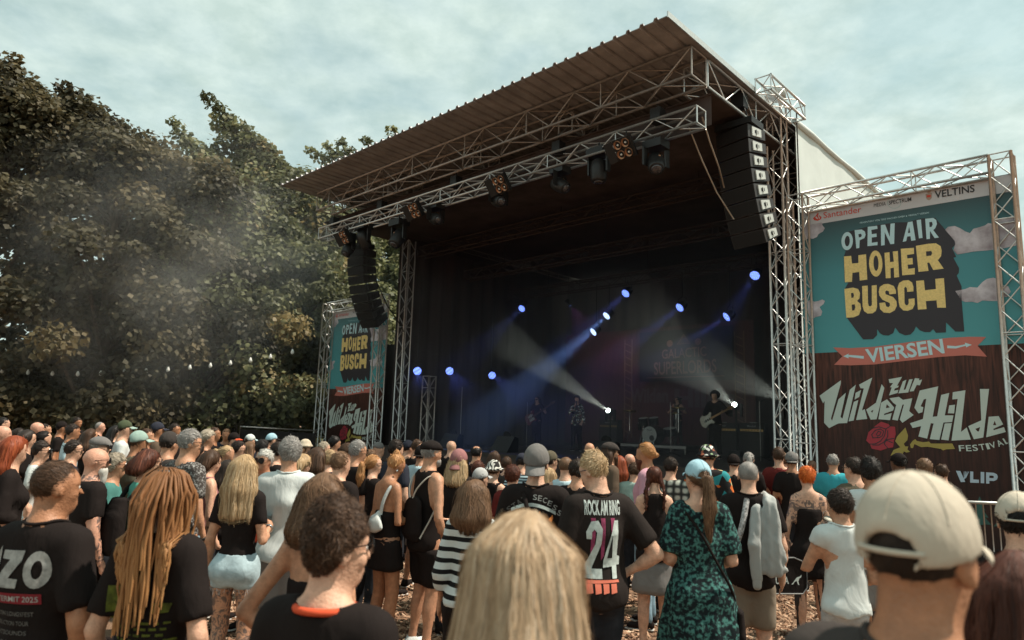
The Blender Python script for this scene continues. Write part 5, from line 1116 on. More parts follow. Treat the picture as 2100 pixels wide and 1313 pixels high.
def cloth(c, kind='cloth'):
    key = kind + '_' + c
    if key in _mats: return _mats[key]
    if kind == 'cloth': return mat(key, COL[c], .88, var=.10, vscale=6, bump=.85, bscale=5, spec=.1, stretch=(1, 1, .6))
    if kind == 'denim': return mat(key, COL[c], .85, var=.28, vscale=10, bump=.2, bscale=12, spec=.15)
    m = mat(key, COL[c], .88, bump=.45, bscale=10, spec=.15); t = m.node_tree; b = t.nodes['Principled BSDF']; tc_ = t.nodes.new('ShaderNodeTexCoord')
    r = t.nodes.new('ShaderNodeValToRGB'); r.color_ramp.interpolation = 'CONSTANT'; e = r.color_ramp.elements
    if kind in ('stripe', 'finestripe'):
        w = t.nodes.new('ShaderNodeTexWave'); w.bands_direction = 'Z'; w.inputs['Scale'].default_value = 4.6 if kind == 'stripe' else 9.0; w.inputs['Distortion'].default_value = .35; w.inputs['Detail Scale'].default_value = 1; t.links.new(tc_.outputs['Object'], w.inputs['Vector']); t.links.new(w.outputs['Fac'], r.inputs[0])
        e[0].color = (.012, .011, .012, 1); e[1].position = .36; e[1].color = (*COL[c], 1)
    elif kind == 'floral':
        n = t.nodes.new('ShaderNodeTexNoise'); n.inputs['Scale'].default_value = 42; n.inputs['Detail'].default_value = 2; t.links.new(tc_.outputs['Object'], n.inputs['Vector']); t.links.new(n.outputs['Fac'], r.inputs[0]); r.color_ramp.interpolation = 'LINEAR'
        e[0].position = .46; e[0].color = (.010, .016, .019, 1); e[1].position = .66; e[1].color = (*COL[c], 1)
    elif kind == 'acid':
        n = t.nodes.new('ShaderNodeTexNoise'); n.inputs['Scale'].default_value = 60; n.inputs['Detail'].default_value = 4; t.links.new(tc_.outputs['Object'], n.inputs['Vector']); t.links.new(n.outputs['Fac'], r.inputs[0]); r.color_ramp.interpolation = 'LINEAR'
        e[0].position = .48; e[0].color = (*COL[c], 1); e[1].position = .72; e[1].color = (.38, .37, .36, 1)
    elif kind == 'hawaii':
        v = t.nodes.new('ShaderNodeTexVoronoi'); v.inputs['Scale'].default_value = 13; t.links.new(tc_.outputs['Object'], v.inputs['Vector']); sp = t.nodes.new('ShaderNodeSeparateColor'); t.links.new(v.outputs['Color'], sp.inputs[0]); t.links.new(sp.outputs[0], r.inputs[0])
        e[0].color = (.02, .018, .018, 1); e[1].position = .42; e[1].color = (.55, .13, .03, 1); x = e.new(.66); x.color = (.03, .22, .24, 1); x = e.new(.78); x.color = (.5, .42, .22, 1); x = e.new(.9); x.color = (.02, .018, .018, 1)
    elif kind == 'plaid':
        w = t.nodes.new('ShaderNodeTexWave'); w.bands_direction = 'Z'; w.inputs['Scale'].default_value = 4; w.inputs['Distortion'].default_value = .8; w2 = t.nodes.new('ShaderNodeTexWave'); w2.bands_direction = 'X'; w2.inputs['Scale'].default_value = 4; w2.inputs['Distortion'].default_value = .8
        for q in (w, w2): t.links.new(tc_.outputs['Object'], q.inputs['Vector'])
        a_ = t.nodes.new('ShaderNodeMath'); a_.operation = 'MULTIPLY'; t.links.new(w.outputs['Fac'], a_.inputs[0]); t.links.new(w2.outputs['Fac'], a_.inputs[1]); t.links.new(a_.outputs[0], r.inputs[0]); r.color_ramp.interpolation = 'LINEAR'
        e[0].color = (.03, .032, .03, 1); e[1].position = .6; e[1].color = (.42, .44, .38, 1)
    elif kind == 'zebra':
        w = t.nodes.new('ShaderNodeTexWave'); w.inputs['Scale'].default_value = 9; w.inputs['Distortion'].default_value = 14; w.inputs['Detail'].default_value = 1; t.links.new(tc_.outputs['Object'], w.inputs['Vector']); t.links.new(w.outputs['Fac'], r.inputs[0])
        e[0].color = (.03, .028, .028, 1); e[1].position = .42; e[1].color = (.55, .54, .50, 1)
    elif kind == 'confetti':
        v = t.nodes.new('ShaderNodeTexVoronoi'); v.inputs['Scale'].default_value = 34; t.links.new(tc_.outputs['Object'], v.inputs['Vector']); sp = t.nodes.new('ShaderNodeSeparateColor'); t.links.new(v.outputs['Color'], sp.inputs[0]); t.links.new(sp.outputs[0], r.inputs[0])
        e[0].color = (.02, .02, .022, 1); e[1].position = .55; e[1].color = (.6, .6, .55, 1); x = e.new(.72); x.color = (.3, .10, .06, 1); x = e.new(.82); x.color = (.02, .02, .02, 1); x = e.new(.93); x.color = (.25, .35, .2, 1)
    t.links.new(r.outputs[0], b.inputs['Base Color'])
    return m
def put_mesh(name, V, F, m, parent, k=1.0, attr=None):
    if len(V) == 0: return None
    me = np_mesh(name, V * k, F, attr); LOCAL[0] = True; o = link(name, me, m, parent, True); LOCAL[0] = False; return o
def shirt_prims(s, o):
    t = o.get('t', .016) * .75; J = s.J; hem = o.get('hem', .86); top = o.get('top', 1.46)
    secs = []; loose = o.get('loose', .90 if s.fem else .92); chest = max(rx for z, _, _, rx, _ in s.T if z > 1.2); chy = max(ry for z, _, _, _, ry in s.T if 1.15 < z < 1.35)
    zs_ = sorted(set([hem - .05] + [z for z, *_ in s.T if z > hem - .05]))
    T = np.array(s.T)
    for z in zs_:
        cx_, cy_, rx, ry = (float(np.interp(z, T[:, 0], T[:, i])) for i in (1, 2, 3, 4))
        if z < 1.30: rx = max(rx, chest * loose); ry = max(ry, chy * loose)
        if z < 1.02 and hem < .95: rx += .010; ry += .012
        fl = o.get('flare', 0) * max(0, 1.05 - z); secs.append((z, cx_, cy_, rx + t + fl, ry + t + fl))
    P = [('loft', secs, .03), ('rc', J['shoL'] * np.array([.8, 1, 1]), J['shoR'] * np.array([.8, 1, 1]), .052 + t, .052 + t, .05)]
    sl = o.get('sleeve', 'short'); a0, a1, a2, a3 = s.arm_r()
    for nm, sd_ in (('R', 1), ('L', -1)):
        P.append(('rc', s.neck0 + np.array([0, 0, .02]), J['sho' + nm] + np.array([-.03 * sd_, 0, .012]), .045 + t * .6, .038 + t, .05))
        if sl in ('short', '34', 'long', 'cap'):
            cl = {'short': o.get('slen', .66), 'cap': .28, '34': 1.0, 'long': 1.0}[sl]
            P.append(('rc', J['sho' + nm], J['elb' + nm], a0 * 1.12 + t, a1 + t + o.get('wide', .014), .03, cl if sl in ('short', 'cap') else None))
            if sl in ('34', 'long'): P.append(('rc', J['elb' + nm], J['wri' + nm], a2 + t + .008, a3 + t + .006, .02, .45 if sl == '34' else .93))
    if hem < .93:
        for nm in 'RL': P.append(('el', J['hip' + nm] * np.array([.85, 1, 1]) + np.array([0, -.05, -.015]), np.array([.08, .075, .085]) * (1.06 if s.fem else .97) * s.g + t + .005, None, .04))
    if s.fem:
        for sd_ in (-1, 1): P.append(('el', np.array([.068 * sd_ + s.sway, .085, 1.255]), np.array((.058, .05, .058)) + t * .9, None, .04))
    return P
def make_shirt(s, o, cell, seed):
    Pm = shirt_prims(s, o); F = grow(Pm, cell); hem = o.get('hem', .86); wr = o.get('wrinkle', 1.0)
    F.bump(lambda X, Y, Z: wr * (.010 * vnoise(X + .35 * Z, Y, Z * .6, 6.5, seed) + .005 * vnoise(X - .6 * Z, Y, Z * .9, 12, seed + 1)) * np.clip((1.47 - Z) * 6, 0.2, 1))
    F.cut(lambda X, Y, Z: hem + .012 * np.sin(X * 23 + seed) - Z + 0 * Y)
    n0 = s.neck0 + np.array([0, .0, .075]); nr = o.get('neck', .075); yo = .03 if nr < .1 else .0; zs = 1.0 if nr < .09 else .8; ring = []
    for a in np.linspace(0, 2 * np.pi, 25):
        ph = np.linspace(-1.45, .6, 60); nq = nr + .006 + .28 * cell; Q = np.stack([n0[0] + nq * np.cos(ph) * np.sin(a), n0[1] + yo + nq * np.cos(ph) * np.cos(a) / .85, n0[2] + nq * np.sin(ph) / zs], 1).astype(np.float32); v, _ = F.sample(Q); i = np.nonzero(v > 0)[0]
        if len(i): ring.append(Q[i[0]])
    o['_ring'] = ring
    F.cut(lambda X, Y, Z: (nr - np.sqrt((X - n0[0]) ** 2 + ((Y - n0[1] - (.03 if nr < .1 else .0)) * .85) ** 2 + ((Z - n0[2]) * (1.0 if nr < .09 else .8)) ** 2)))
    sl = o.get('sleeve', 'short')
    if sl in ('tank', 'strap'):
        rr = .105 if sl == 'tank' else .13
        for sd_ in (1, -1):
            c = np.array([(s.sh + .055) * sd_ + s.sway, -.012, 1.40]); F.cut(lambda X, Y, Z: rr - np.sqrt((X - c[0]) ** 2 + ((Y - c[1]) * .55) ** 2 + ((Z - c[2]) * .85) ** 2))
    if sl == 'strapless': tz = o.get('top', 1.27); F.cut(lambda X, Y, Z: Z - tz - .0 * X + 0 * Y)
    if sl == 'off': F.cut(lambda X, Y, Z: Z - 1.335 + .0 * X - .10 * np.abs(X) + 0 * Y)
    return F
def make_pants(s, o, cell, seed):
    J = s.J; kind = o['kind']; t = {'jeans': .014, 'slim': .008, 'shorts': .020, 'hotpants': .011, 'skirt': .012, 'leggings': .004}[kind]; waist = o.get('waist', .99 if not s.fem else 1.0); sh_ = s.P.get('shirt')
    if sh_ and sh_.get('hem', .86) < .95: waist = min(waist, sh_.get('hem', .86) + .05)
    l0, l1, l2, l3 = s.leg_r(); secs = [(z, cx_, cy_, rx + t, ry + t) for z, cx_, cy_, rx, ry in s.T if z <= waist + .06]; P = [('loft', secs, .03)]; hem = o.get('hem', {'jeans': .06, 'slim': .08, 'leggings': .09, 'shorts': .50, 'hotpants': .76, 'skirt': .70}[kind])
    for nm in 'RL':
        P.append(('el', J['hip' + nm] * np.array([.85, 1, 1]) + np.array([0, -.05, -.015]), np.array([.08, .075, .085]) * (1.06 if s.fem else .97) * s.g + t, None, .04))
        if kind == 'skirt': continue
        e0 = t; e1 = t + (.016 if kind == 'shorts' else .004)
        P += [('rc', J['hip' + nm], J['knee' + nm], l0 + e0, l1 + e1, .035)]
        if hem < .45: P += [('rc', J['knee' + nm], J['ank' + nm], l2 + t + .004, l3 + t + (.016 if kind == 'jeans' else .002), .03), ('el', J['knee' + nm] * .68 + J['ank' + nm] * .32 + np.array([0, -.018, 0]), np.array([.9, 1, 2.0]) * l2 + t, None, .035)]
    if kind == 'skirt':
        T = np.array(s.T); rx = float(T[:, 3].max()); P.append(('loft', [(hem - .05, s.sway, 0, rx + .075 + o.get('flare', .03), .17 + o.get('flare', .03)), (.80, s.sway, -.005, rx + .035, .145), (.93, s.sway, -.01, rx + .016, .128), (waist + .03, s.sway, 0, float(np.interp(waist, T[:, 0], T[:, 3])) + .014, float(np.interp(waist, T[:, 0], T[:, 4])) + .014)], .03))
    F = grow(P, cell)
    fold = .010 if kind == 'skirt' else .006
    F.bump(lambda X, Y, Z: fold * vnoise(X, Y, Z * (.35 if kind == 'skirt' else .9), 11, seed + 5) + .004 * vnoise(X, Y, Z, 20, seed + 6))
    F.cut(lambda X, Y, Z: np.maximum(hem - Z, Z - waist) + 0 * X + 0 * Y)
    return F
def make_dress(s, o, cell, seed):
    o2 = dict(o); o2['hem'] = 1.0; P = shirt_prims(s, o2); T = np.array(s.T); hem = o['hem']; wz = 1.10; w = float(np.interp(wz, T[:, 0], T[:, 3])) * 1.04; hy = float(np.interp(wz, T[:, 0], T[:, 4]))
    hipx = float(T[:, 3].max()); fl = o.get('flare', .06)
    P.append(('loft', [(hem - .06, s.sway, 0, hipx + .08 + fl, .18 + fl), (.75, s.sway, -.01, hipx + .05 + fl * .6, .165 + fl * .5), (.92, s.sway, -.012, hipx + .03, .14), (wz, s.sway, 0, w + .014, hy + .016)], .02))
    for nm in 'RL': P.append(('el', s.J['hip' + nm] * np.array([.85, 1, 1]) + np.array([0, -.05, -.015]), np.array([.08, .075, .085]) * 1.06 * s.g + .03, None, .05))
    F = grow(P, cell)
    def fold(X, Y, Z):
        a = np.arctan2(X, Y); return (np.clip((1.06 - Z) * 2.2, 0, 1) * (.012 * np.sin(a * 13 + 3 * vnoise(X, Y, Z * .3, 5, seed)) + .006 * np.sin(a * 29 + seed)) + .004 * vnoise(X, Y, Z, 12, seed))
    F.bump(fold)
    F.cut(lambda X, Y, Z: hem + .01 * np.sin(X * 19) - Z + 0 * Y)
    n0 = s.neck0 + np.array([0, 0, .075]); nr = o.get('neck', .085)
    F.cut(lambda X, Y, Z: nr - np.sqrt((X - n0[0]) ** 2 + ((Y - n0[1]) * .85) ** 2 + ((Z - n0[2]) * .9) ** 2))
    if o.get('sleeve') == 'off': F.cut(lambda X, Y, Z: Z - 1.345 - .06 * np.abs(X) + 0 * Y)
    if o.get('sleeve') == 'strap':
        for sd_ in (1, -1):
            c = np.array([(s.sh + .055) * sd_ + s.sway, -.012, 1.40]); F.cut(lambda X, Y, Z: .12 - np.sqrt((X - c[0]) ** 2 + ((Y - c[1]) * .55) ** 2 + ((Z - c[2]) * .85) ** 2))
    return F
def head_coords(s, X, Y, Z):
    R = s.HR; x, y, z = X - s.hc[0], Y - s.hc[1], Z - s.hc[2]
    h = s.hs; return (R[0, 0] * x + R[1, 0] * y + R[2, 0] * z) / h[0], (R[0, 1] * x + R[1, 1] * y + R[2, 1] * z) / h[1], (R[0, 2] * x + R[1, 2] * y + R[2, 2] * z) / h[2]
def hairline(hx, hy, nape, side=-.018, front=.060):
    a = np.abs(np.arctan2(hx, -hy)) / np.pi
    return np.interp(a, [0, .28, .42, .52, .60, .72, 1], [nape, nape * .75, side - .012, side + .008, .028, front - .004, front]).astype(np.float32)
def make_hair(s, st, cell, seed, strands, width):
    """volume of the hair plus fine locks that follow its surface; returns verts, faces, tones"""
    f = 1.0; H = s.H; R = s.HR; P = []
    kind = st['kind']; L = st.get('len', .3); vol = st.get('vol', .012); top = st.get('top', vol)
    if s.P.get('cap'): vol = min(vol, .007); top = min(top, .003)
    cr = np.array([.077, .097, .090]) * f
    E = lambda c, r, k=.02: ('el', H(c), np.asarray(r) * s.hs, R, k)
    P.append(E((0, -.014, .030 + (top - vol) * .5), cr + np.array([vol, vol, top]), .01))
    nape = st.get('nape', -.075)
    tails = []
    dn = np.array([0, 0, -1.0]); back = R @ np.array([0, -1.0, 0]); side = R @ np.array([1.0, 0, 0])
    if kind in ('long', 'bob'):
        c0 = H((0, -.02, .0)); w = .092 * f + vol; wl = st.get('wl', .115)
        n_ = 5
        for q in (-1, -.5, 0, .5, 1):
            a_ = H((q * (.066 * f), -.045 - .03 * (1 - abs(q)), -.04 if s.P.get('cap') else .02)); outw = side * q * .035 * st.get('spread', 1.0) + back * (.035 + .03 * (1 - abs(q)))
            b_ = a_ + outw + dn * min(L, .16); P.append(('rc', a_, b_, .039 + vol, .035 + vol * .6, .03))
            if L > .16:
                c_ = b_ + dn * (L - .16) + back * (.02 if L > .25 else 0) + side * q * .012; P.append(('rc', b_, c_, .035 + vol * .6, .020, .03))
    if kind in ('pony', 'bun', 'manbun'):
        tp = H(st.get('tie', (0, -.115, .035)))
        if kind == 'pony':
            m1 = tp + back * .05 + np.array([0, 0, .005]); m2 = m1 + back * .012 + dn * L * .45; m3 = m2 + dn * L * .55 - back * .01; P += [('rc', tp, m1, .018, .024, .012), ('rc', m1, m2, .026 + vol, .036 + vol, .015), ('rc', m2, m3, .036 + vol, .010, .015)]
        else:
            rb = st.get('bun', .042); P += [('el', tp + (R @ np.array(st.get('boff', (0, -.02, .02)))), np.array([rb, rb * .9, rb * .85]), R, .012)]
    if kind == 'braids':
        for sd_ in (-1, 1):
            p = H((.066 * sd_, -.065, -.03)); q = p + side * sd_ * .028 + dn * .09 + back * .035
            P.append(('rc', p, q, .026, .02, .02))
            for k_ in range(int(L / .028)):
                c = q + dn * .028 * k_ + side * .004 * (1 if k_ % 2 else -1) + back * (.008 * k_ ** .5); P.append(('el', c, np.array([.021, .018, .022]) * (1 - .03 * k_), None, .006))
    F = grow(P, cell)
    if kind in ('long', 'bob'):
        F.bump(lambda X, Y, Z: .0025 * np.sin(np.arctan2(X - s.hc[0], Y - s.hc[1]) * 24 + 4 * vnoise(X, Y, Z * .4, 6, seed)) * np.clip((s.hc[2] + .06 - Z) * 9, 0, 1) + .004 * vnoise(X, Y, Z * .5, 14, seed))
        bl = s.hc[2] + .02 - L
    amp = st.get('rough', .0042); fr = st.get('freq', 30)
    F.bump(lambda X, Y, Z: amp * vnoise(X, Y, Z, fr, seed + 2) + amp * .7 * vnoise(X, Y, Z, fr * .45, seed + 3))
    fy = st.get('facecut', .0)
    def cutf(X, Y, Z):
        hx, hy, hz = head_coords(s, X, Y, Z)
        if kind in ('long', 'bob'):
            # open the face, keep everything behind the ears and below
            face = np.maximum(hairline(hx, hy, -9, -.9, st.get('front', .058)) - hz, 0) if False else None
            d = np.sqrt((hx / .075) ** 2 + ((hy - .125) / .085) ** 2 + ((hz + .045) / .125) ** 2); return (1 - d) * .07
        zm = hairline(hx, hy, nape, st.get('side', -.018), st.get('front', .060)); d = (zm - hz) * .9
        if kind in ('pony', 'braids', 'bun', 'manbun'):     # the tail keeps on below the hairline behind the head
            keep = -hy - .088 * f; d = np.where(keep > 0, np.minimum(d, -.002), d)
            if kind == 'braids': d = np.where((np.abs(hx) > .052) & (hy < -.02), np.minimum(d, -.002), np.maximum(d, (zm - hz) * .9))
        return d
    F.cut(cutf)
    if st.get('balding'):
        c = H((0, -.03, .115)); rr = st['balding']; F.cut(lambda X, Y, Z: rr - np.sqrt((X - c[0]) ** 2 + (Y - c[1]) ** 2 + (Z - c[2]) ** 2))
    V, Fq = F.mesh(); r = np.random.default_rng(seed)
    tone = np.clip(.38 + .16 * vnoise(V[:, 0], V[:, 1], V[:, 2] * .4, 45, seed), 0, 1) if len(V) else np.zeros(0)
    if strands and len(V):
        n = strands; p = V[r.integers(0, len(V), n)] + r.normal(0, cell * .4, (n, 3)).astype(np.float32); steps = (7 if kind in ('long', 'pony', 'bob') else 5) if cell < .01 else (5 if kind in ('long', 'pony', 'bob') else 3)
        sl = st.get('slen', (.36 if cell < .01 else .24) if kind in ('long', 'pony', 'bob') else .04); comb = st.get('comb', (0, .2, 0)); combw = R @ np.array(comb, float)
        tie = H(st.get('tie', (0, -.115, .035))); pts = [p]; d0 = None; lift = st.get('lift', .0); fly = np.where(r.random(n) < .05, .011, 0.0); curl = st.get('curl', 0)
        for q in range(steps):
            v, g = F.sample(p)
            fl = np.tile(dn, (n, 1)) if kind in ('long', 'bob', 'braids') else np.tile(combw + dn * st.get('grav', .45), (n, 1))
            if kind in ('pony', 'bun', 'manbun'):
                dt = tie - p; onhead = (np.linalg.norm(dt, axis=1) > .03) & (p[:, 2] > tie[2] - .10); fl = np.where(onhead[:, None] & ((p - s.hc) @ back < .105)[:, None], dt / (np.linalg.norm(dt, axis=1)[:, None] + 1e-6), dn + r.normal(0, .1, (n, 3)))
            if curl: fl = fl + curl * r.normal(0, 1, (n, 3)) if q % 2 == 0 or d0 is None else fl + .6 * d0
            fl = fl + r.normal(0, st.get('mess', .05 if kind in ('long', 'bob', 'pony') else .28), (n, 3))
            t_ = fl - g * np.sum(fl * g, axis=1)[:, None]; t_ /= np.linalg.norm(t_, axis=1)[:, None] + 1e-6
            if d0 is not None: t_ = t_ * .6 + d0 * .4
            d0 = t_; p = p + t_ * (sl / steps) * r.uniform(.7, 1.2, (n, 1)); v, g = F.sample(p); p = p - g * (np.clip(v, -.03, .03) - (.0015 + (lift + fly) * (q + 1) / steps) * r.uniform(.3, 1.5, n))[:, None]; pts.append(p.astype(np.float32))
        pts = np.stack(pts, 1); v0, g0 = F.sample(pts[:, steps // 2]); dirs = np.diff(pts, axis=1); dirs = np.concatenate([dirs, dirs[:, -1:]], 1)
        sdv = np.cross(dirs, g0[:, None] + r.normal(0, .18, (n, 1, 3))); sdv /= np.linalg.norm(sdv, axis=2)[:, :, None] + 1e-6
        wdt = width * r.uniform(.5, 1.3, n)[:, None] * np.concatenate([np.linspace(.7, 1, steps // 2 + 1), np.linspace(.95, .12, steps - steps // 2)])[None]
        A = pts + sdv * wdt[:, :, None] * .5; B = pts - sdv * wdt[:, :, None] * .5; m = steps + 1
        SV_ = np.stack([A, B], 2).reshape(n, m * 2, 3); q = np.array([(2 * i, 2 * i + 1, 2 * i + 3, 2 * i + 2) for i in range(steps)])
        SF = (q[None] + (np.arange(n) * m * 2)[:, None, None]).reshape(-1, 4) + len(V)
        av = np.arctan2(pts[:, 0, 0] - s.hc[0], pts[:, 0, 1] - s.hc[1]) * 3.0; tn = np.clip(.52 + .30 * vnoise(av, av * 0, pts[:, 0, 2] * .5, 4.0, seed + 9) + r.normal(0, .12, n), 0, 1); tone = np.concatenate([tone, np.repeat(tn, m * 2)]); V = np.concatenate([V, SV_.reshape(-1, 3)]); Fq = np.concatenate([Fq, SF])
    return V, Fq, tone, F
def make_cap(s, st, cell, seed):
    """headwear: crown field and (for caps) the brim as plain verts/faces"""
    f = 1.0; R = s.HR; kind = st['kind']; cr = np.array([.077, .097, .090]) * s.hs; t = .016; H = s.H; rev = -1 if st.get('reverse') else 1
    zc = st.get('z', .022)
    bV = bF = None
    if kind in ('cap', 'trucker', 'snapback'):
        hi = .012 if kind != 'snapback' else .022
        P = [('el', H((0, -.012, .030)), cr + np.array([t, t, t + hi]), R, .01)]
        if kind == 'snapback': P.append(('el', H((0, -.012 - .03 * (0), .055)), cr * np.array([.93, .95, .8]) + np.array([t, t, .028]), R, .02))
        F = grow(P, cell)
        def c_(X, Y, Z):
            hx, hy, hz = head_coords(s, X, Y, Z); d = zc + .20 * hy - hz
            if not st.get('noopen'):   # the gap above the strap at the back
                d = np.maximum(d, .034 - np.sqrt((hx * .8) ** 2 + ((hz - zc - .002) * 1.0) ** 2) - 9 * np.maximum(0, hy * rev + .05))
            return d
        F.cut(c_)
        n = 12; vs = []; bl = st.get('brim', .075)
        for j, rr in enumerate((0, .35, .7, 1.0)):
            for i in range(n + 1):
                a = (i / n - .5) * 2.0; x = math.sin(a * .92) * (.083 * f + .004) * (1 + .05 * rr); y0 = math.cos(a * .92) * (.100 * f + t) - .012; ext = bl * rr * max(.0, math.cos(a * 1.25)) ** .6
                z = zc + .20 * y0 * rev * .9 - .010 * rr * (1 + 1.6 * st.get('droop', .6)) - .22 * abs(x) * rr * st.get('curve', 1.0) * (abs(x) / .08) * .6
                vs.append(H((x, (y0 + ext) * rev if rev > 0 else -(y0 + ext) + .0, z + .006)))
        nn = len(vs); up = R @ np.array([0, 0, 1.0]); vs = [v + up * .003 for v in vs] + [v - up * .003 for v in vs]
        fs = []
        for j in range(3):
            for i in range(n): a = j * (n + 1) + i; fs.append((a, a + 1, a + n + 2, a + n + 1)); fs.append((nn + a + n + 1, nn + a + n + 2, nn + a + 1, nn + a))
        for i in range(n): a = 3 * (n + 1) + i; fs.append((a, a + 1, nn + a + 1, nn + a))
        bV, bF = np.array(vs), np.array(fs)
        rr_ = (cr + np.array([t, t, t + hi])) * 1.004; C0 = H((0, -.012, .030)); st['_seams'] = []
        for a in (0, 1.047, 2.094): st['_seams'].append([C0 + R @ (np.array([math.sin(a) * math.sin(b), math.cos(a) * math.sin(b), math.cos(b)]) * rr_) for b in np.linspace(-1.25, 1.25, 25)])
        if not st.get('noopen'): st['_seams'].append([C0 + R @ (np.array([math.sin(a) * .985, -math.cos(a) * rev * .985, -.10]) * rr_) for a in np.linspace(-.62, .62, 11)])
    elif kind == 'flat':
        F = grow([('el', H((0, -.010, .058)), cr * np.array([1, 1, .62]) + np.array([.020, .022, .012]), R @ rotx(-.10), .01), ('el', H((0, .075, .040)), (.064, .054, .015), R @ rotx(-.28), .02), ('el', H((0, -.014, .030)), cr + .011, R, .015)], cell)
        F.cut(lambda X, Y, Z: (lambda h: zc + .006 - .05 * h[1] - h[2])(head_coords(s, X, Y, Z)))
    elif kind == 'beanie':
        F = grow([('el', H((0, -.016, .034)), cr + np.array([.011, .012, .020]), R, .01)], cell); F.bump(lambda X, Y, Z: .002 * vnoise(X, Y, Z, 60, seed)); F.cut(lambda X, Y, Z: (lambda h: zc - .16 * h[1] - h[2])(head_coords(s, X, Y, Z)))
    elif kind == 'bucket':
        secs_ = []
        F = grow([('el', H((0, -.012, .045)), cr * np.array([1, 1, .9]) + np.array([.016, .016, .020]), R, .01), ('el', H((0, -.012, .018)), (.122, .132, .028), R, .02)], cell)
        F.cut(lambda X, Y, Z: (lambda h: (.006 + .0 * h[0]) - .25 * (np.sqrt(h[0] ** 2 + h[1] ** 2) - .1) * -1 - h[2] - .02)(head_coords(s, X, Y, Z)))
    return F, bV, bF
def glasses(s, parent, k, m, up=0.0, big=1.0):
    H = s.H; mb = MB(); z0 = .012 + up; y0 = .112 - up * .55
    for sd_ in (-1, 1):
        c = np.array(H((.034 * sd_, y0, z0))); d = s.HR @ unit(np.array([.22 * sd_, 1, up * 6])); mb.lathe(c, d, [(.024 * big, -.0015), (.025 * big, .0), (.024 * big, .0015)], 12)
        mb.tube([H((.058 * sd_, y0 - .004, z0 + .008)), H((.079 * sd_, .06, z0 + .008)), H((.084 * sd_, -.005, z0 + .004 - up * .0))], .0024, 5)
    mb.tube([H((-.012, y0 + .004, z0 + .006)), H((.012, y0 + .004, z0 + .006))], .0024, 5)
    mb.v = [tuple(np.array(v) * k) for v in mb.v]; LOCAL[0] = True; o = mb.build('glasses', m, parent); LOCAL[0] = False; return o
M_dark_glass = mat('dark_spectacles', (.012, .011, .011), .12, spec=.7)
M_sole = mat('white_shoe_sole', (.50, .48, .45), .7)
def make_shoes(s, parent, c, k, cell):
    for nm, sd_ in (('R', 1), ('L', -1)):
        a = s.J['ank' + nm]; t_ = s.J['toe' + nm]; d = unit((t_ - a) * np.array([1, 1, 0]))
        heel = np.array([a[0], a[1], .045]) - d * .035; F = grow([('rc', heel, np.array([t_[0], t_[1], .036]), .046, .040, .02), ('rc', np.array([a[0], a[1], .06]), np.array([a[0], a[1], .11]), .044, .042, .03)], cell)
        F.cut(lambda X, Y, Z: np.maximum(.022 - Z, Z - .125) + 0 * X + 0 * Y); V, Fq = F.mesh(); o = put_mesh('shoe', V, Fq, cloth(c), parent, k)
        F = grow([('rc', heel - np.array([0, 0, .03]), np.array([t_[0], t_[1], .012]) + d * .008, .050, .043, .01)], cell); F.cut(lambda X, Y, Z: np.maximum(-Z + .001, Z - .028) + 0 * X + 0 * Y); V, Fq = F.mesh(); put_mesh('sole', V, Fq, M_sole if c not in ('white',) else M_sole, o, k)
PEOPLE = []
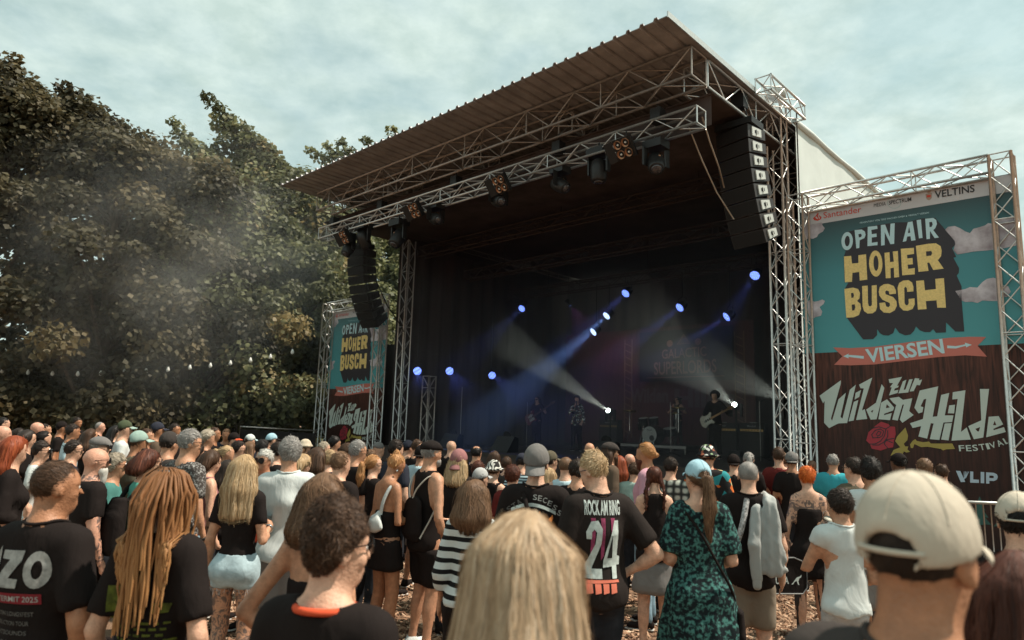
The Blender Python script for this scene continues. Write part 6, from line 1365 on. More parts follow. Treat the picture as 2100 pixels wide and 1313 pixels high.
def person(P, pos, az, level=None):
    """one person standing at pos, facing az degrees clockwise from the view axis"""
    d = math.hypot(pos[0], pos[1]); lv = level if level is not None else (0 if d < 3.3 else 1 if d < 5.8 else 2 if d < 8.6 else 3)
    c, f, gc, hc_, ns, wd = ((.022, .0090, .016, .008, 3000, .0024), (.040, .0150, .026, .0135, 1300, .0036), (.055, .0210, .036, .018, 420, .006), (.070, .0260, .048, .022, 120, .009))[lv]
    P = dict(P); seed = P.setdefault('seed', len(PEOPLE) + 3)
    s = Fig(P); k = s.k; t = thing('person', P['label'], 'person', pos, P.get('group'), -R_(az)); PEOPLE.append((t, s))
    pr = s.body_prims(); hx, hy, hz = s.hc
    fine = [[(hx - .11, hx + .11)], [(hy - .13, hy + .14)], [(hz - .15, hz + .14)]]
    if lv < 2 and not P.get('hidehands'):
        for nm in 'RL':
            w = s.hand(nm)[1][0]
            for i in range(3): fine[i].append((w[i] - .075, w[i] + .075))
    F = grow(pr, c, fine, f); V, Fq = F.mesh(); V = smoothv(V, Fq, 1, .35)
    tat = P.get('tattoo', ''); body = put_mesh('body', V, Fq, skin_mat(P.get('skin', 'fair')), t, k)
    if tat:
        me = body.data; me.materials.append(skin_mat(P.get('skin', 'fair'), True)); cen = V[Fq].mean(1); mask = np.zeros(len(Fq), bool)
        def seg(a, b, r):
            ba = b - a; h = np.clip((cen - a) @ ba / (ba @ ba), .0, 1); return np.linalg.norm(cen - a - h[:, None] * ba, axis=1) < r
        for nm in 'RL':
            if 'a' + nm in tat or 'arms' in tat: mask |= seg(s.J['sho' + nm], s.J['wri' + nm], .075) & (np.linalg.norm(cen - s.J['wri' + nm], axis=1) > .03)
            if 'legs' in tat: mask |= seg(s.J['knee' + nm] + np.array([0, 0, .25]), s.J['ank' + nm] + np.array([0, 0, .1]), .1)
        if 'back' in tat: mask |= (cen[:, 1] < -.04) & (np.abs(cen[:, 0]) < .10) & (cen[:, 2] > 1.18) & (cen[:, 2] < 1.42)
        if 'neck' in tat: mask |= (np.abs(cen[:, 0] - s.sway) < .08) & (cen[:, 2] > 1.47) & (cen[:, 2] < 1.55)
        me.polygons.foreach_set('material_index', mask.astype(np.int32))
    fields = {}
    if 'pants' in P:
        o = P['pants']; Fp = make_pants(s, o, gc * (1.5 if lv > 1 else .75 if o['kind'] == 'hotpants' else 1.25), seed); V, Fq = Fp.mesh(); put_mesh({'skirt': 'skirt', 'shorts': 'shorts', 'hotpants': 'shorts'}.get(o['kind'], 'trousers'), V, Fq, cloth(o['c'], o.get('m', 'cloth')), t, k)
    if 'shirt' in P:
        o = P['shirt']; light = sum(COL[o['c']]) > .7 and lv < 3; o['wrinkle'] = 1.5 if light else 1.0; Fs = make_shirt(s, o, min(gc, .018) if light else gc, seed); V, Fq = Fs.mesh(); so = put_mesh('shirt', V, Fq, cloth(o['c'], o.get('m', 'cloth')), t, k)
        if lv < 2 and o.get('sleeve', 'short') in ('short', 'cap', '34', 'long') and len(o['_ring']) > 20 and P['label'].find('orange collar') < 0:
            LOCAL[0] = True; MB().tube([q * k for q in o['_ring']], .0075, 6).build('collar', cloth(o['c']), so, True); LOCAL[0] = False
        fields['shirt'] = (Fs, so)
    if 'dress' in P:
        o = P['dress']; Fs = make_dress(s, o, gc, seed); V, Fq = Fs.mesh(); so = put_mesh('dress', V, Fq, cloth(o['c'], o.get('m', 'cloth')), t, k); fields['shirt'] = (Fs, so)
    make_shoes(s, t, P.get('shoe', 'black'), k, max(.018, gc * .8))
    if P.get('hair'):
        st = P['hair']; V, Fq, tone, Fh = make_hair(s, st, hc_, seed, int(ns * st.get('n', 1.0)), wd * st.get('w', 1.0)); put_mesh('hair', V, Fq, hair_mat(st['c']), t, k, tone); fields['hair'] = Fh
    if P.get('beard'):
        b = P['beard']; Lb = b.get('len', .03); Fb = grow([('el', s.H((0, .045, -.075)), np.array((.064, .062, .052)) * s.hs, s.HR, .01), ('el', s.H((0, .065, -.10 - Lb * .5)), np.array((.044, .036, .03 + Lb * .6)) * s.hs, s.HR, .02)], hc_)
        Fb.bump(lambda X, Y, Z: .003 * vnoise(X, Y, Z, 60, seed)); Fb.cut(lambda X, Y, Z: (lambda h: np.maximum(h[2] + .035 - .25 * np.abs(h[0]), .02 - h[1] + .3 * (.0)) + .0)(head_coords(s, X, Y, Z)))
        V, Fq = Fb.mesh(); put_mesh('beard', V, Fq, hair_mat(b['c']), t, k, np.clip(.45 + .25 * vnoise(V[:, 0], V[:, 1], V[:, 2], 70, seed), 0, 1))
    if P.get('cap'):
        st = P['cap']; Fc, bV, bF = make_cap(s, st, hc_, seed); V, Fq = Fc.mesh(); nm_ = {'flat': 'flat_cap', 'beanie': 'beanie', 'bucket': 'bucket_hat'}.get(st['kind'], 'cap'); co = put_mesh(nm_, V, Fq, cloth(st['c'], st.get('m', 'cloth')), t, k)
        if bV is not None: put_mesh('brim', bV, bF, cloth(st.get('bc', st['c'])), co, k)
        if lv < 2:
            for i_, sm_ in enumerate(st.get('_seams', ())):
                LOCAL[0] = True; MB().tube([p * k for p in sm_], .0011 if i_ < 3 else .0052, 5).build('seam' if i_ < 3 else 'strap', cloth(st['c']), co, True); LOCAL[0] = False
        if bV is not None:
            LOCAL[0] = True; p = s.H((0, -.012, .030 + .090 * (.94 if s.fem else 1) + .026 + (.012 if st['kind'] == 'snapback' else 0))); MB().lathe(p * k, s.HR @ np.array([0, 0, 1.0]), [(.009, -.006), (.008, .0), (.003, .003)], 8).build('button', cloth(st.get('bc', st['c'])), co); LOCAL[0] = False
    if lv < 2 and P.get('eyes', True):
        LOCAL[0] = True
        for sd_ in (-1, 1):
            c_e = s.H((.031 * sd_, .083, .005)); e_ = MB().lathe(c_e * k, s.HR @ np.array([0, 1.0, 0]), [(.004, -.011), (.0105, -.004), (.0115, .002), (.009, .008), (.003, .0112)], 10).build('eye', mat('eye_white', (.62, .58, .54), .3), t, True)
            MB().lathe((c_e + s.HR @ np.array([0, .0095, 0])) * k, s.HR @ np.array([0, 1.0, 0]), [(.0062, -.001), (.0055, .0012), (.002, .0022)], 10).build('iris', mat('eye_iris', (.03, .02, .014), .2), e_, True)
        LOCAL[0] = False
    if P.get('glasses'): glasses(s, t, k, M_dark_glass, P.get('gl_up', 0.0), P.get('gl_big', 1.0))
    return t, s, fields
def world_of(t, s, p): return np.array(wm(t) @ Vector(np.asarray(p, float) * s.k))
def skyline_person(P, px, py, Y, az, extra=0.0):
    """stand a person so that the top of the head (or hat) is seen at px, py, at depth Y"""
    p = at_y(px, py, Y); top = .012 + (.02 if P.get('cap') else 0) + (P.get('hair') or {}).get('top', .012)
    P = dict(P); g = ground_z(p[0], p[1]); P['h'] = (p[2] - g - top) ; P['h'] = max(1.45, min(1.98, P['h'])); return person(P, (p[0], p[1], g), az)
# ------------------------------------------------------------------ the crowd
def SH(c, top=.020, vol=.007, **k): return dict(kind='short', c=c, top=top, vol=vol, slen=.038, comb=(0, .5, .2), lift=k.pop('lift', .006), n=k.pop('n', 1.0) * 1.4, **k)
def BUZZ(c, **k): return dict(kind='short', c=c, top=.004, vol=.003, n=.5, w=.5, slen=.012, rough=.0012, freq=70, **k)
def LG(c, L=.40, **k): return dict(kind='long', c=c, len=L, vol=k.pop('vol', .012), **k)
def BOB(c, L=.16, **k): return dict(kind='bob', c=c, len=L, vol=k.pop('vol', .014), **k)
def CURL(c, top=.035, vol=.022, **k): return dict(kind='short', c=c, top=top, vol=vol, curl=.9, mess=.7, rough=.008, freq=30, slen=.05, lift=.008, **k)
def PONY(c, L=.3, **k): return dict(kind='pony', c=c, len=L, vol=k.pop('vol', .009), **k)
def T(c='black', **k): return dict(c=c, **k)
def JN(c='darkdenim'): return dict(kind='jeans', c=c, m='denim')
def SR(c='charcoal', **k): return dict(kind='shorts', c=c, **k)
def SK(c='black', **k): return dict(kind='skirt', c=c, **k)
OUT = {}
G = 'festival crowd'
CAL = 'mzo dreads near_blonde near_cap near_edge edge_cap curly openback shorts_blonde white_tee ring teal_dress hoodie white_top stripes snapback bun singlet braids orange_hair'.split()
def who(key, px, py, Y, az, label, sex='m', shirt=None, pants=None, hair=None, **k):
    if key not in CAL: Y *= 1.17
    P = dict(label=label, sex=sex, hair=hair, group=G, **k)
    if 'dress' not in P: P['shirt'] = shirt or T()
    P.setdefault('pants', pants or (JN() if 'dress' not in P else dict(kind='leggings', c='black')))
    if P['pants'] == 'none': del P['pants']
    OUT[key] = skyline_person(P, px, py, Y, az); return OUT[key]
# nearest to the camera
who('mzo', 122, 937, 2.95, 12, 'person with a short brown haircut in a black shirt with big grey letters', 'm', T('black', slen=.8, neck=.07), JN(), SH('brown', .008, .002, rough=.001, side=-.005, w=.6, n=1.2, lift=.0015), skin='tan', yaw=34, armR='loose', girth=1.06)
who('dreads', 345, 950, 2.85, 8, 'person with long blond-brown dreadlocks in a black shirt with green print', 'f', T('black', slen=.78), JN(), dict(kind='short', c='dread', top=.010, vol=.006), armR='loose', armL='loose')
who('near_blonde', 1066, 1018, 1.32, 6, 'person with long straight blonde hair nearest the camera, seen from behind', 'f', T('white', m='finestripe', neck=.09), JN('denim'), LG('ashblonde', .46, n=2.6, spread=.55, vol=.010), eyes=False)
who('near_cap', 1868, 953, 1.22, 56, 'person in a beige baseball cap close to the camera, seen from behind', 'm', T('charcoal', neck=.07), JN(), BUZZ('dark', nape=-.118), cap=dict(kind='cap', c='beige', brim=.10, curve=1.1, droop=1.2, z=.012), skin='tan', girth=1.18)
who('near_edge', 2078, 1108, 1.55, 32, 'person with dark auburn hair in black, cut by the right picture edge', 'f', T('black', neck=.10), JN(), BOB('auburn', .12, vol=.016), skin='mid', pitch=-6)
who('edge_cap', 2088, 1000, 3.0, 35, 'person in a tan cap beyond the auburn-haired one at the right edge', 'm', T('black'), JN(), SH('black', .006, .006), cap=dict(kind='cap', c='beige'))
who('curly', 684, 1006, 2.0, 18, 'person with dark curly hair and a black sleeveless shirt with orange collar', 'm', T('black', sleeve='cap', neck=.088, t=.018), JN(), CURL('brown', .042, .012, n=1.4, side=-.01), skin='fair', yaw=36, tattoo='aR', armR='down', armL='down', glasses=1)
who('openback', 662, 960, 3.1, 22, 'person with pinned-up brown waves and bare shoulders behind the curly-haired person', 'f', T('black', sleeve='strapless', top=1.30, hem=.98), SK('beige', m='confetti', hem=.55), BOB('lightbrown', .17, curl=.6, rough=.006, freq=24), skin='mid', armR='front', armL='hip', tattoo='aR')
# left half, middle distance
who('shorts_blonde', 507, 926, 5.1, 4, 'blonde person in a black top and frayed denim shorts', 'f', T('black', hem=1.0, slen=.62, loose=.8), dict(kind='hotpants', c='paledenim', m='denim', hem=.775, waist=1.03), LG('blonde', .36, n=1.5, wl=.12, vol=.014), armR='hold', armL='down', tattoo='legs', skin='mid')
who('white_tee', 600, 893, 5.5, -8, 'grey-haired person in a wide white t-shirt and glasses', 'm', T('white', t=.024), SR('grey'), SH('grey', .026, .010, n=1.4), yaw=-28, glasses=1, skin='mid', girth=1.1, armL='front')
who('redhead', 32, 888, 4.8, 52, 'person with long dark-red hair in a black long-sleeved top', 'f', T('black', sleeve='34'), JN(), LG('red', .36, n=1.5, vol=.016), skin='fair', armR='front', armL='front')
who('bald_beard', 197, 911, 4.5, 40, 'bald person with a white beard and tattooed arms in black', 'm', T('black'), SR('black'), None, beard=dict(c='white', len=.08), tattoo='arms neck', glasses=1, skin='pink', yaw=24, girth=1.08)
who('old_woman', 239, 922, 5.1, 70, 'grey-blonde person in a dark teal jacket holding a bottle', 'f', T('teal', sleeve='long'), JN(), SH('greyblonde', .026, .018, nape=-.09, side=-.03), glasses=1, armR='phone', skin='mid')
who('acid', 390, 876, 5.1, 28, 'grey-haired person in a speckled dark grey t-shirt with a watch', 'm', T('charcoal', m='acid', slen=.72), JN('denim'), SH('grey', .018, .005), glasses=1, yaw=28, armR='down', skin='mid')
who('auburn', 306, 915, 4.6, 42, 'auburn-haired person with glasses and a black backpack over turquoise', 'f', T('aqua'), JN(), BOB('auburn', .06, vol=.016, n=1.2), glasses=1, yaw=22, skin='fair')
who('brown_bob', 432, 918, 5.5, 45, 'person with a chin-length brown bob behind the dreadlocked person', 'f', T('mauve', sleeve='tank'), JN(), BOB('brown', .07, vol=.016), skin='fair', yaw=15, pitch=8)
who('dark_long', 468, 938, 5.9, 15, 'person with long dark hair half hidden by the blonde in denim shorts', 'f', T('black'), JN(), LG('dark', .34))
who('shades_short', 86, 899, 6.3, 72, 'short dark-haired person with sunglasses in a white tee, in profile', 'f', T('white'), JN(), SH('dark', .024, .014), glasses=1, gl_big=1.15)
who('blue_tee', 150, 867, 8.6, 58, 'person in a pale blue t-shirt with cropped dark hair, in profile', 'm', T('paleblue', t=.02), JN(), SH('dark', .014, .004), skin='tan')
who('combed', 152, 898, 6.4, 58, 'person with combed-back dark hair and sunglasses before the bald bearded head', 'm', T('navy'), JN(), SH('dark', .016, .010, nape=-.09), glasses=1)
who('green_cap', 257, 859, 8.4, 60, 'person in a dark green cap and white tee', 'm', T('white'), JN(), SH('dark', .006, .004), cap=dict(kind='cap', c='green', bc='mint'))
who('mint_cap', 286, 880, 6.3, 52, 'person in a pale mint cap and olive t-shirt', 'm', T('olive', t=.022), SR('khaki'), SH('brown', .005, .004), cap=dict(kind='cap', c='mint'), girth=1.22, skin='tan', beard=dict(c='dark', len=.01))
who('navy_cap', 324, 863, 8.7, 55, 'person in a navy cap and grey-brown shirt near the fence', 'm', T('brown'), JN(), SH('dark', .005, .004), cap=dict(kind='cap', c='navy'), skin='tan')
who('slouch_cap', 349, 880, 5.9, 28, 'person in a slouchy dark grey cap and charcoal tee', 'm', T('charcoal'), JN(), SH('dark', .005, .004), cap=dict(kind='beanie', c='charcoal', z=.0), skin='mid', girth=1.1)
who('peaked', 207, 889, 6.1, 70, 'person in a grey peaked cap and glasses above the bald bearded head', 'm', T('charcoal'), JN(), SH('grey', .004, .004), cap=dict(kind='flat', c='capgrey'), glasses=1)
who('curly_grey', 427, 876, 7.9, 68, 'person with short curly grey-blonde hair', 'f', T('black', neck=.09), JN(), CURL('greyblonde', .034, .026), skin='mid')
who('facing_man', 464, 877, 11.0, 165, 'person by the fence facing the camera', 'm', T('navy'), JN(), SH('lightbrown', .016, .006), skin='tan')
who('orange_brim', 480, 886, 9.4, 100, 'person in a black cap with an orange brim', 'm', T('black'), JN(), SH('dark', .005, .004), cap=dict(kind='snapback', c='black', bc='orangered'))
who('pale_trucker', 513, 888, 10.0, 40, 'person in a white and pale blue cap by the fence', 'm', T('navy'), JN(), SH('brown', .005, .004), cap=dict(kind='cap', c='white', bc='paleblue'))
who('blue_trucker', 558, 886, 9.6, 62, 'person in a sky blue trucker cap with black brim', 'm', T('black'), JN(), SH('dark', .005, .004), cap=dict(kind='trucker', c='skyblue', bc='black', noopen=1))
who('profile_dark', 490, 899, 7.4, 70, 'dark-haired person with sunglasses in profile by the fence', 'f', T('navy'), JN(), SH('dark', .018, .014, nape=-.1), glasses=1, skin='fair')
who('blonde_small', 466, 909, 7.0, 75, 'blonde person with tied hair looking right, beyond the brown bob', 'f', T('black'), JN(), PONY('blonde', .2), skin='mid')
who('brown_far', 514, 901, 8.0, 25, 'person with long straight brown hair left of the orange scarf', 'f', T('black'), JN(), LG('lightbrown', .3))
who('dark_crop', 540, 898, 7.4, 30, 'dark-haired person just above the white-haired person', 'm', T('black'), JN(), SH('black', .018, .008))
who('sunglass_woman', 547, 916, 5.7, 196, 'white-haired person with big sunglasses and orange scarf, facing the camera', 'f', T('orangered', neck=.085), JN(), SH('white', .022, .012), glasses=1, gl_big=1.3, skin='mid')
who('dark_side', 571, 903, 6.6, 50, 'person in black with dark hair left of the white t-shirt', 'm', T('black'), JN(), SH('dark', .014, .005))
who('straw', 627, 896, 9.0, 70, 'person in a cream sun hat left of the far banner', 'f', T('teal'), JN(), BOB('lightbrown', .08), cap=dict(kind='bucket', c='cream'))
who('white_bun', 622, 926, 5.6, 75, 'person with loose pale hair right of the white t-shirt', 'f', T('beige'), JN(), BOB('blonde', .10, curl=.5, rough=.006), skin='fair')
who('red_specs', 664, 902, 8.0, 60, 'person with cropped fair hair and red-rimmed glasses before the far banner', 'f', T('olive'), JN(), SH('greyblonde', .014, .006), glasses=1)
who('dark_beard', 686, 891, 8.6, 58, 'person with dark hair and a full dark beard before the far banner', 'm', T('olive'), JN(), SH('black', .022, .010), beard=dict(c='black', len=.04), skin='mid')
who('tank_bob', 651, 912, 5.7, 25, 'person with a dark brown bob and black tank top', 'f', T('black', sleeve='tank'), JN(), BOB('brown', .12), skin='fair')
who('blond_curl', 679, 918, 6.6, 40, 'person with short curly blond hair below the far banner', 'f', T('navy'), JN(), CURL('blonde', .022, .016))
who('cropped', 698, 922, 5.1, 25, 'person with close-cropped light brown hair and a black tee with orange print', 'm', T('black'), SR('grey'), SH('lightbrown', .010, .003, rough=.001), skin='fair', yaw=15)
who('earring', 712, 904, 7.5, 60, 'brown curly-haired person with an orange collar', 'f', T('orangered'), JN(), CURL('brown', .024, .018))
who('grey_shades', 733, 899, 6.1, 42, 'person with silver hair, sunglasses and a black t-shirt', 'm', T('black', t=.02), JN(), SH('grey', .018, .006), glasses=1, skin='mid', girth=1.1, yaw=18)
who('brown_low', 760, 918, 7.0, 35, 'short brown-haired person between silver hair and red ponytail', 'f', T('charcoal'), JN(), SH('lightbrown', .016, .010))
who('beanie_dark', 777, 902, 8.6, 50, 'person in a grey-brown beanie before the far banner leg', 'm', T('black'), JN(), None, cap=dict(kind='beanie', c='capgrey'))
who('red_pony', 765, 927, 6.0, 42, 'person with a copper ponytail and glasses in a black tee', 'f', T('black'), JN(), PONY('ginger', .28, n=1.3, tie=(0, -.105, .0)), glasses=1, skin='fair', yaw=14)
who('bun', 802, 922, 6.2, 44, 'person with a high hair bun, black strapless top and white shoulder bag, looking down', 'f', T('black', sleeve='strapless', top=1.24, hem=.96), SK('black', hem=.70, flare=.0), dict(kind='bun', c='ginger', vol=.008, top=.012, tie=(0, -.055, .105), boff=(0, -.005, .022), bun=.034), skin='tan', pitch=26, armR='hold', armL='front', shoe='white', yaw=10)
who('navy_tee', 812, 898, 6.9, 38, 'person with thick dark hair in a navy t-shirt behind the bun', 'm', T('navy', t=.02), JN(), SH('dark', .022, .008), girth=1.08)
who('cap_far', 838, 900, 8.6, 60, 'person in a dark cap looking right, left of the flat cap', 'm', T('black'), JN(), SH('dark', .004, .004), cap=dict(kind='cap', c='navy'))
who('crop_far', 856, 899, 8.5, 70, 'person with cropped brown hair in profile behind the flat cap', 'm', T('black'), JN(), SH('brown', .012, .004), skin='mid')
who('pale_blue', 864, 909, 7.2, 30, 'person in a pale blue t-shirt behind the black singlet', 'm', T('paleblue', t=.024), SR('grey'), SH('dark', .006, .004), cap=dict(kind='cap', c='black', reverse=1), skin='mid')
who('singlet', 884, 896, 6.2, 52, 'person in a black flat cap and black singlet with drawstring cords', 'm', T('black', sleeve='tank', t=.02, hem=.82), SR('black', hem=.52), SH('grey', .004, .003, rough=.001), cap=dict(kind='flat', c='black', z=.03), beard=dict(c='grey', len=.0), skin='mid', armL='front', armR='loose', shoe='white')
who('bald_mid', 925, 900, 9.0, 25, 'bald person before the dark stage, right of the flat cap', 'm', T('black'), JN(), None, skin='fair')
who('maroon_cap', 943, 915, 5.7, 20, 'long-haired person in a maroon cap worn backwards', 'm', T('offblack', t=.022), JN(), BOB('blonde', .16, curl=.25, rough=.005, n=1.2), cap=dict(kind='cap', c='mauve', reverse=1, noopen=1, brim=.07, z=.015, droop=4))
who('tonsure', 977, 911, 8.0, 20, 'dark-haired person with a bald crown near the stage', 'm', T('black'), JN(), SH('black', .008, .007, balding=.05), skin='mid')
who('grey_cap_low', 986, 955, 5.9, 55, 'person in a pale grey cap between maroon cap and zebra hat', 'm', T('black'), JN(), SH('dark', .005, .004), cap=dict(kind='cap', c='lightgrey', noopen=1))
who('redbrown', 981, 941, 6.6, 20, 'person with red-brown hair behind the pale grey cap', 'f', T('maroon'), JN(), SH('auburn', .018, .012))
who('zebra', 1013, 938, 6.4, 25, 'person in a zebra-striped bucket hat and black tank top', 'f', T('black', sleeve='tank'), JN(), SH('brown', .006, .006, nape=-.1), cap=dict(kind='bucket', c='white', m='zebra'), skin='fair')
who('stripes', 973, 978, 4.5, 14, 'person with wavy light brown hair in a black and white striped top', 'f', T('white', m='stripe', sleeve='34', t=.024, hem=.92), SR('black', hem=.55), BOB('lightbrown', .24, curl=.35, rough=.007, freq=20, vol=.022, n=1.4), armR='loose', armL='down', skin='mid')
# right half
who('far_brown', 1013, 921, 9.0, 15, 'brown-haired person far off before the stage, above the zebra hat', 'f', T('black'), JN(), LG('brown', .25))
who('far_brown2', 1041, 933, 8.0, 15, 'brown-haired person just right of the zebra hat', 'f', T('charcoal'), JN(), SH('brown', .02, .012))
who('redcrop', 1049, 948, 5.6, 18, 'person with short mahogany hair left of the grey snapback', 'f', T('maroon'), JN(), SH('auburn', .020, .014, nape=-.08, n=1.3), skin='fair')
who('navy_back', 1071, 926, 7.5, 20, 'person in a navy cap and a blue striped shirt behind the snapback', 'm', T('paleblue', m='finestripe'), JN(), SH('dark', .005, .004), cap=dict(kind='cap', c='navy'))
who('snapback', 1101, 910, 4.9, 10, 'person in a grey snapback worn backwards and a black shirt with flame print', 'm', T('black', t=.026, slen=.8), SR('black'), SH('brown', .003, .003, rough=.001, n=.4), cap=dict(kind='snapback', c='capgrey', bc='grey', reverse=1, noopen=1, brim=.075, z=.015, curve=.4, droop=4), skin='fair', girth=1.16, armR='front', armL='front')
who('stripe_beanie', 1128, 921, 6.8, 60, 'person in an olive cap right behind the snapback', 'm', T('black'), JN(), SH('dark', .005, .004), cap=dict(kind='cap', c='olive'), glasses=1)
who('blonde_low', 1127, 955, 6.2, 25, 'blonde head just right of the snapback', 'f', T('white'), JN(), BOB('blonde', .16))
who('bald_tank', 1162, 934, 6.0, 25, 'person with a shaved head and a pale blue tank top', 'm', T('paleblue', sleeve='tank'), SR('charcoal'), BUZZ('lightbrown'), skin='fair', yaw=10)
who('dark_tee', 1182, 937, 5.5, 20, 'person with slicked dark hair in a black tee left of the 24 shirt', 'm', T('black'), JN(), SH('dark', .016, .010, nape=-.09), skin='mid')
who('bald_far', 1209, 904, 8.6, 20, 'bald head above the blond hair, close to the stage', 'm', T('black'), JN(), None, skin='mid')
who('ring', 1224, 918, 4.5, -14, 'blond person with glasses in a black shirt printed with a large 24', 'm', T('offblack', t=.022, slen=.78, hem=.83), JN(), SH('blonde', .026, .005, n=1.4, side=-.01), glasses=1, yaw=-34, pitch=16, armL='hold', armR='hip', tattoo='aL', skin='fair', girth=1.08)
who('flat_beard', 1251, 900, 7.0, 78, 'bearded person in a flat cap looking right, with long hair', 'm', T('brown', sleeve='long'), JN(), LG('brown', .28), cap=dict(kind='flat', c='charcoal'), beard=dict(c='brown', len=.05), glasses=1, skin='mid')
who('red_far', 1269, 930, 7.6, 20, 'person with long red hair between flat cap and bald head', 'f', T('black'), JN(), LG('red', .35))
who('bald_piping', 1290, 926, 7.6, 15, 'bald person in black just left of the man bun', 'm', T('black'), JN(), None, skin='pink')
who('mint_shirt', 1301, 945, 6.9, 10, 'person in a pale mint shirt half hidden behind the pink shirt', 'm', T('mint', sleeve='long', t=.022), JN(), SH('brown', .012, .006))
who('manbun', 1325, 904, 6.1, -70, 'bearded person with a hair bun and pink tee, facing left', 'm', T('pink'), JN('denim'), dict(kind='manbun', c='ginger', vol=.010, top=.014, tie=(0, -.10, .02), boff=(0, -.02, -.02), bun=.034), beard=dict(c='auburn', len=.05), glasses=1, gl_up=.075, skin='tan', armR='front')
who('plaid', 1374, 934, 6.6, 35, 'dark-haired person in a green plaid shirt', 'm', T('grey', m='plaid', sleeve='long', t=.022), JN(), SH('dark', .014, .008))
who('braids', 1342, 951, 6.3, 6, 'person with two dark red braids, black tank top and grey shorts', 'f', T('black', sleeve='tank'), dict(kind='skirt', c='grey', hem=.56, flare=.0), dict(kind='braids', c='auburn', vol=.010, top=.012, len=.22), skin='fair', armL='front', armR='hold')
who('teal_dress', 1427, 934, 4.6, 2, 'person in a teal patterned dress and light blue cap with a long ponytail', 'f', None, 'none', PONY('lightbrown', .40, n=1.4, tie=(0, -.105, .0), curl=.3, vol=.014), dress=dict(c='teal', m='floral', hem=.42, t=.022, slen=.86, wide=.03, neck=.10, flare=.05), cap=dict(kind='cap', c='skyblue', z=.03), skin='fair', girth=1.16, armR='front', armL='front', yaw=-16)
who('confetti', 1452, 908, 6.5, 30, 'person in a speckled black bucket hat and orange floral shirt', 'm', T('orangered', m='hawaii', t=.024), JN(), SH('dark', .005, .005), cap=dict(kind='bucket', c='black', m='confetti'), skin='mid', girth=1.1)
who('black_cap', 1503, 928, 7.6, 20, 'person in a plain black cap right of the floral shirt', 'm', T('black'), JN(), SH('dark', .004, .004), cap=dict(kind='cap', c='black', reverse=1))
who('redband', 1537, 923, 7.9, 15, 'grey-haired person with a red hair tie behind the slung grey hoodie', 'f', T('black'), JN(), PONY('grey', .18))
who('hoodie', 1533, 942, 5.4, 14, 'person with grey cropped hair and a light grey hoodie slung over one shoulder', 'm', T('black', hem=.80, t=.02), SR('khaki', hem=.50), BUZZ('grey'), skin='fair', armR='down', armL='front', yaw=6)
who('maroon_tee', 1596, 915, 8.0, 10, 'dark-haired person in a maroon t-shirt by the near tower', 'm', T('maroon', t=.02), JN(), SH('brown', .022, .008), skin='fair')
who('cap_black_tee', 1624, 923, 7.7, 15, 'person in a dark grey cap and black tee left of the orange hair', 'm', T('black', t=.02), JN(), SH('dark', .006, .004), cap=dict(kind='cap', c='capgrey', reverse=1, noopen=1), skin='tan')
who('grey_sleeve', 1607, 926, 8.3, 15, 'person with a grey sleeve beside the maroon t-shirt', 'f', T('grey'), JN(), SH('lightbrown', .014, .010), armL='loose')
who('orange_hair', 1655, 951, 6.7, 8, 'person with short orange hair, tattooed back and black off-shoulder dress', 'f', None, dict(kind='leggings', c='charcoal'), SH('orange', .018, .010, nape=-.09, n=1.3), dress=dict(c='black', hem=.66, sleeve='off', t=.02, slen=.9, flare=.0), tattoo='back arms', skin='fair', armL='loose', armR='front')
who('brown_bald', 1666, 940, 9.2, 0, 'shaved-headed person just left of the turquoise polo', 'm', T('charcoal'), JN(), None, skin='brown')
who('turquoise', 1707, 929, 8.0, 30, 'grey-haired person in a turquoise polo shirt before the near banner', 'm', T('turquoise', t=.024), JN(), SH('grey', .010, .006), girth=1.14, skin='mid', glasses=1)
who('white_top', 1718, 996, 4.7, 2, 'person with short dark hair drinking beer in a white sleeveless shirt and pale jeans', 'm', T('white', sleeve='cap', t=.022, hem=.88), dict(kind='slim', c='lightgrey', m='denim'), SH('dark', .022, .012, n=1.3, nape=-.075), yaw=-22, armL='drink', armR='front', tattoo='aL', skin='mid', stance=.6, girth=.88)
who('dark_pair', 1752, 934, 6.0, -10, 'dark-haired person with glasses right of the turquoise polo', 'm', T('olive'), JN(), SH('dark', .022, .010), glasses=1, yaw=-25)
who('dark_pair2', 1784, 933, 5.1, 12, 'person with thick black hair in a white sleeveless shirt left of the beige cap', 'm', T('white', sleeve='cap'), SR('grey'), SH('black', .034, .012, n=1.3), skin='tan')
who('cap_brown', 1842, 926, 7.0, -20, 'person in a dark cap above the beige cap', 'm', T('charcoal'), JN(), SH('black', .004, .004), cap=dict(kind='cap', c='black'), skin='brown')
who('brown_top', 1894, 936, 6.6, 5, 'person with tousled light brown hair peeking over the beige cap', 'm', T('charcoal'), JN(), SH('lightbrown', .022, .010))
who('brown_top2', 1928, 949, 7.1, 5, 'short brown-haired head at the right slope of the beige cap', 'm', T('black'), JN(), SH('brown', .012, .006))
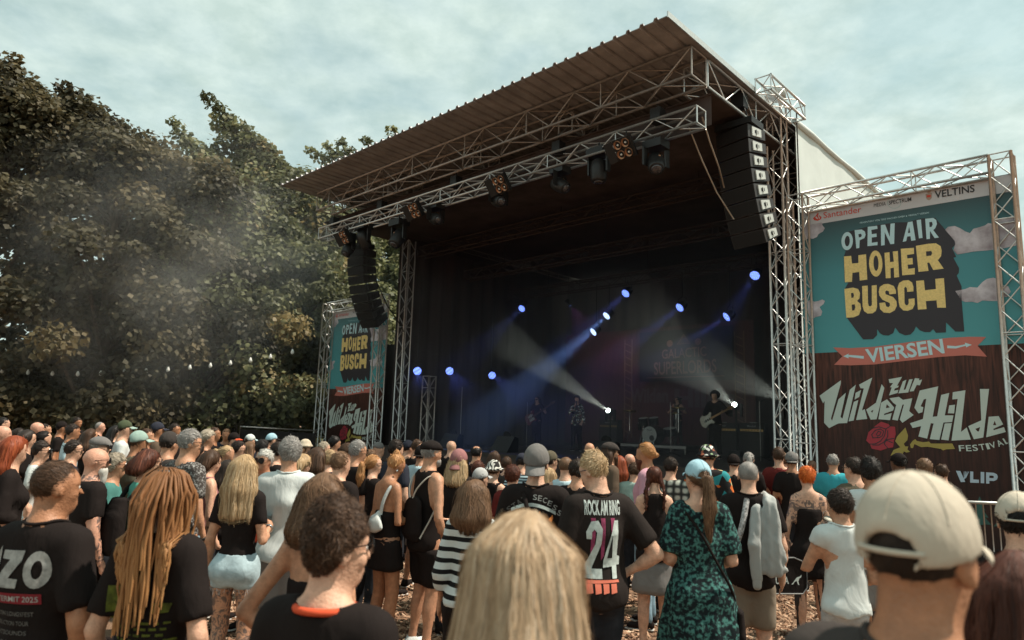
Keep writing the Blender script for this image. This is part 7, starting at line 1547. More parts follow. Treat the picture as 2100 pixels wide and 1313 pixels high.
# far left background
who('edge_bald', 6, 868, 7.0, 60, 'bald head at the left picture edge', 'm', T('black'), JN(), None, skin='pink')
who('edge_fair', 8, 853, 9.5, 60, 'person with black hair highest at the left edge', 'f', T('black'), JN(), SH('black', .012, .008), skin='fair')
who('dark_left', 40, 874, 7.6, 55, 'dark-haired person between red hair and the left edge', 'f', T('black'), JN(), CURL('dark', .022, .016))
who('grey_left', 58, 877, 7.0, 60, 'person with greying dark waves above the red hair', 'f', T('black'), JN(), BOB('dark', .06, curl=.4))
who('bald_back', 77, 862, 9.0, 50, 'bald person in black at the back, left of the pale blue tee', 'm', T('black'), JN(), None, skin='pink')
who('face_back', 94, 867, 10.0, 80, 'dark-haired head right behind the bald head at the back', 'm', T('black'), JN(), SH('dark', .008, .005), skin='mid')
who('clip', 91, 879, 7.6, 40, 'person with black hair directly above the sunglasses in profile', 'f', T('black'), JN(), PONY('black', .2))
who('black_cap_left', 128, 862, 10.5, 65, 'person in a black cap at the back, left of the pale blue tee', 'm', T('black'), JN(), SH('black', .004, .004), cap=dict(kind='cap', c='black'), skin='tan')
who('tall_back', 160, 854, 13.0, 100, 'dark-haired person farthest back before the fence', 'm', T('black'), JN(), SH('dark', .018, .008), skin='tan')
who('grey_back', 206, 864, 12.0, 70, 'person with grey stubble hair far back before the fence', 'm', T('black'), JN(), BUZZ('grey'), skin='pink')
who('brown_back', 187, 875, 8.2, 45, 'person with long brown hair right of the pale blue tee', 'f', T('black'), JN(), LG('brown', .3), skin='mid')
who('dark_woman_back', 238, 869, 9.3, 60, 'person with long black hair left of the green cap', 'f', T('black'), JN(), LG('black', .3), skin='fair')
who('brown_behind_cap', 301, 876, 8.2, 80, 'brown-haired person between the mint and the navy cap', 'm', T('maroon'), JN(), SH('brown', .012, .006), skin='mid')
who('right_of_navy', 358, 866, 10.0, 80, 'dark-haired person in profile right of the navy cap', 'm', T('black'), JN(), SH('dark', .010, .005), skin='tan')
who('beard_back', 440, 874, 9.6, 80, 'short brown hair behind the curly grey-blonde hair', 'm', T('black'), JN(), SH('brown', .010, .005), skin='tan')
who('long_hair_mid', 405, 905, 7.2, 40, 'dark-haired person between speckled tee and curly grey hair', 'f', T('charcoal'), JN(), BOB('dark', .10))
# ------------------------------------------------------------------ the band
def on_stage(P, px, py, v0, az):
    p = onv(px, py, v0); P['h'] = max(1.5, p[2] - DK - .03); return person(P, (p[0], p[1], DK), az, 2)
FACE = 180 + 46
singer = on_stage(dict(label='singer with wild dark hair and a glittering black jacket, microphone at the mouth', sex='f', hair=CURL('dark', .04, .045), shirt=T('black', m='confetti', sleeve='long', hem=.80), pants=JN('black'), skin='fair', armR='mic', armL='loose', group='band on stage'), 1184, 810, 3.6, 195)
guitarist = on_stage(dict(label='guitarist with a cloud of curly black hair playing a pale electric guitar', sex='m', hair=CURL('black', .05, .06), shirt=T('black', sleeve='long'), pants=JN('black'), skin='fair', armL='fret', armR='strum', yaw=10, group='band on stage'), 1465, 801, 4.2, 215)
bassist = on_stage(dict(label='bass player in the purple gloom at the far side of the stage', sex='m', hair=LG('dark', .3), shirt=T('black'), pants=JN('black'), skin='fair', armL='fret', armR='strum', group='band on stage'), 1103, 812, 5.2, 215)
dr = S(6.75, 7.15, DK + .25)
drummer = person(dict(label='long-haired drummer behind the drum kit', h=1.62, sex='m', hair=LG('black', .3), shirt=T('charcoal', sleeve='tank'), pants=JN('black'), skin='fair', armL='side', armR='side', group='band on stage'), (dr[0] + .2, dr[1] - .1, dr[2] - .05), 222, 2)
def guitar(fig, label, body_c, neck_c, big=1.0):
    t, s, _ = fig
    a = world_of(t, s, (.10, .21, 1.00)); b = world_of(t, s, s.J['wriL'] + np.array([.0, .05, .05])); d = unit(b - a); fwd = np.array(wm(t).to_3x3() @ Vector((0, 1, 0))); up = unit(np.cross(fwd, d)); fwd = np.cross(d, up)
    g = thing('electric_guitar', label, 'guitar', a, 'guitars on stage')
    ol = [(-.24, -.02), (-.22, .11), (-.12, .165), (-.01, .12), (.08, .125), (.15, .165), (.17, .13), (.12, .06), (.11, 0), (.12, -.07), (.15, -.13), (.10, -.15), (.03, -.11), (-.06, -.12), (-.16, -.16), (-.22, -.11)]
    pt = lambda x, y, z: a + d * x * big + up * y * big + fwd * z
    n = len(ol); mb = MB().add([pt(x, y, .02) for x, y in ol] + [pt(x, y, -.025) for x, y in ol], [tuple(range(n)), tuple(reversed(range(n, 2 * n)))] + [(i, n + i, n + (i + 1) % n, (i + 1) % n) for i in range(n)]); mb.build('body', body_c, g)
    MB().add([pt(x, y, .023) for x, y in ((-.10, -.09), (.10, -.10), (.10, .05), (.02, .10), (-.10, .07))], [(0, 1, 2, 3, 4)]).build('pickguard', mat('white_pickguard', (.6, .57, .5), .4), g)
    for x in (-.06, .0, .06): MB().box(pt(x, -.0, .028), (.009, .035, .005), (d, up, fwd)).build('pickup', M_blackp, g)
    L = .66 * big; MB().hexa([pt(.08, -.026, .018), pt(L, -.021, .018), pt(L, .021, .018), pt(.08, .026, .018), pt(.08, -.026, .04), pt(L, -.021, .04), pt(L, .021, .04), pt(.08, .026, .04)]).build('neck', neck_c, g)
    MB().hexa([pt(L, -.022, .01), pt(L + .17, -.03, .01), pt(L + .17, .02, .01), pt(L, .05, .01), pt(L, -.022, .028), pt(L + .17, -.03, .028), pt(L + .17, .02, .028), pt(L, .05, .028)]).build('headstock', neck_c, g)
    for k in range(6): MB().tube([pt(-.12, -.02 + .008 * k, .032), pt(L + .05 + .018 * k, -.012 + .005 * k, .045)], .0012, 4).build('string', M_chrome, g)
    MB().tube([pt(-.22, .05, .0), world_of(t, s, s.J['shoL'] + np.array([.03, -.02, .06])), world_of(t, s, (-.02, -.14, 1.2)), pt(.15, .14, 0)], .012, 5).build('strap', M_blackm, g)
guitar(guitarist, 'cream and white electric guitar held by the curly-haired guitarist', mat('cream_guitar_paint', (.52, .48, .40), .25), mat('maple_neck', (.42, .24, .10), .4))
guitar(bassist, 'dark red bass guitar of the player in the gloom', mat('dark_red_guitar_paint', (.20, .04, .05), .25), mat('rosewood_neck', (.10, .05, .03), .4), 1.25)
t, s, _ = singer; w, a_, b_, c_ = s.hand('R')[1]; p0 = world_of(t, s, w); p1 = world_of(t, s, s.H((0, .125, -.07)))
mc = thing('microphone', 'microphone held at the singer\'s mouth', 'microphone', p0); dm = unit(p1 - p0); MB().lathe(p0 - dm * .06, dm, [(.012, 0), (.014, .1), (.02, .14), (.026, .15), (.027, .18), (.015, .2)], 12).build('handle', M_blackp, mc, True)
# ------------------------------------------------------------------ prints on shirts, things in hands, bags
PSH = {'mzo': (1.0, 1.0, .105, -.045), 'ring': (.92, 1.38, .085, 0), 'snapback': (1.0, 1.0, .10, 0)}      # print stretch in x, in z about 1.20, lift, shift in x
def finer(pts, tris, L=.022):
    pts = [tuple(p) for p in pts]; todo = list(tris); done = []; mid = {}
    def m_(a, b):
        k_ = (min(a, b), max(a, b))
        if k_ not in mid: pts.append(((pts[a][0] + pts[b][0]) / 2, (pts[a][1] + pts[b][1]) / 2)); mid[k_] = len(pts) - 1
        return mid[k_]
    while todo:
        a, b, c = todo.pop(); ls = [math.dist(pts[a], pts[b]), math.dist(pts[b], pts[c]), math.dist(pts[c], pts[a])]
        if max(ls) < L: done.append((a, b, c)); continue
        i = ls.index(max(ls)); a, b, c = ((a, b, c), (b, c, a), (c, a, b))[i]; q = m_(a, b); todo += [(a, q, c), (q, b, c)]
    return pts, done
def on_back(key, pts, off=.004, front=False):
    """project x, z points (metres on a 1.75 m figure) onto the back of a shirt; returns local coordinates"""
    t, s, fl = OUT[key]; F = fl['shirt'][0]; pts = np.array(pts, np.float32); n = len(pts); sx_, sz_, dz_, dx_ = PSH.get(key, (1, 1, 0, 0)); pts[:, 0] = pts[:, 0] * sx_ + dx_; pts[:, 1] = 1.20 + (pts[:, 1] - 1.20) * sz_ + dz_; y0 = np.full(n, -.42, np.float32)
    yy = np.linspace(-.34, .0, 34); hit = np.full(n, np.nan)
    prev = None
    for y in yy:
        P = np.stack([pts[:, 0], np.full(n, y), pts[:, 1]], 1).astype(np.float32); v, g = F.sample(P)
        new = np.isnan(hit) & (v < 0); hit[new] = y; prev = v
    hit = np.where(np.isnan(hit), np.nanmedian(hit), hit)
    for _ in range(4):
        P = np.stack([pts[:, 0], hit, pts[:, 1]], 1).astype(np.float32); v, g = F.sample(P); hit = hit + np.clip(v, -.01, .01)
    return np.stack([pts[:, 0], hit - off, pts[:, 1]], 1) * s.k
def print_word(key, word, x0, x1, z, h, m, bold=.01, dz=0.0, off=.005):
    t, s, fl = OUT[key]; p2, f = place_text(word, (x0, z), (x1, z + dz), h, bold); LOCAL[0] = True; MB().add(on_back(key, p2, off), f).build('shirt_print', m, fl['shirt'][1]); LOCAL[0] = False
def print_poly(key, pts, m, off=.005, n=1):
    t, s, fl = OUT[key]; P2, tr = finer(*tess(pts, [])); LOCAL[0] = True; MB().add(on_back(key, P2, off), tr).build('shirt_print', m, fl['shirt'][1]); LOCAL[0] = False
M_prg = mat('print_grey', (.30, .30, .29), .8, var=.35, vscale=30); M_prd = mat('print_darkgrey', (.11, .105, .10), .8, var=.4, vscale=40); M_prr = mat('print_crimson', (.20, .012, .02), .8); M_prw = mat('print_white', (.50, .56, .54), .8, var=.25, vscale=24); M_pro = mat('print_orange', (.60, .20, .05), .8, var=.3, vscale=20); M_prp = mat('print_berry', (.26, .04, .10), .8, var=.4, vscale=25); M_prs = mat('print_salmon', (.62, .16, .10), .8); M_prgn = mat('print_green', (.07, .085, .01), .8, var=.6, vscale=30); M_blk = mat('print_black', (.012, .010, .010), .85)
# x runs to the person's right, which is the picture's right when seen from behind
print_poly('mzo', [(-.155, 1.14), (-.15, 1.30), (-.11, 1.25), (-.075, 1.31), (-.065, 1.16), (-.085, 1.16), (-.092, 1.24), (-.115, 1.19), (-.13, 1.24), (-.135, 1.14)], M_prg)
print_poly('mzo', [(-.055, 1.295), (.055, 1.30), (.05, 1.262), (.0, 1.192), (.045, 1.19), (.04, 1.155), (-.065, 1.155), (-.06, 1.19), (-.008, 1.262), (-.055, 1.262)], M_prg)
O_ = [(.115 + .052 * math.cos(q), 1.228 + .072 * math.sin(q)) for q in np.linspace(0, 6.283, 21)[:-1]]; Oi = [(.115 + .020 * math.cos(q), 1.228 + .036 * math.sin(q)) for q in np.linspace(0, 6.283, 15)[:-1]]
P2, tr = finer(*tess(O_, [Oi])); LOCAL[0] = True; MB().add(on_back('mzo', P2, .005), tr).build('shirt_print', M_prg, OUT['mzo'][2]['shirt'][1]); LOCAL[0] = False
for k_ in range(5): print_poly('mzo', [(-.17 + .062 * k_, 1.095), (-.108 + .062 * k_, 1.095), (-.108 + .062 * k_, 1.135), (-.17 + .062 * k_, 1.135)], M_prr, .004)
print_word('mzo', 'LORD INTERMIT 2025', -.165, .132, 1.104, .022, M_prg, .012, off=.007)
for i, w_ in enumerate(('BERGER STARTIN LONGSFEST', 'REC. RECONSTRUCTION TOUR', 'GOR. MIGHTSOUNDS', 'ERG. SAVE THE CORE', 'RUHRPOTT RODEO', 'SENER BRUNNER')): print_word('mzo', w_, -.16, (.115, .10, .095, .075, .08, .07)[i], 1.048 - i * .036, .017, M_prd, .01)
# ROCK AM RING 24
print_word('ring', 'ROCK AM RING', -.125, .125, 1.275, .062, M_prw, .03)
for k_, xx in enumerate((-.085, -.02, .05)): print_poly('ring', [(xx, 1.26), (xx + .03, 1.26), (xx + .024, 1.10), (xx + .004, 1.08)], M_prp, .004)
print_poly('ring', [(-.11, 1.17), (-.115, 1.20), (-.085, 1.245), (-.04, 1.25), (-.012, 1.215), (-.018, 1.15), (-.075, 1.045), (-.01, 1.045), (-.01, 1.005), (-.125, 1.005), (-.125, 1.04), (-.055, 1.15), (-.05, 1.20), (-.065, 1.212), (-.08, 1.20), (-.08, 1.17)], M_prw, .0065)
print_poly('ring', [(.075, 1.25), (.105, 1.25), (.10, 1.10), (.122, 1.095), (.12, 1.06), (.098, 1.06), (.095, 1.005), (.06, 1.005), (.062, 1.055), (-.002, 1.05), (.0, 1.08)], M_prw, .0065); print_poly('ring', [(.06, 1.19), (.063, 1.09), (.025, 1.09)], M_blk, .008)
for k_, xx in enumerate((-.12, -.065, -.01, .045)): print_poly('ring', [(xx, .945), (xx + .04, .95), (xx + .042, .985), (xx + .002, .985)], M_prs, .005)
print_poly('ring', [(-.13, .985), (.11, .99), (.105, 1.0), (-.125, 1.0)], M_prs, .004)
# STAY ... SECESS
for i, ch in enumerate('STAY'): print_word('snapback', ch, -.165 + .033 * i, -.138 + .033 * i, 1.225 + .024 * i, .036, M_prd, .01, dz=.02)
for i, ch in enumerate('SECESS'): print_word('snapback', ch, .0 + .031 * i, .026 + .031 * i, 1.318 - .0035 * i * i, .036, M_prg, .01, dz=-.003 * i)
arc_ = [(-.15 + .30 * q, 1.20 + .075 * math.sin(math.pi * (.15 + .75 * q))) for q in np.linspace(0, 1, 9)]
for a_, b_ in zip(arc_[:-1], arc_[1:]): print_poly('snapback', [(a_[0], a_[1]), (b_[0], b_[1]), (b_[0], b_[1] + .022), (a_[0], a_[1] + .022)], M_prw)
for xx, zz, sc in ((-.11, 1.15, 1), (-.04, 1.19, 1.2), (.03, 1.2, .9), (.09, 1.12, 1.2), (-.06, 1.10, .9), (.11, 1.18, .8)): print_poly('snapback', [(xx - .03 * sc, zz - .03), (xx + .002, zz - .035), (xx + .03 * sc, zz + .02), (xx + .02, zz + .055 * sc), (xx - .005, zz + .015)], M_pro, .0055)
for q in range(4): print_poly('snapback', [(-.10 + .05 * q, 1.06), (-.085 + .05 * q, 1.06), (-.05 + .04 * q, 1.16), (-.062 + .04 * q, 1.16)], M_prw, .0062)
print_word('cropped', 'II', .02, .06, 1.22, .10, M_pro, .01)
# faded green print of the dreadlocked person's shirt
print_word('dreads', 'BOTTROP', -.02, .12, .965, .026, M_prgn, .01)
for i in range(9):
    z_ = 1.17 - .022 * i; x_ = -.13
    rr = np.random.default_rng(i)
    while x_ < .11:
        w_ = rr.uniform(.012, .04); print_poly('dreads', [(x_, z_), (x_ + w_, z_ + rr.normal(0, .002)), (x_ + w_, z_ + .009), (x_, z_ + .010)], M_prgn); x_ += w_ + rr.uniform(.006, .02)
print_poly('dreads', [(-.14, 1.20), (-.10, 1.20), (-.075, 1.26), (-.09, 1.30), (-.14, 1.30)], M_prgn); print_poly('dreads', [(.06, 1.21), (.12, 1.215), (.135, 1.25), (.07, 1.25)], M_prgn)

# dreadlocks: thick ropes gathered at the crown and falling over the back
t, s, fl = OUT['dreads']; r = np.random.default_rng(44); mbv, mbf, mbt = [], [], []; Fs = fl['shirt'][0]
top = s.H((0, -.055, .118))
for i in range(125):
    a = r.uniform(-1.9, 1.9); L = r.uniform(.34, .62) * (1 if abs(a) < 1.3 else .7); p = top + np.array([.03 * math.sin(a), -.012 * math.cos(a), r.uniform(-.006, .02)])
    ax_, ay_ = (.092 + r.uniform(0, .028)), (.115 + r.uniform(0, .025)); pts = [p]; n = 13
    for q in range(1, n + 1):
        f = q / n; dz = -L * f ** 1.25 + .025 * math.sin(min(1, f * 4) * 3.14)
        out_ = min(1, f * 3.2) ** .7; x = s.hc[0] + math.sin(a) * ax_ * out_ * (1 - .10 * f) + .010 * math.sin(6 * f + i); y = s.hc[1] - .02 - math.cos(a) * ay_ * out_ - .012 * f + .008 * math.cos(5 * f + i * 2)
        z = top[2] + dz
        if z < 1.48: y = min(y, -.105 - .02 * r.random() - .03 * max(0, 1.42 - z) * 0)
        pts.append(np.array([x, y, z]))
    rad = r.uniform(.0040, .0072); n6 = 6
    for q, pt in enumerate(pts):
        for k_ in range(n6):
            th = 2 * math.pi * k_ / n6; mbv.append(pt + rad * (1 + .18 * math.sin(q * 2.3 + i)) * (1 if q < n else .45) * np.array([math.cos(th), math.sin(th), .3 * math.cos(th * 2)])); mbt.append(np.clip(.30 + .45 * (q / n) + r.normal(0, .06), 0, 1))
    b0 = len(mbv) - n6 * (n + 1)
    for q in range(n):
        for k_ in range(n6): mbf.append((b0 + q * n6 + k_, b0 + q * n6 + (k_ + 1) % n6, b0 + (q + 1) * n6 + (k_ + 1) % n6, b0 + (q + 1) * n6 + k_))
put_mesh('dreadlocks', np.array(mbv), np.array(mbf), hair_mat('dread'), t, s.k, np.array(mbt))
LOCAL[0] = True; MB().lathe((top + np.array([0, 0, -.004])) * s.k, (0, 0, 1), [(.03, -.012), (.036, 0), (.03, .012)], 12).build('hair_tie', M_blackp, t, True); LOCAL[0] = False

# cups and bottles in hands
M_cup = bpy.data.materials.new('clear_plastic'); M_cup.use_nodes = True; b = M_cup.node_tree.nodes['Principled BSDF']; b.inputs['Base Color'].default_value = (.85, .9, .9, 1); b.inputs['Roughness'].default_value = .08; b.inputs['Transmission Weight'].default_value = 1.0; b.inputs['IOR'].default_value = 1.15
M_beer = mat('beer', (.62, .30, .05), .2); M_foam = mat('beer_foam', (.75, .70, .60), .8); M_cola = mat('dark_drink', (.03, .012, .008), .15)
def cup(key, hand, label, drink, fill=.55, tilt=0.0):
    t, s, fl = OUT[key]; w, a, b_, c_ = s.hand(hand)[1]; base = world_of(t, s, w); ax = np.array([0, 0, 1.0])
    if tilt: fw = np.array(wm(t).to_3x3() @ Vector((0, -1, 0))); ax = unit(ax * math.cos(tilt) + fw * math.sin(tilt))
    o = thing('plastic_cup', label, 'cup', base - ax * .055, 'plastic cups in hands')
    MB().lathe(base - ax * .055, ax, [(.031, 0), (.042, .125), (.0435, .127), (.0415, .124), (.0305, .004)], 20).build('wall', M_cup, o, True)
    MB().lathe(base - ax * .050, ax, [(.029, 0), (.029 + .011 * fill, .118 * fill)], 18).build('drink', drink, o, True)
    if drink is M_beer: MB().lathe(base - ax * .050 + ax * .118 * fill, ax, [(.029 + .011 * fill, .001), (.030 + .011 * fill, .016)], 18).build('foam', M_foam, o, True)
cup('shorts_blonde', 'R', 'clear cup of dark drink in the hand of the person in denim shorts', M_cola, .5)
cup('bun', 'R', 'nearly empty clear cup held by the person with the high hair bun', M_foam, .12)
cup('ring', 'L', 'clear cup with foam held by the person in the shirt printed 24', M_foam, .6)
cup('white_top', 'L', 'beer cup tilted to the mouth of the person in white', M_beer, .6, .5)
cup('braids', 'R', 'clear cup held by the person with braids', M_foam, .3)
t, s, fl = OUT['old_woman']; w = s.hand('R')[1][0]; p = world_of(t, s, w); bo = thing('water_bottle', 'clear bottle with a bright blue cap held by the person in the dark teal jacket', 'bottle', p - np.array([0, 0, .12]))
MB().lathe(p - np.array([0, 0, .12]), (0, 0, 1), [(.03, 0), (.033, .01), (.033, .14), (.028, .17), (.014, .20), (.013, .215)], 16).build('wall', M_cup, bo, True); MB().lathe(p + np.array([0, 0, .095]), (0, 0, 1), [(.016, 0), (.017, .012), (.017, .03), (.012, .034)], 14).build('cap', mat('bright_blue_cap', (.02, .30, .55), .4), bo, True)
# bags
def strap(parent, pts, r, m, name='strap'):
    P = [np.asarray(p, float) for p in pts]; out_ = []
    for i in range(len(P) - 1):
        p0 = P[max(0, i - 1)]; p1 = P[i]; p2 = P[i + 1]; p3 = P[min(len(P) - 1, i + 2)]
        for q in range(5):
            u_ = q / 5; out_.append(.5 * ((2 * p1) + (-p0 + p2) * u_ + (2 * p0 - 5 * p1 + 4 * p2 - p3) * u_ * u_ + (-p0 + 3 * p1 - 3 * p2 + p3) * u_ ** 3))
    out_.append(P[-1]); return MB().tube(out_, r, 6).build(name, m, parent, True)
t, s, fl = OUT['bun']; wl = lambda p: world_of(t, s, p)
bg_ = thing('shoulder_bag', 'white triangular shoulder bag on the back of the person with the hair bun', 'bag', wl((.02, -.16, 1.10)))
F = grow([('el', np.array([.03, -.155, 1.12]), (.085, .035, .075), None, .02), ('el', np.array([.02, -.155, 1.09]), (.11, .04, .045), None, .03), ('rc', np.array([.03, -.15, 1.14]), np.array([.05, -.13, 1.22]), .05, .018, .03)], .014); F.bump(lambda X, Y, Z: .006 * vnoise(X, Y, Z, 22, 4)); V, Fq = F.mesh(); V = np.array([wl(p) for p in V]); link('pouch', np_mesh('pouch', V, Fq), cloth('white'), bg_, True)
strap(bg_, [wl((.06, -.12, 1.20)), wl((.09, -.115, 1.33)), wl((.115, -.06, 1.445)), wl((.115, .02, 1.43))], .016, cloth('white'))
t, s, fl = OUT['singlet']
dsb = thing('drawstring_bag', 'black drawstring bag with pale cords on the back of the person in the singlet', 'bag', wl((0, -.17, 1.0)))
F = grow([('loft', [(.92, 0, -.145, .12, .035), (.98, 0, -.15, .145, .055), (1.12, 0, -.15, .14, .05), (1.24, 0, -.145, .11, .03), (1.28, 0, -.14, .06, .02)], .02)], .018); F.bump(lambda X, Y, Z: .006 * vnoise(X, Y, Z, 14, 9)); V, Fq = F.mesh(); V = np.array([wl(p) for p in V]); link('pouch', np_mesh('pouch', V, Fq), cloth('black'), dsb, True)
M_cord = mat('pale_cord', (.50, .44, .38), .8)
for sd_ in (-1, 1): strap(dsb, [wl((.02 * sd_, -.165, 1.27)), wl((.07 * sd_, -.15, 1.36)), wl((.125 * sd_, -.07, 1.455)), wl((.13 * sd_, .03, 1.42)), wl((.16 * sd_, -.02, 1.2)), wl((.14 * sd_, -.15, .95))], .007, M_cord, 'cord')
t, s, fl = OUT['auburn']
bp_ = thing('backpack', 'black backpack on the auburn-haired person in turquoise', 'bag', wl((0, -.2, 1.1)))
F = grow([('loft', [(.95, 0, -.19, .12, .06), (1.0, 0, -.20, .14, .085), (1.25, 0, -.20, .135, .08), (1.38, 0, -.17, .10, .05)], .03)], .018); V, Fq = F.mesh(); V = np.array([wl(p) for p in V]); link('pack', np_mesh('pack', V, Fq), cloth('black'), bp_, True)
for sd_ in (-1, 1): strap(bp_, [wl((.08 * sd_, -.14, 1.36)), wl((.115 * sd_, -.06, 1.46)), wl((.12 * sd_, .05, 1.40)), wl((.13 * sd_, .09, 1.2)), wl((.13 * sd_, -.1, 1.02))], .018, cloth('black'))
t, s, fl = OUT['snapback']
strap(t, [], .01, None) if False else None
cb_ = thing('sling_bag', 'black sling strap across the back of the person in the snapback', 'bag', wl((0, -.16, 1.2)))
strap(cb_, [wl(p) for p in ((-.07, -.09, 1.46), (-.03, -.160, 1.36), (.03, -.175, 1.24), (.10, -.165, 1.10), (.16, -.08, 1.0))], .017, cloth('black'))
t, s, fl = OUT['teal_dress']
cb2 = thing('crossbody_bag', 'black crossbody bag hanging at the right hip of the person in teal', 'bag', wl((.2, .0, .8)))
strap(cb2, [wl(p) for p in ((-.10, -.07, 1.45), (-.02, -.165, 1.33), (.08, -.18, 1.15), (.18, -.14, .98), (.235, -.03, .86))], .009, cloth('black')); F = grow([('loft', [(.62, .255, 0, .05, .10), (.68, .25, 0, .05, .12), (.84, .25, 0, .035, .10)], .02)], .018); V, Fq = F.mesh(); V = np.array([wl(p) for p in V]); link('pouch', np_mesh('pouch', V, Fq), cloth('black'), cb2, True)
# hoodie slung over the shoulder: body, sleeve, ribbed hem
t, s, fl = OUT['hoodie']; hd_ = thing('hooded_jacket', 'light grey hooded jacket slung over the shoulder of the person in khaki shorts', 'jacket', wl((.12, -.1, 1.3)))
def soft(name, prims, m, parent, cell=.016, amp=.007):
    F = grow(prims, cell); F.bump(lambda X, Y, Z: amp * .55 * np.sin(X * 80 + 5 * vnoise(X, Y, Z, 4, 3)) + amp * .5 * vnoise(X, Y, Z * .3, 20, 7) + amp * .6 * vnoise(X + .5 * Z, Y, Z * .5, 34, 8)); V, Fq = F.mesh(); V = np.array([wl(p) for p in V]); return link(name, np_mesh(name, V, Fq), m, parent, True)
M_hood = mat('grey_sweatshirt', (.38, .39, .38), .9, bump=.2, bscale=12, spec=.1)
soft('panel', [('rc', np.array([.12, .02, 1.47]), np.array([.14, -.09, 1.45]), .05, .05, .03), ('el', np.array([.135, -.145, 1.24]), (.085, .030, .24), None, .04), ('el', np.array([.145, -.160, 1.06]), (.105, .030, .14), None, .04), ('el', np.array([.15, -.160, .97]), (.108, .028, .05), None, .02)], M_hood, hd_, .012, .009)
soft('sleeve', [('rc', np.array([.05, -.13, 1.40]), np.array([.02, -.185, 1.15]), .042, .045, .02), ('rc', np.array([.02, -.185, 1.15]), np.array([.035, -.18, .90]), .045, .036, .02)], M_hood, hd_)
soft('cuff', [('rc', np.array([.035, -.18, .895]), np.array([.035, -.18, .85]), .034, .032, .01)], M_hood, hd_, .013, .002)
strap(hd_, [wl(p) for p in ((-.02, -.1, 1.47), (-.05, -.155, 1.33), (-.085, -.165, 1.2), (-.14, -.12, 1.05))], .022, mat('patterned_strap', (.35, .34, .34), .8, var=.8, vscale=60), 'patterned_strap')
# sports bag carried in a hand
t, s, fl = OUT['cap_black_tee']; pb = at_y(1592, 1178, 6.35)
sb = thing('sports_bag', 'black sports bag with white lettering and a leaping cat mark', 'bag', pb - np.array([0, 0, .15]))
ax = (np.array([.97, .22, 0]), np.array([-.22, .97, 0]), np.array([0, 0, 1.0])); q = [(-.24, -.14), (.2, -.15), (.245, -.1), (.25, .05), (.2, .13), (.12, .16), (-.2, .15), (-.25, .08)]; n = len(q)
MB().add([pb + ax[0] * x + ax[2] * z - ax[1] * .09 for x, z in q] + [pb + ax[0] * x + ax[2] * z + ax[1] * .09 for x, z in q], [tuple(range(n)), tuple(reversed(range(n, 2 * n)))] + [(i, n + i, n + (i + 1) % n, (i + 1) % n) for i in range(n)]).build('body', cloth('black'), sb)
MB().tube([pb + ax[0] * x * .99 + ax[2] * z * .99 - ax[1] * .093 for x, z in q + q[:1]], .006, 5).build('piping', mat('grey_piping', (.22, .22, .22), .6), sb)
p2, f = place_text('PUMA', (-.10, -.06), (.06, -.06), .06, .03); MB().add([pb + ax[0] * x + ax[2] * z - ax[1] * .0945 for x, z in p2], f).build('lettering', M_prw, sb)
cat_ = [(.085, -.065), (.105, -.05), (.12, -.03), (.14, -.01), (.175, .0), (.19, .015), (.185, -.008), (.165, -.02), (.155, -.045), (.165, -.075), (.15, -.07), (.14, -.04), (.12, -.045), (.10, -.068)]
P2, tr = tess(cat_, []); MB().add([pb + ax[0] * x + ax[2] * z - ax[1] * .0945 for x, z in P2], tr).build('leaping_cat_mark', M_prw, sb)
strap(sb, [pb + ax[0] * -.15 + ax[2] * .15, pb + ax[2] * .30, pb + ax[0] * .12 + ax[2] * .15], .014, cloth('black'), 'handle')
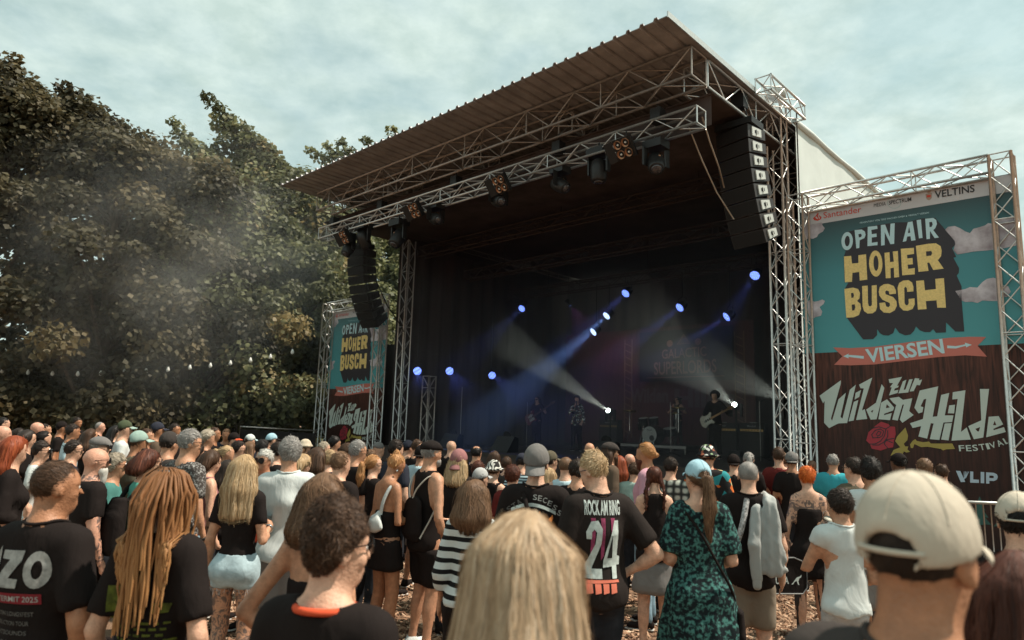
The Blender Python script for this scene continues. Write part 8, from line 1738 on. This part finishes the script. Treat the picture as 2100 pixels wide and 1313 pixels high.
# orange collar of the curly-haired man, frayed edge of the shorts, watch
t, s, fl = OUT['curly']; n0 = s.neck0 + np.array([0, .018, .075]); ring = []
for q in range(29):
    a_ = 2 * math.pi * q / 28; d_ = np.array([math.sin(a_), math.cos(a_) / .85, -.60 - .15 * math.cos(a_)]); d_ = d_ / math.sqrt(d_[0] ** 2 + (d_[1] * .85) ** 2 + d_[2] ** 2); ring.append((n0 + d_ * .093) * s.k)
LOCAL[0] = True; MB().tube(ring, .0105, 8).build('orange_collar', cloth('orangered'), fl['shirt'][1], True); LOCAL[0] = False
t, s, fl = OUT['shorts_blonde']; mb = MB(); rr = np.random.default_rng(3)
for nm, sd_ in (('R', 1), ('L', -1)):
    c0 = s.J['hip' + nm] * .66 + s.J['knee' + nm] * .34
    for q in range(46): a_ = rr.uniform(0, 6.28); p = np.array([c0[0] + .088 * math.sin(a_), c0[1] + .088 * math.cos(a_), .782]); mb.tube([p * s.k, (p + np.array([rr.normal(0, .008), rr.normal(0, .006), -rr.uniform(.015, .05)])) * s.k], .0012, 3)
LOCAL[0] = True; mb.build('frayed_edge', mat('white_thread', (.5, .52, .52), .9), t); LOCAL[0] = False
for key, nm, m_ in (('acid', 'R', M_blackp), ('ring', 'L', M_chrome), ('bun', 'R', mat('red_band', (.45, .04, .05), .6)), ('orange_hair', 'L', M_blackp), ('shorts_blonde', 'R', M_chrome), ('redhead', 'R', M_blackp)):
    t, s, fl = OUT[key]; w = s.J['wri' + nm]; a_ = unit(w - s.J['elb' + nm]); LOCAL[0] = True; MB().lathe((w - a_ * .03) * s.k, a_, [(.031, -.009), (.034, -.007), (.034, .007), (.031, .009)], 16).build('wristband', m_, t, True); LOCAL[0] = False
t, s, fl = OUT['bun']; LOCAL[0] = True
for sd_ in (-1, 1): MB().lathe(s.H((.084 * sd_, .0, -.052)) * s.k, s.HR @ np.array([1.0, 0, 0]), [(.004, -.004), (.011, -.003), (.011, .003), (.004, .004)], 10).build('earring', M_chrome, t, True)
LOCAL[0] = False
# ------------------------------------------------------------------ crowd barrier at the right edge
b0 = at_y(1985, 1030, 8.6); b1 = at_y(2160, 1037, 8.2)
br = thing('crowd_barrier', 'low steel crowd barrier before the foot of the near banner', 'barrier', (b0[0], b0[1], 0)); top = b0[2]
MB().tube([b0, b1], .019, 8).build('top_rail', M_galv, br, True); lo_ = np.array([0, 0, -top + .2]); MB().tube([b0 + lo_, b1 + lo_], .017, 8).build('bottom_rail', M_galv, br, True)
for k_ in range(12): p = b0 + (b1 - b0) * k_ / 11; MB().tube([p, p + lo_], .008, 6).build('bar', M_galv, br, True)
for k_ in (0, 11): p = b0 + (b1 - b0) * k_ / 11; MB().tube([(p[0], p[1] - .25, .01), p + np.array([0, 0, -top + .25]), (p[0], p[1] + .25, .01)], .015, 6).build('foot', M_galv, br, True)
bpy.data.scenes.remove(tmp_scene)
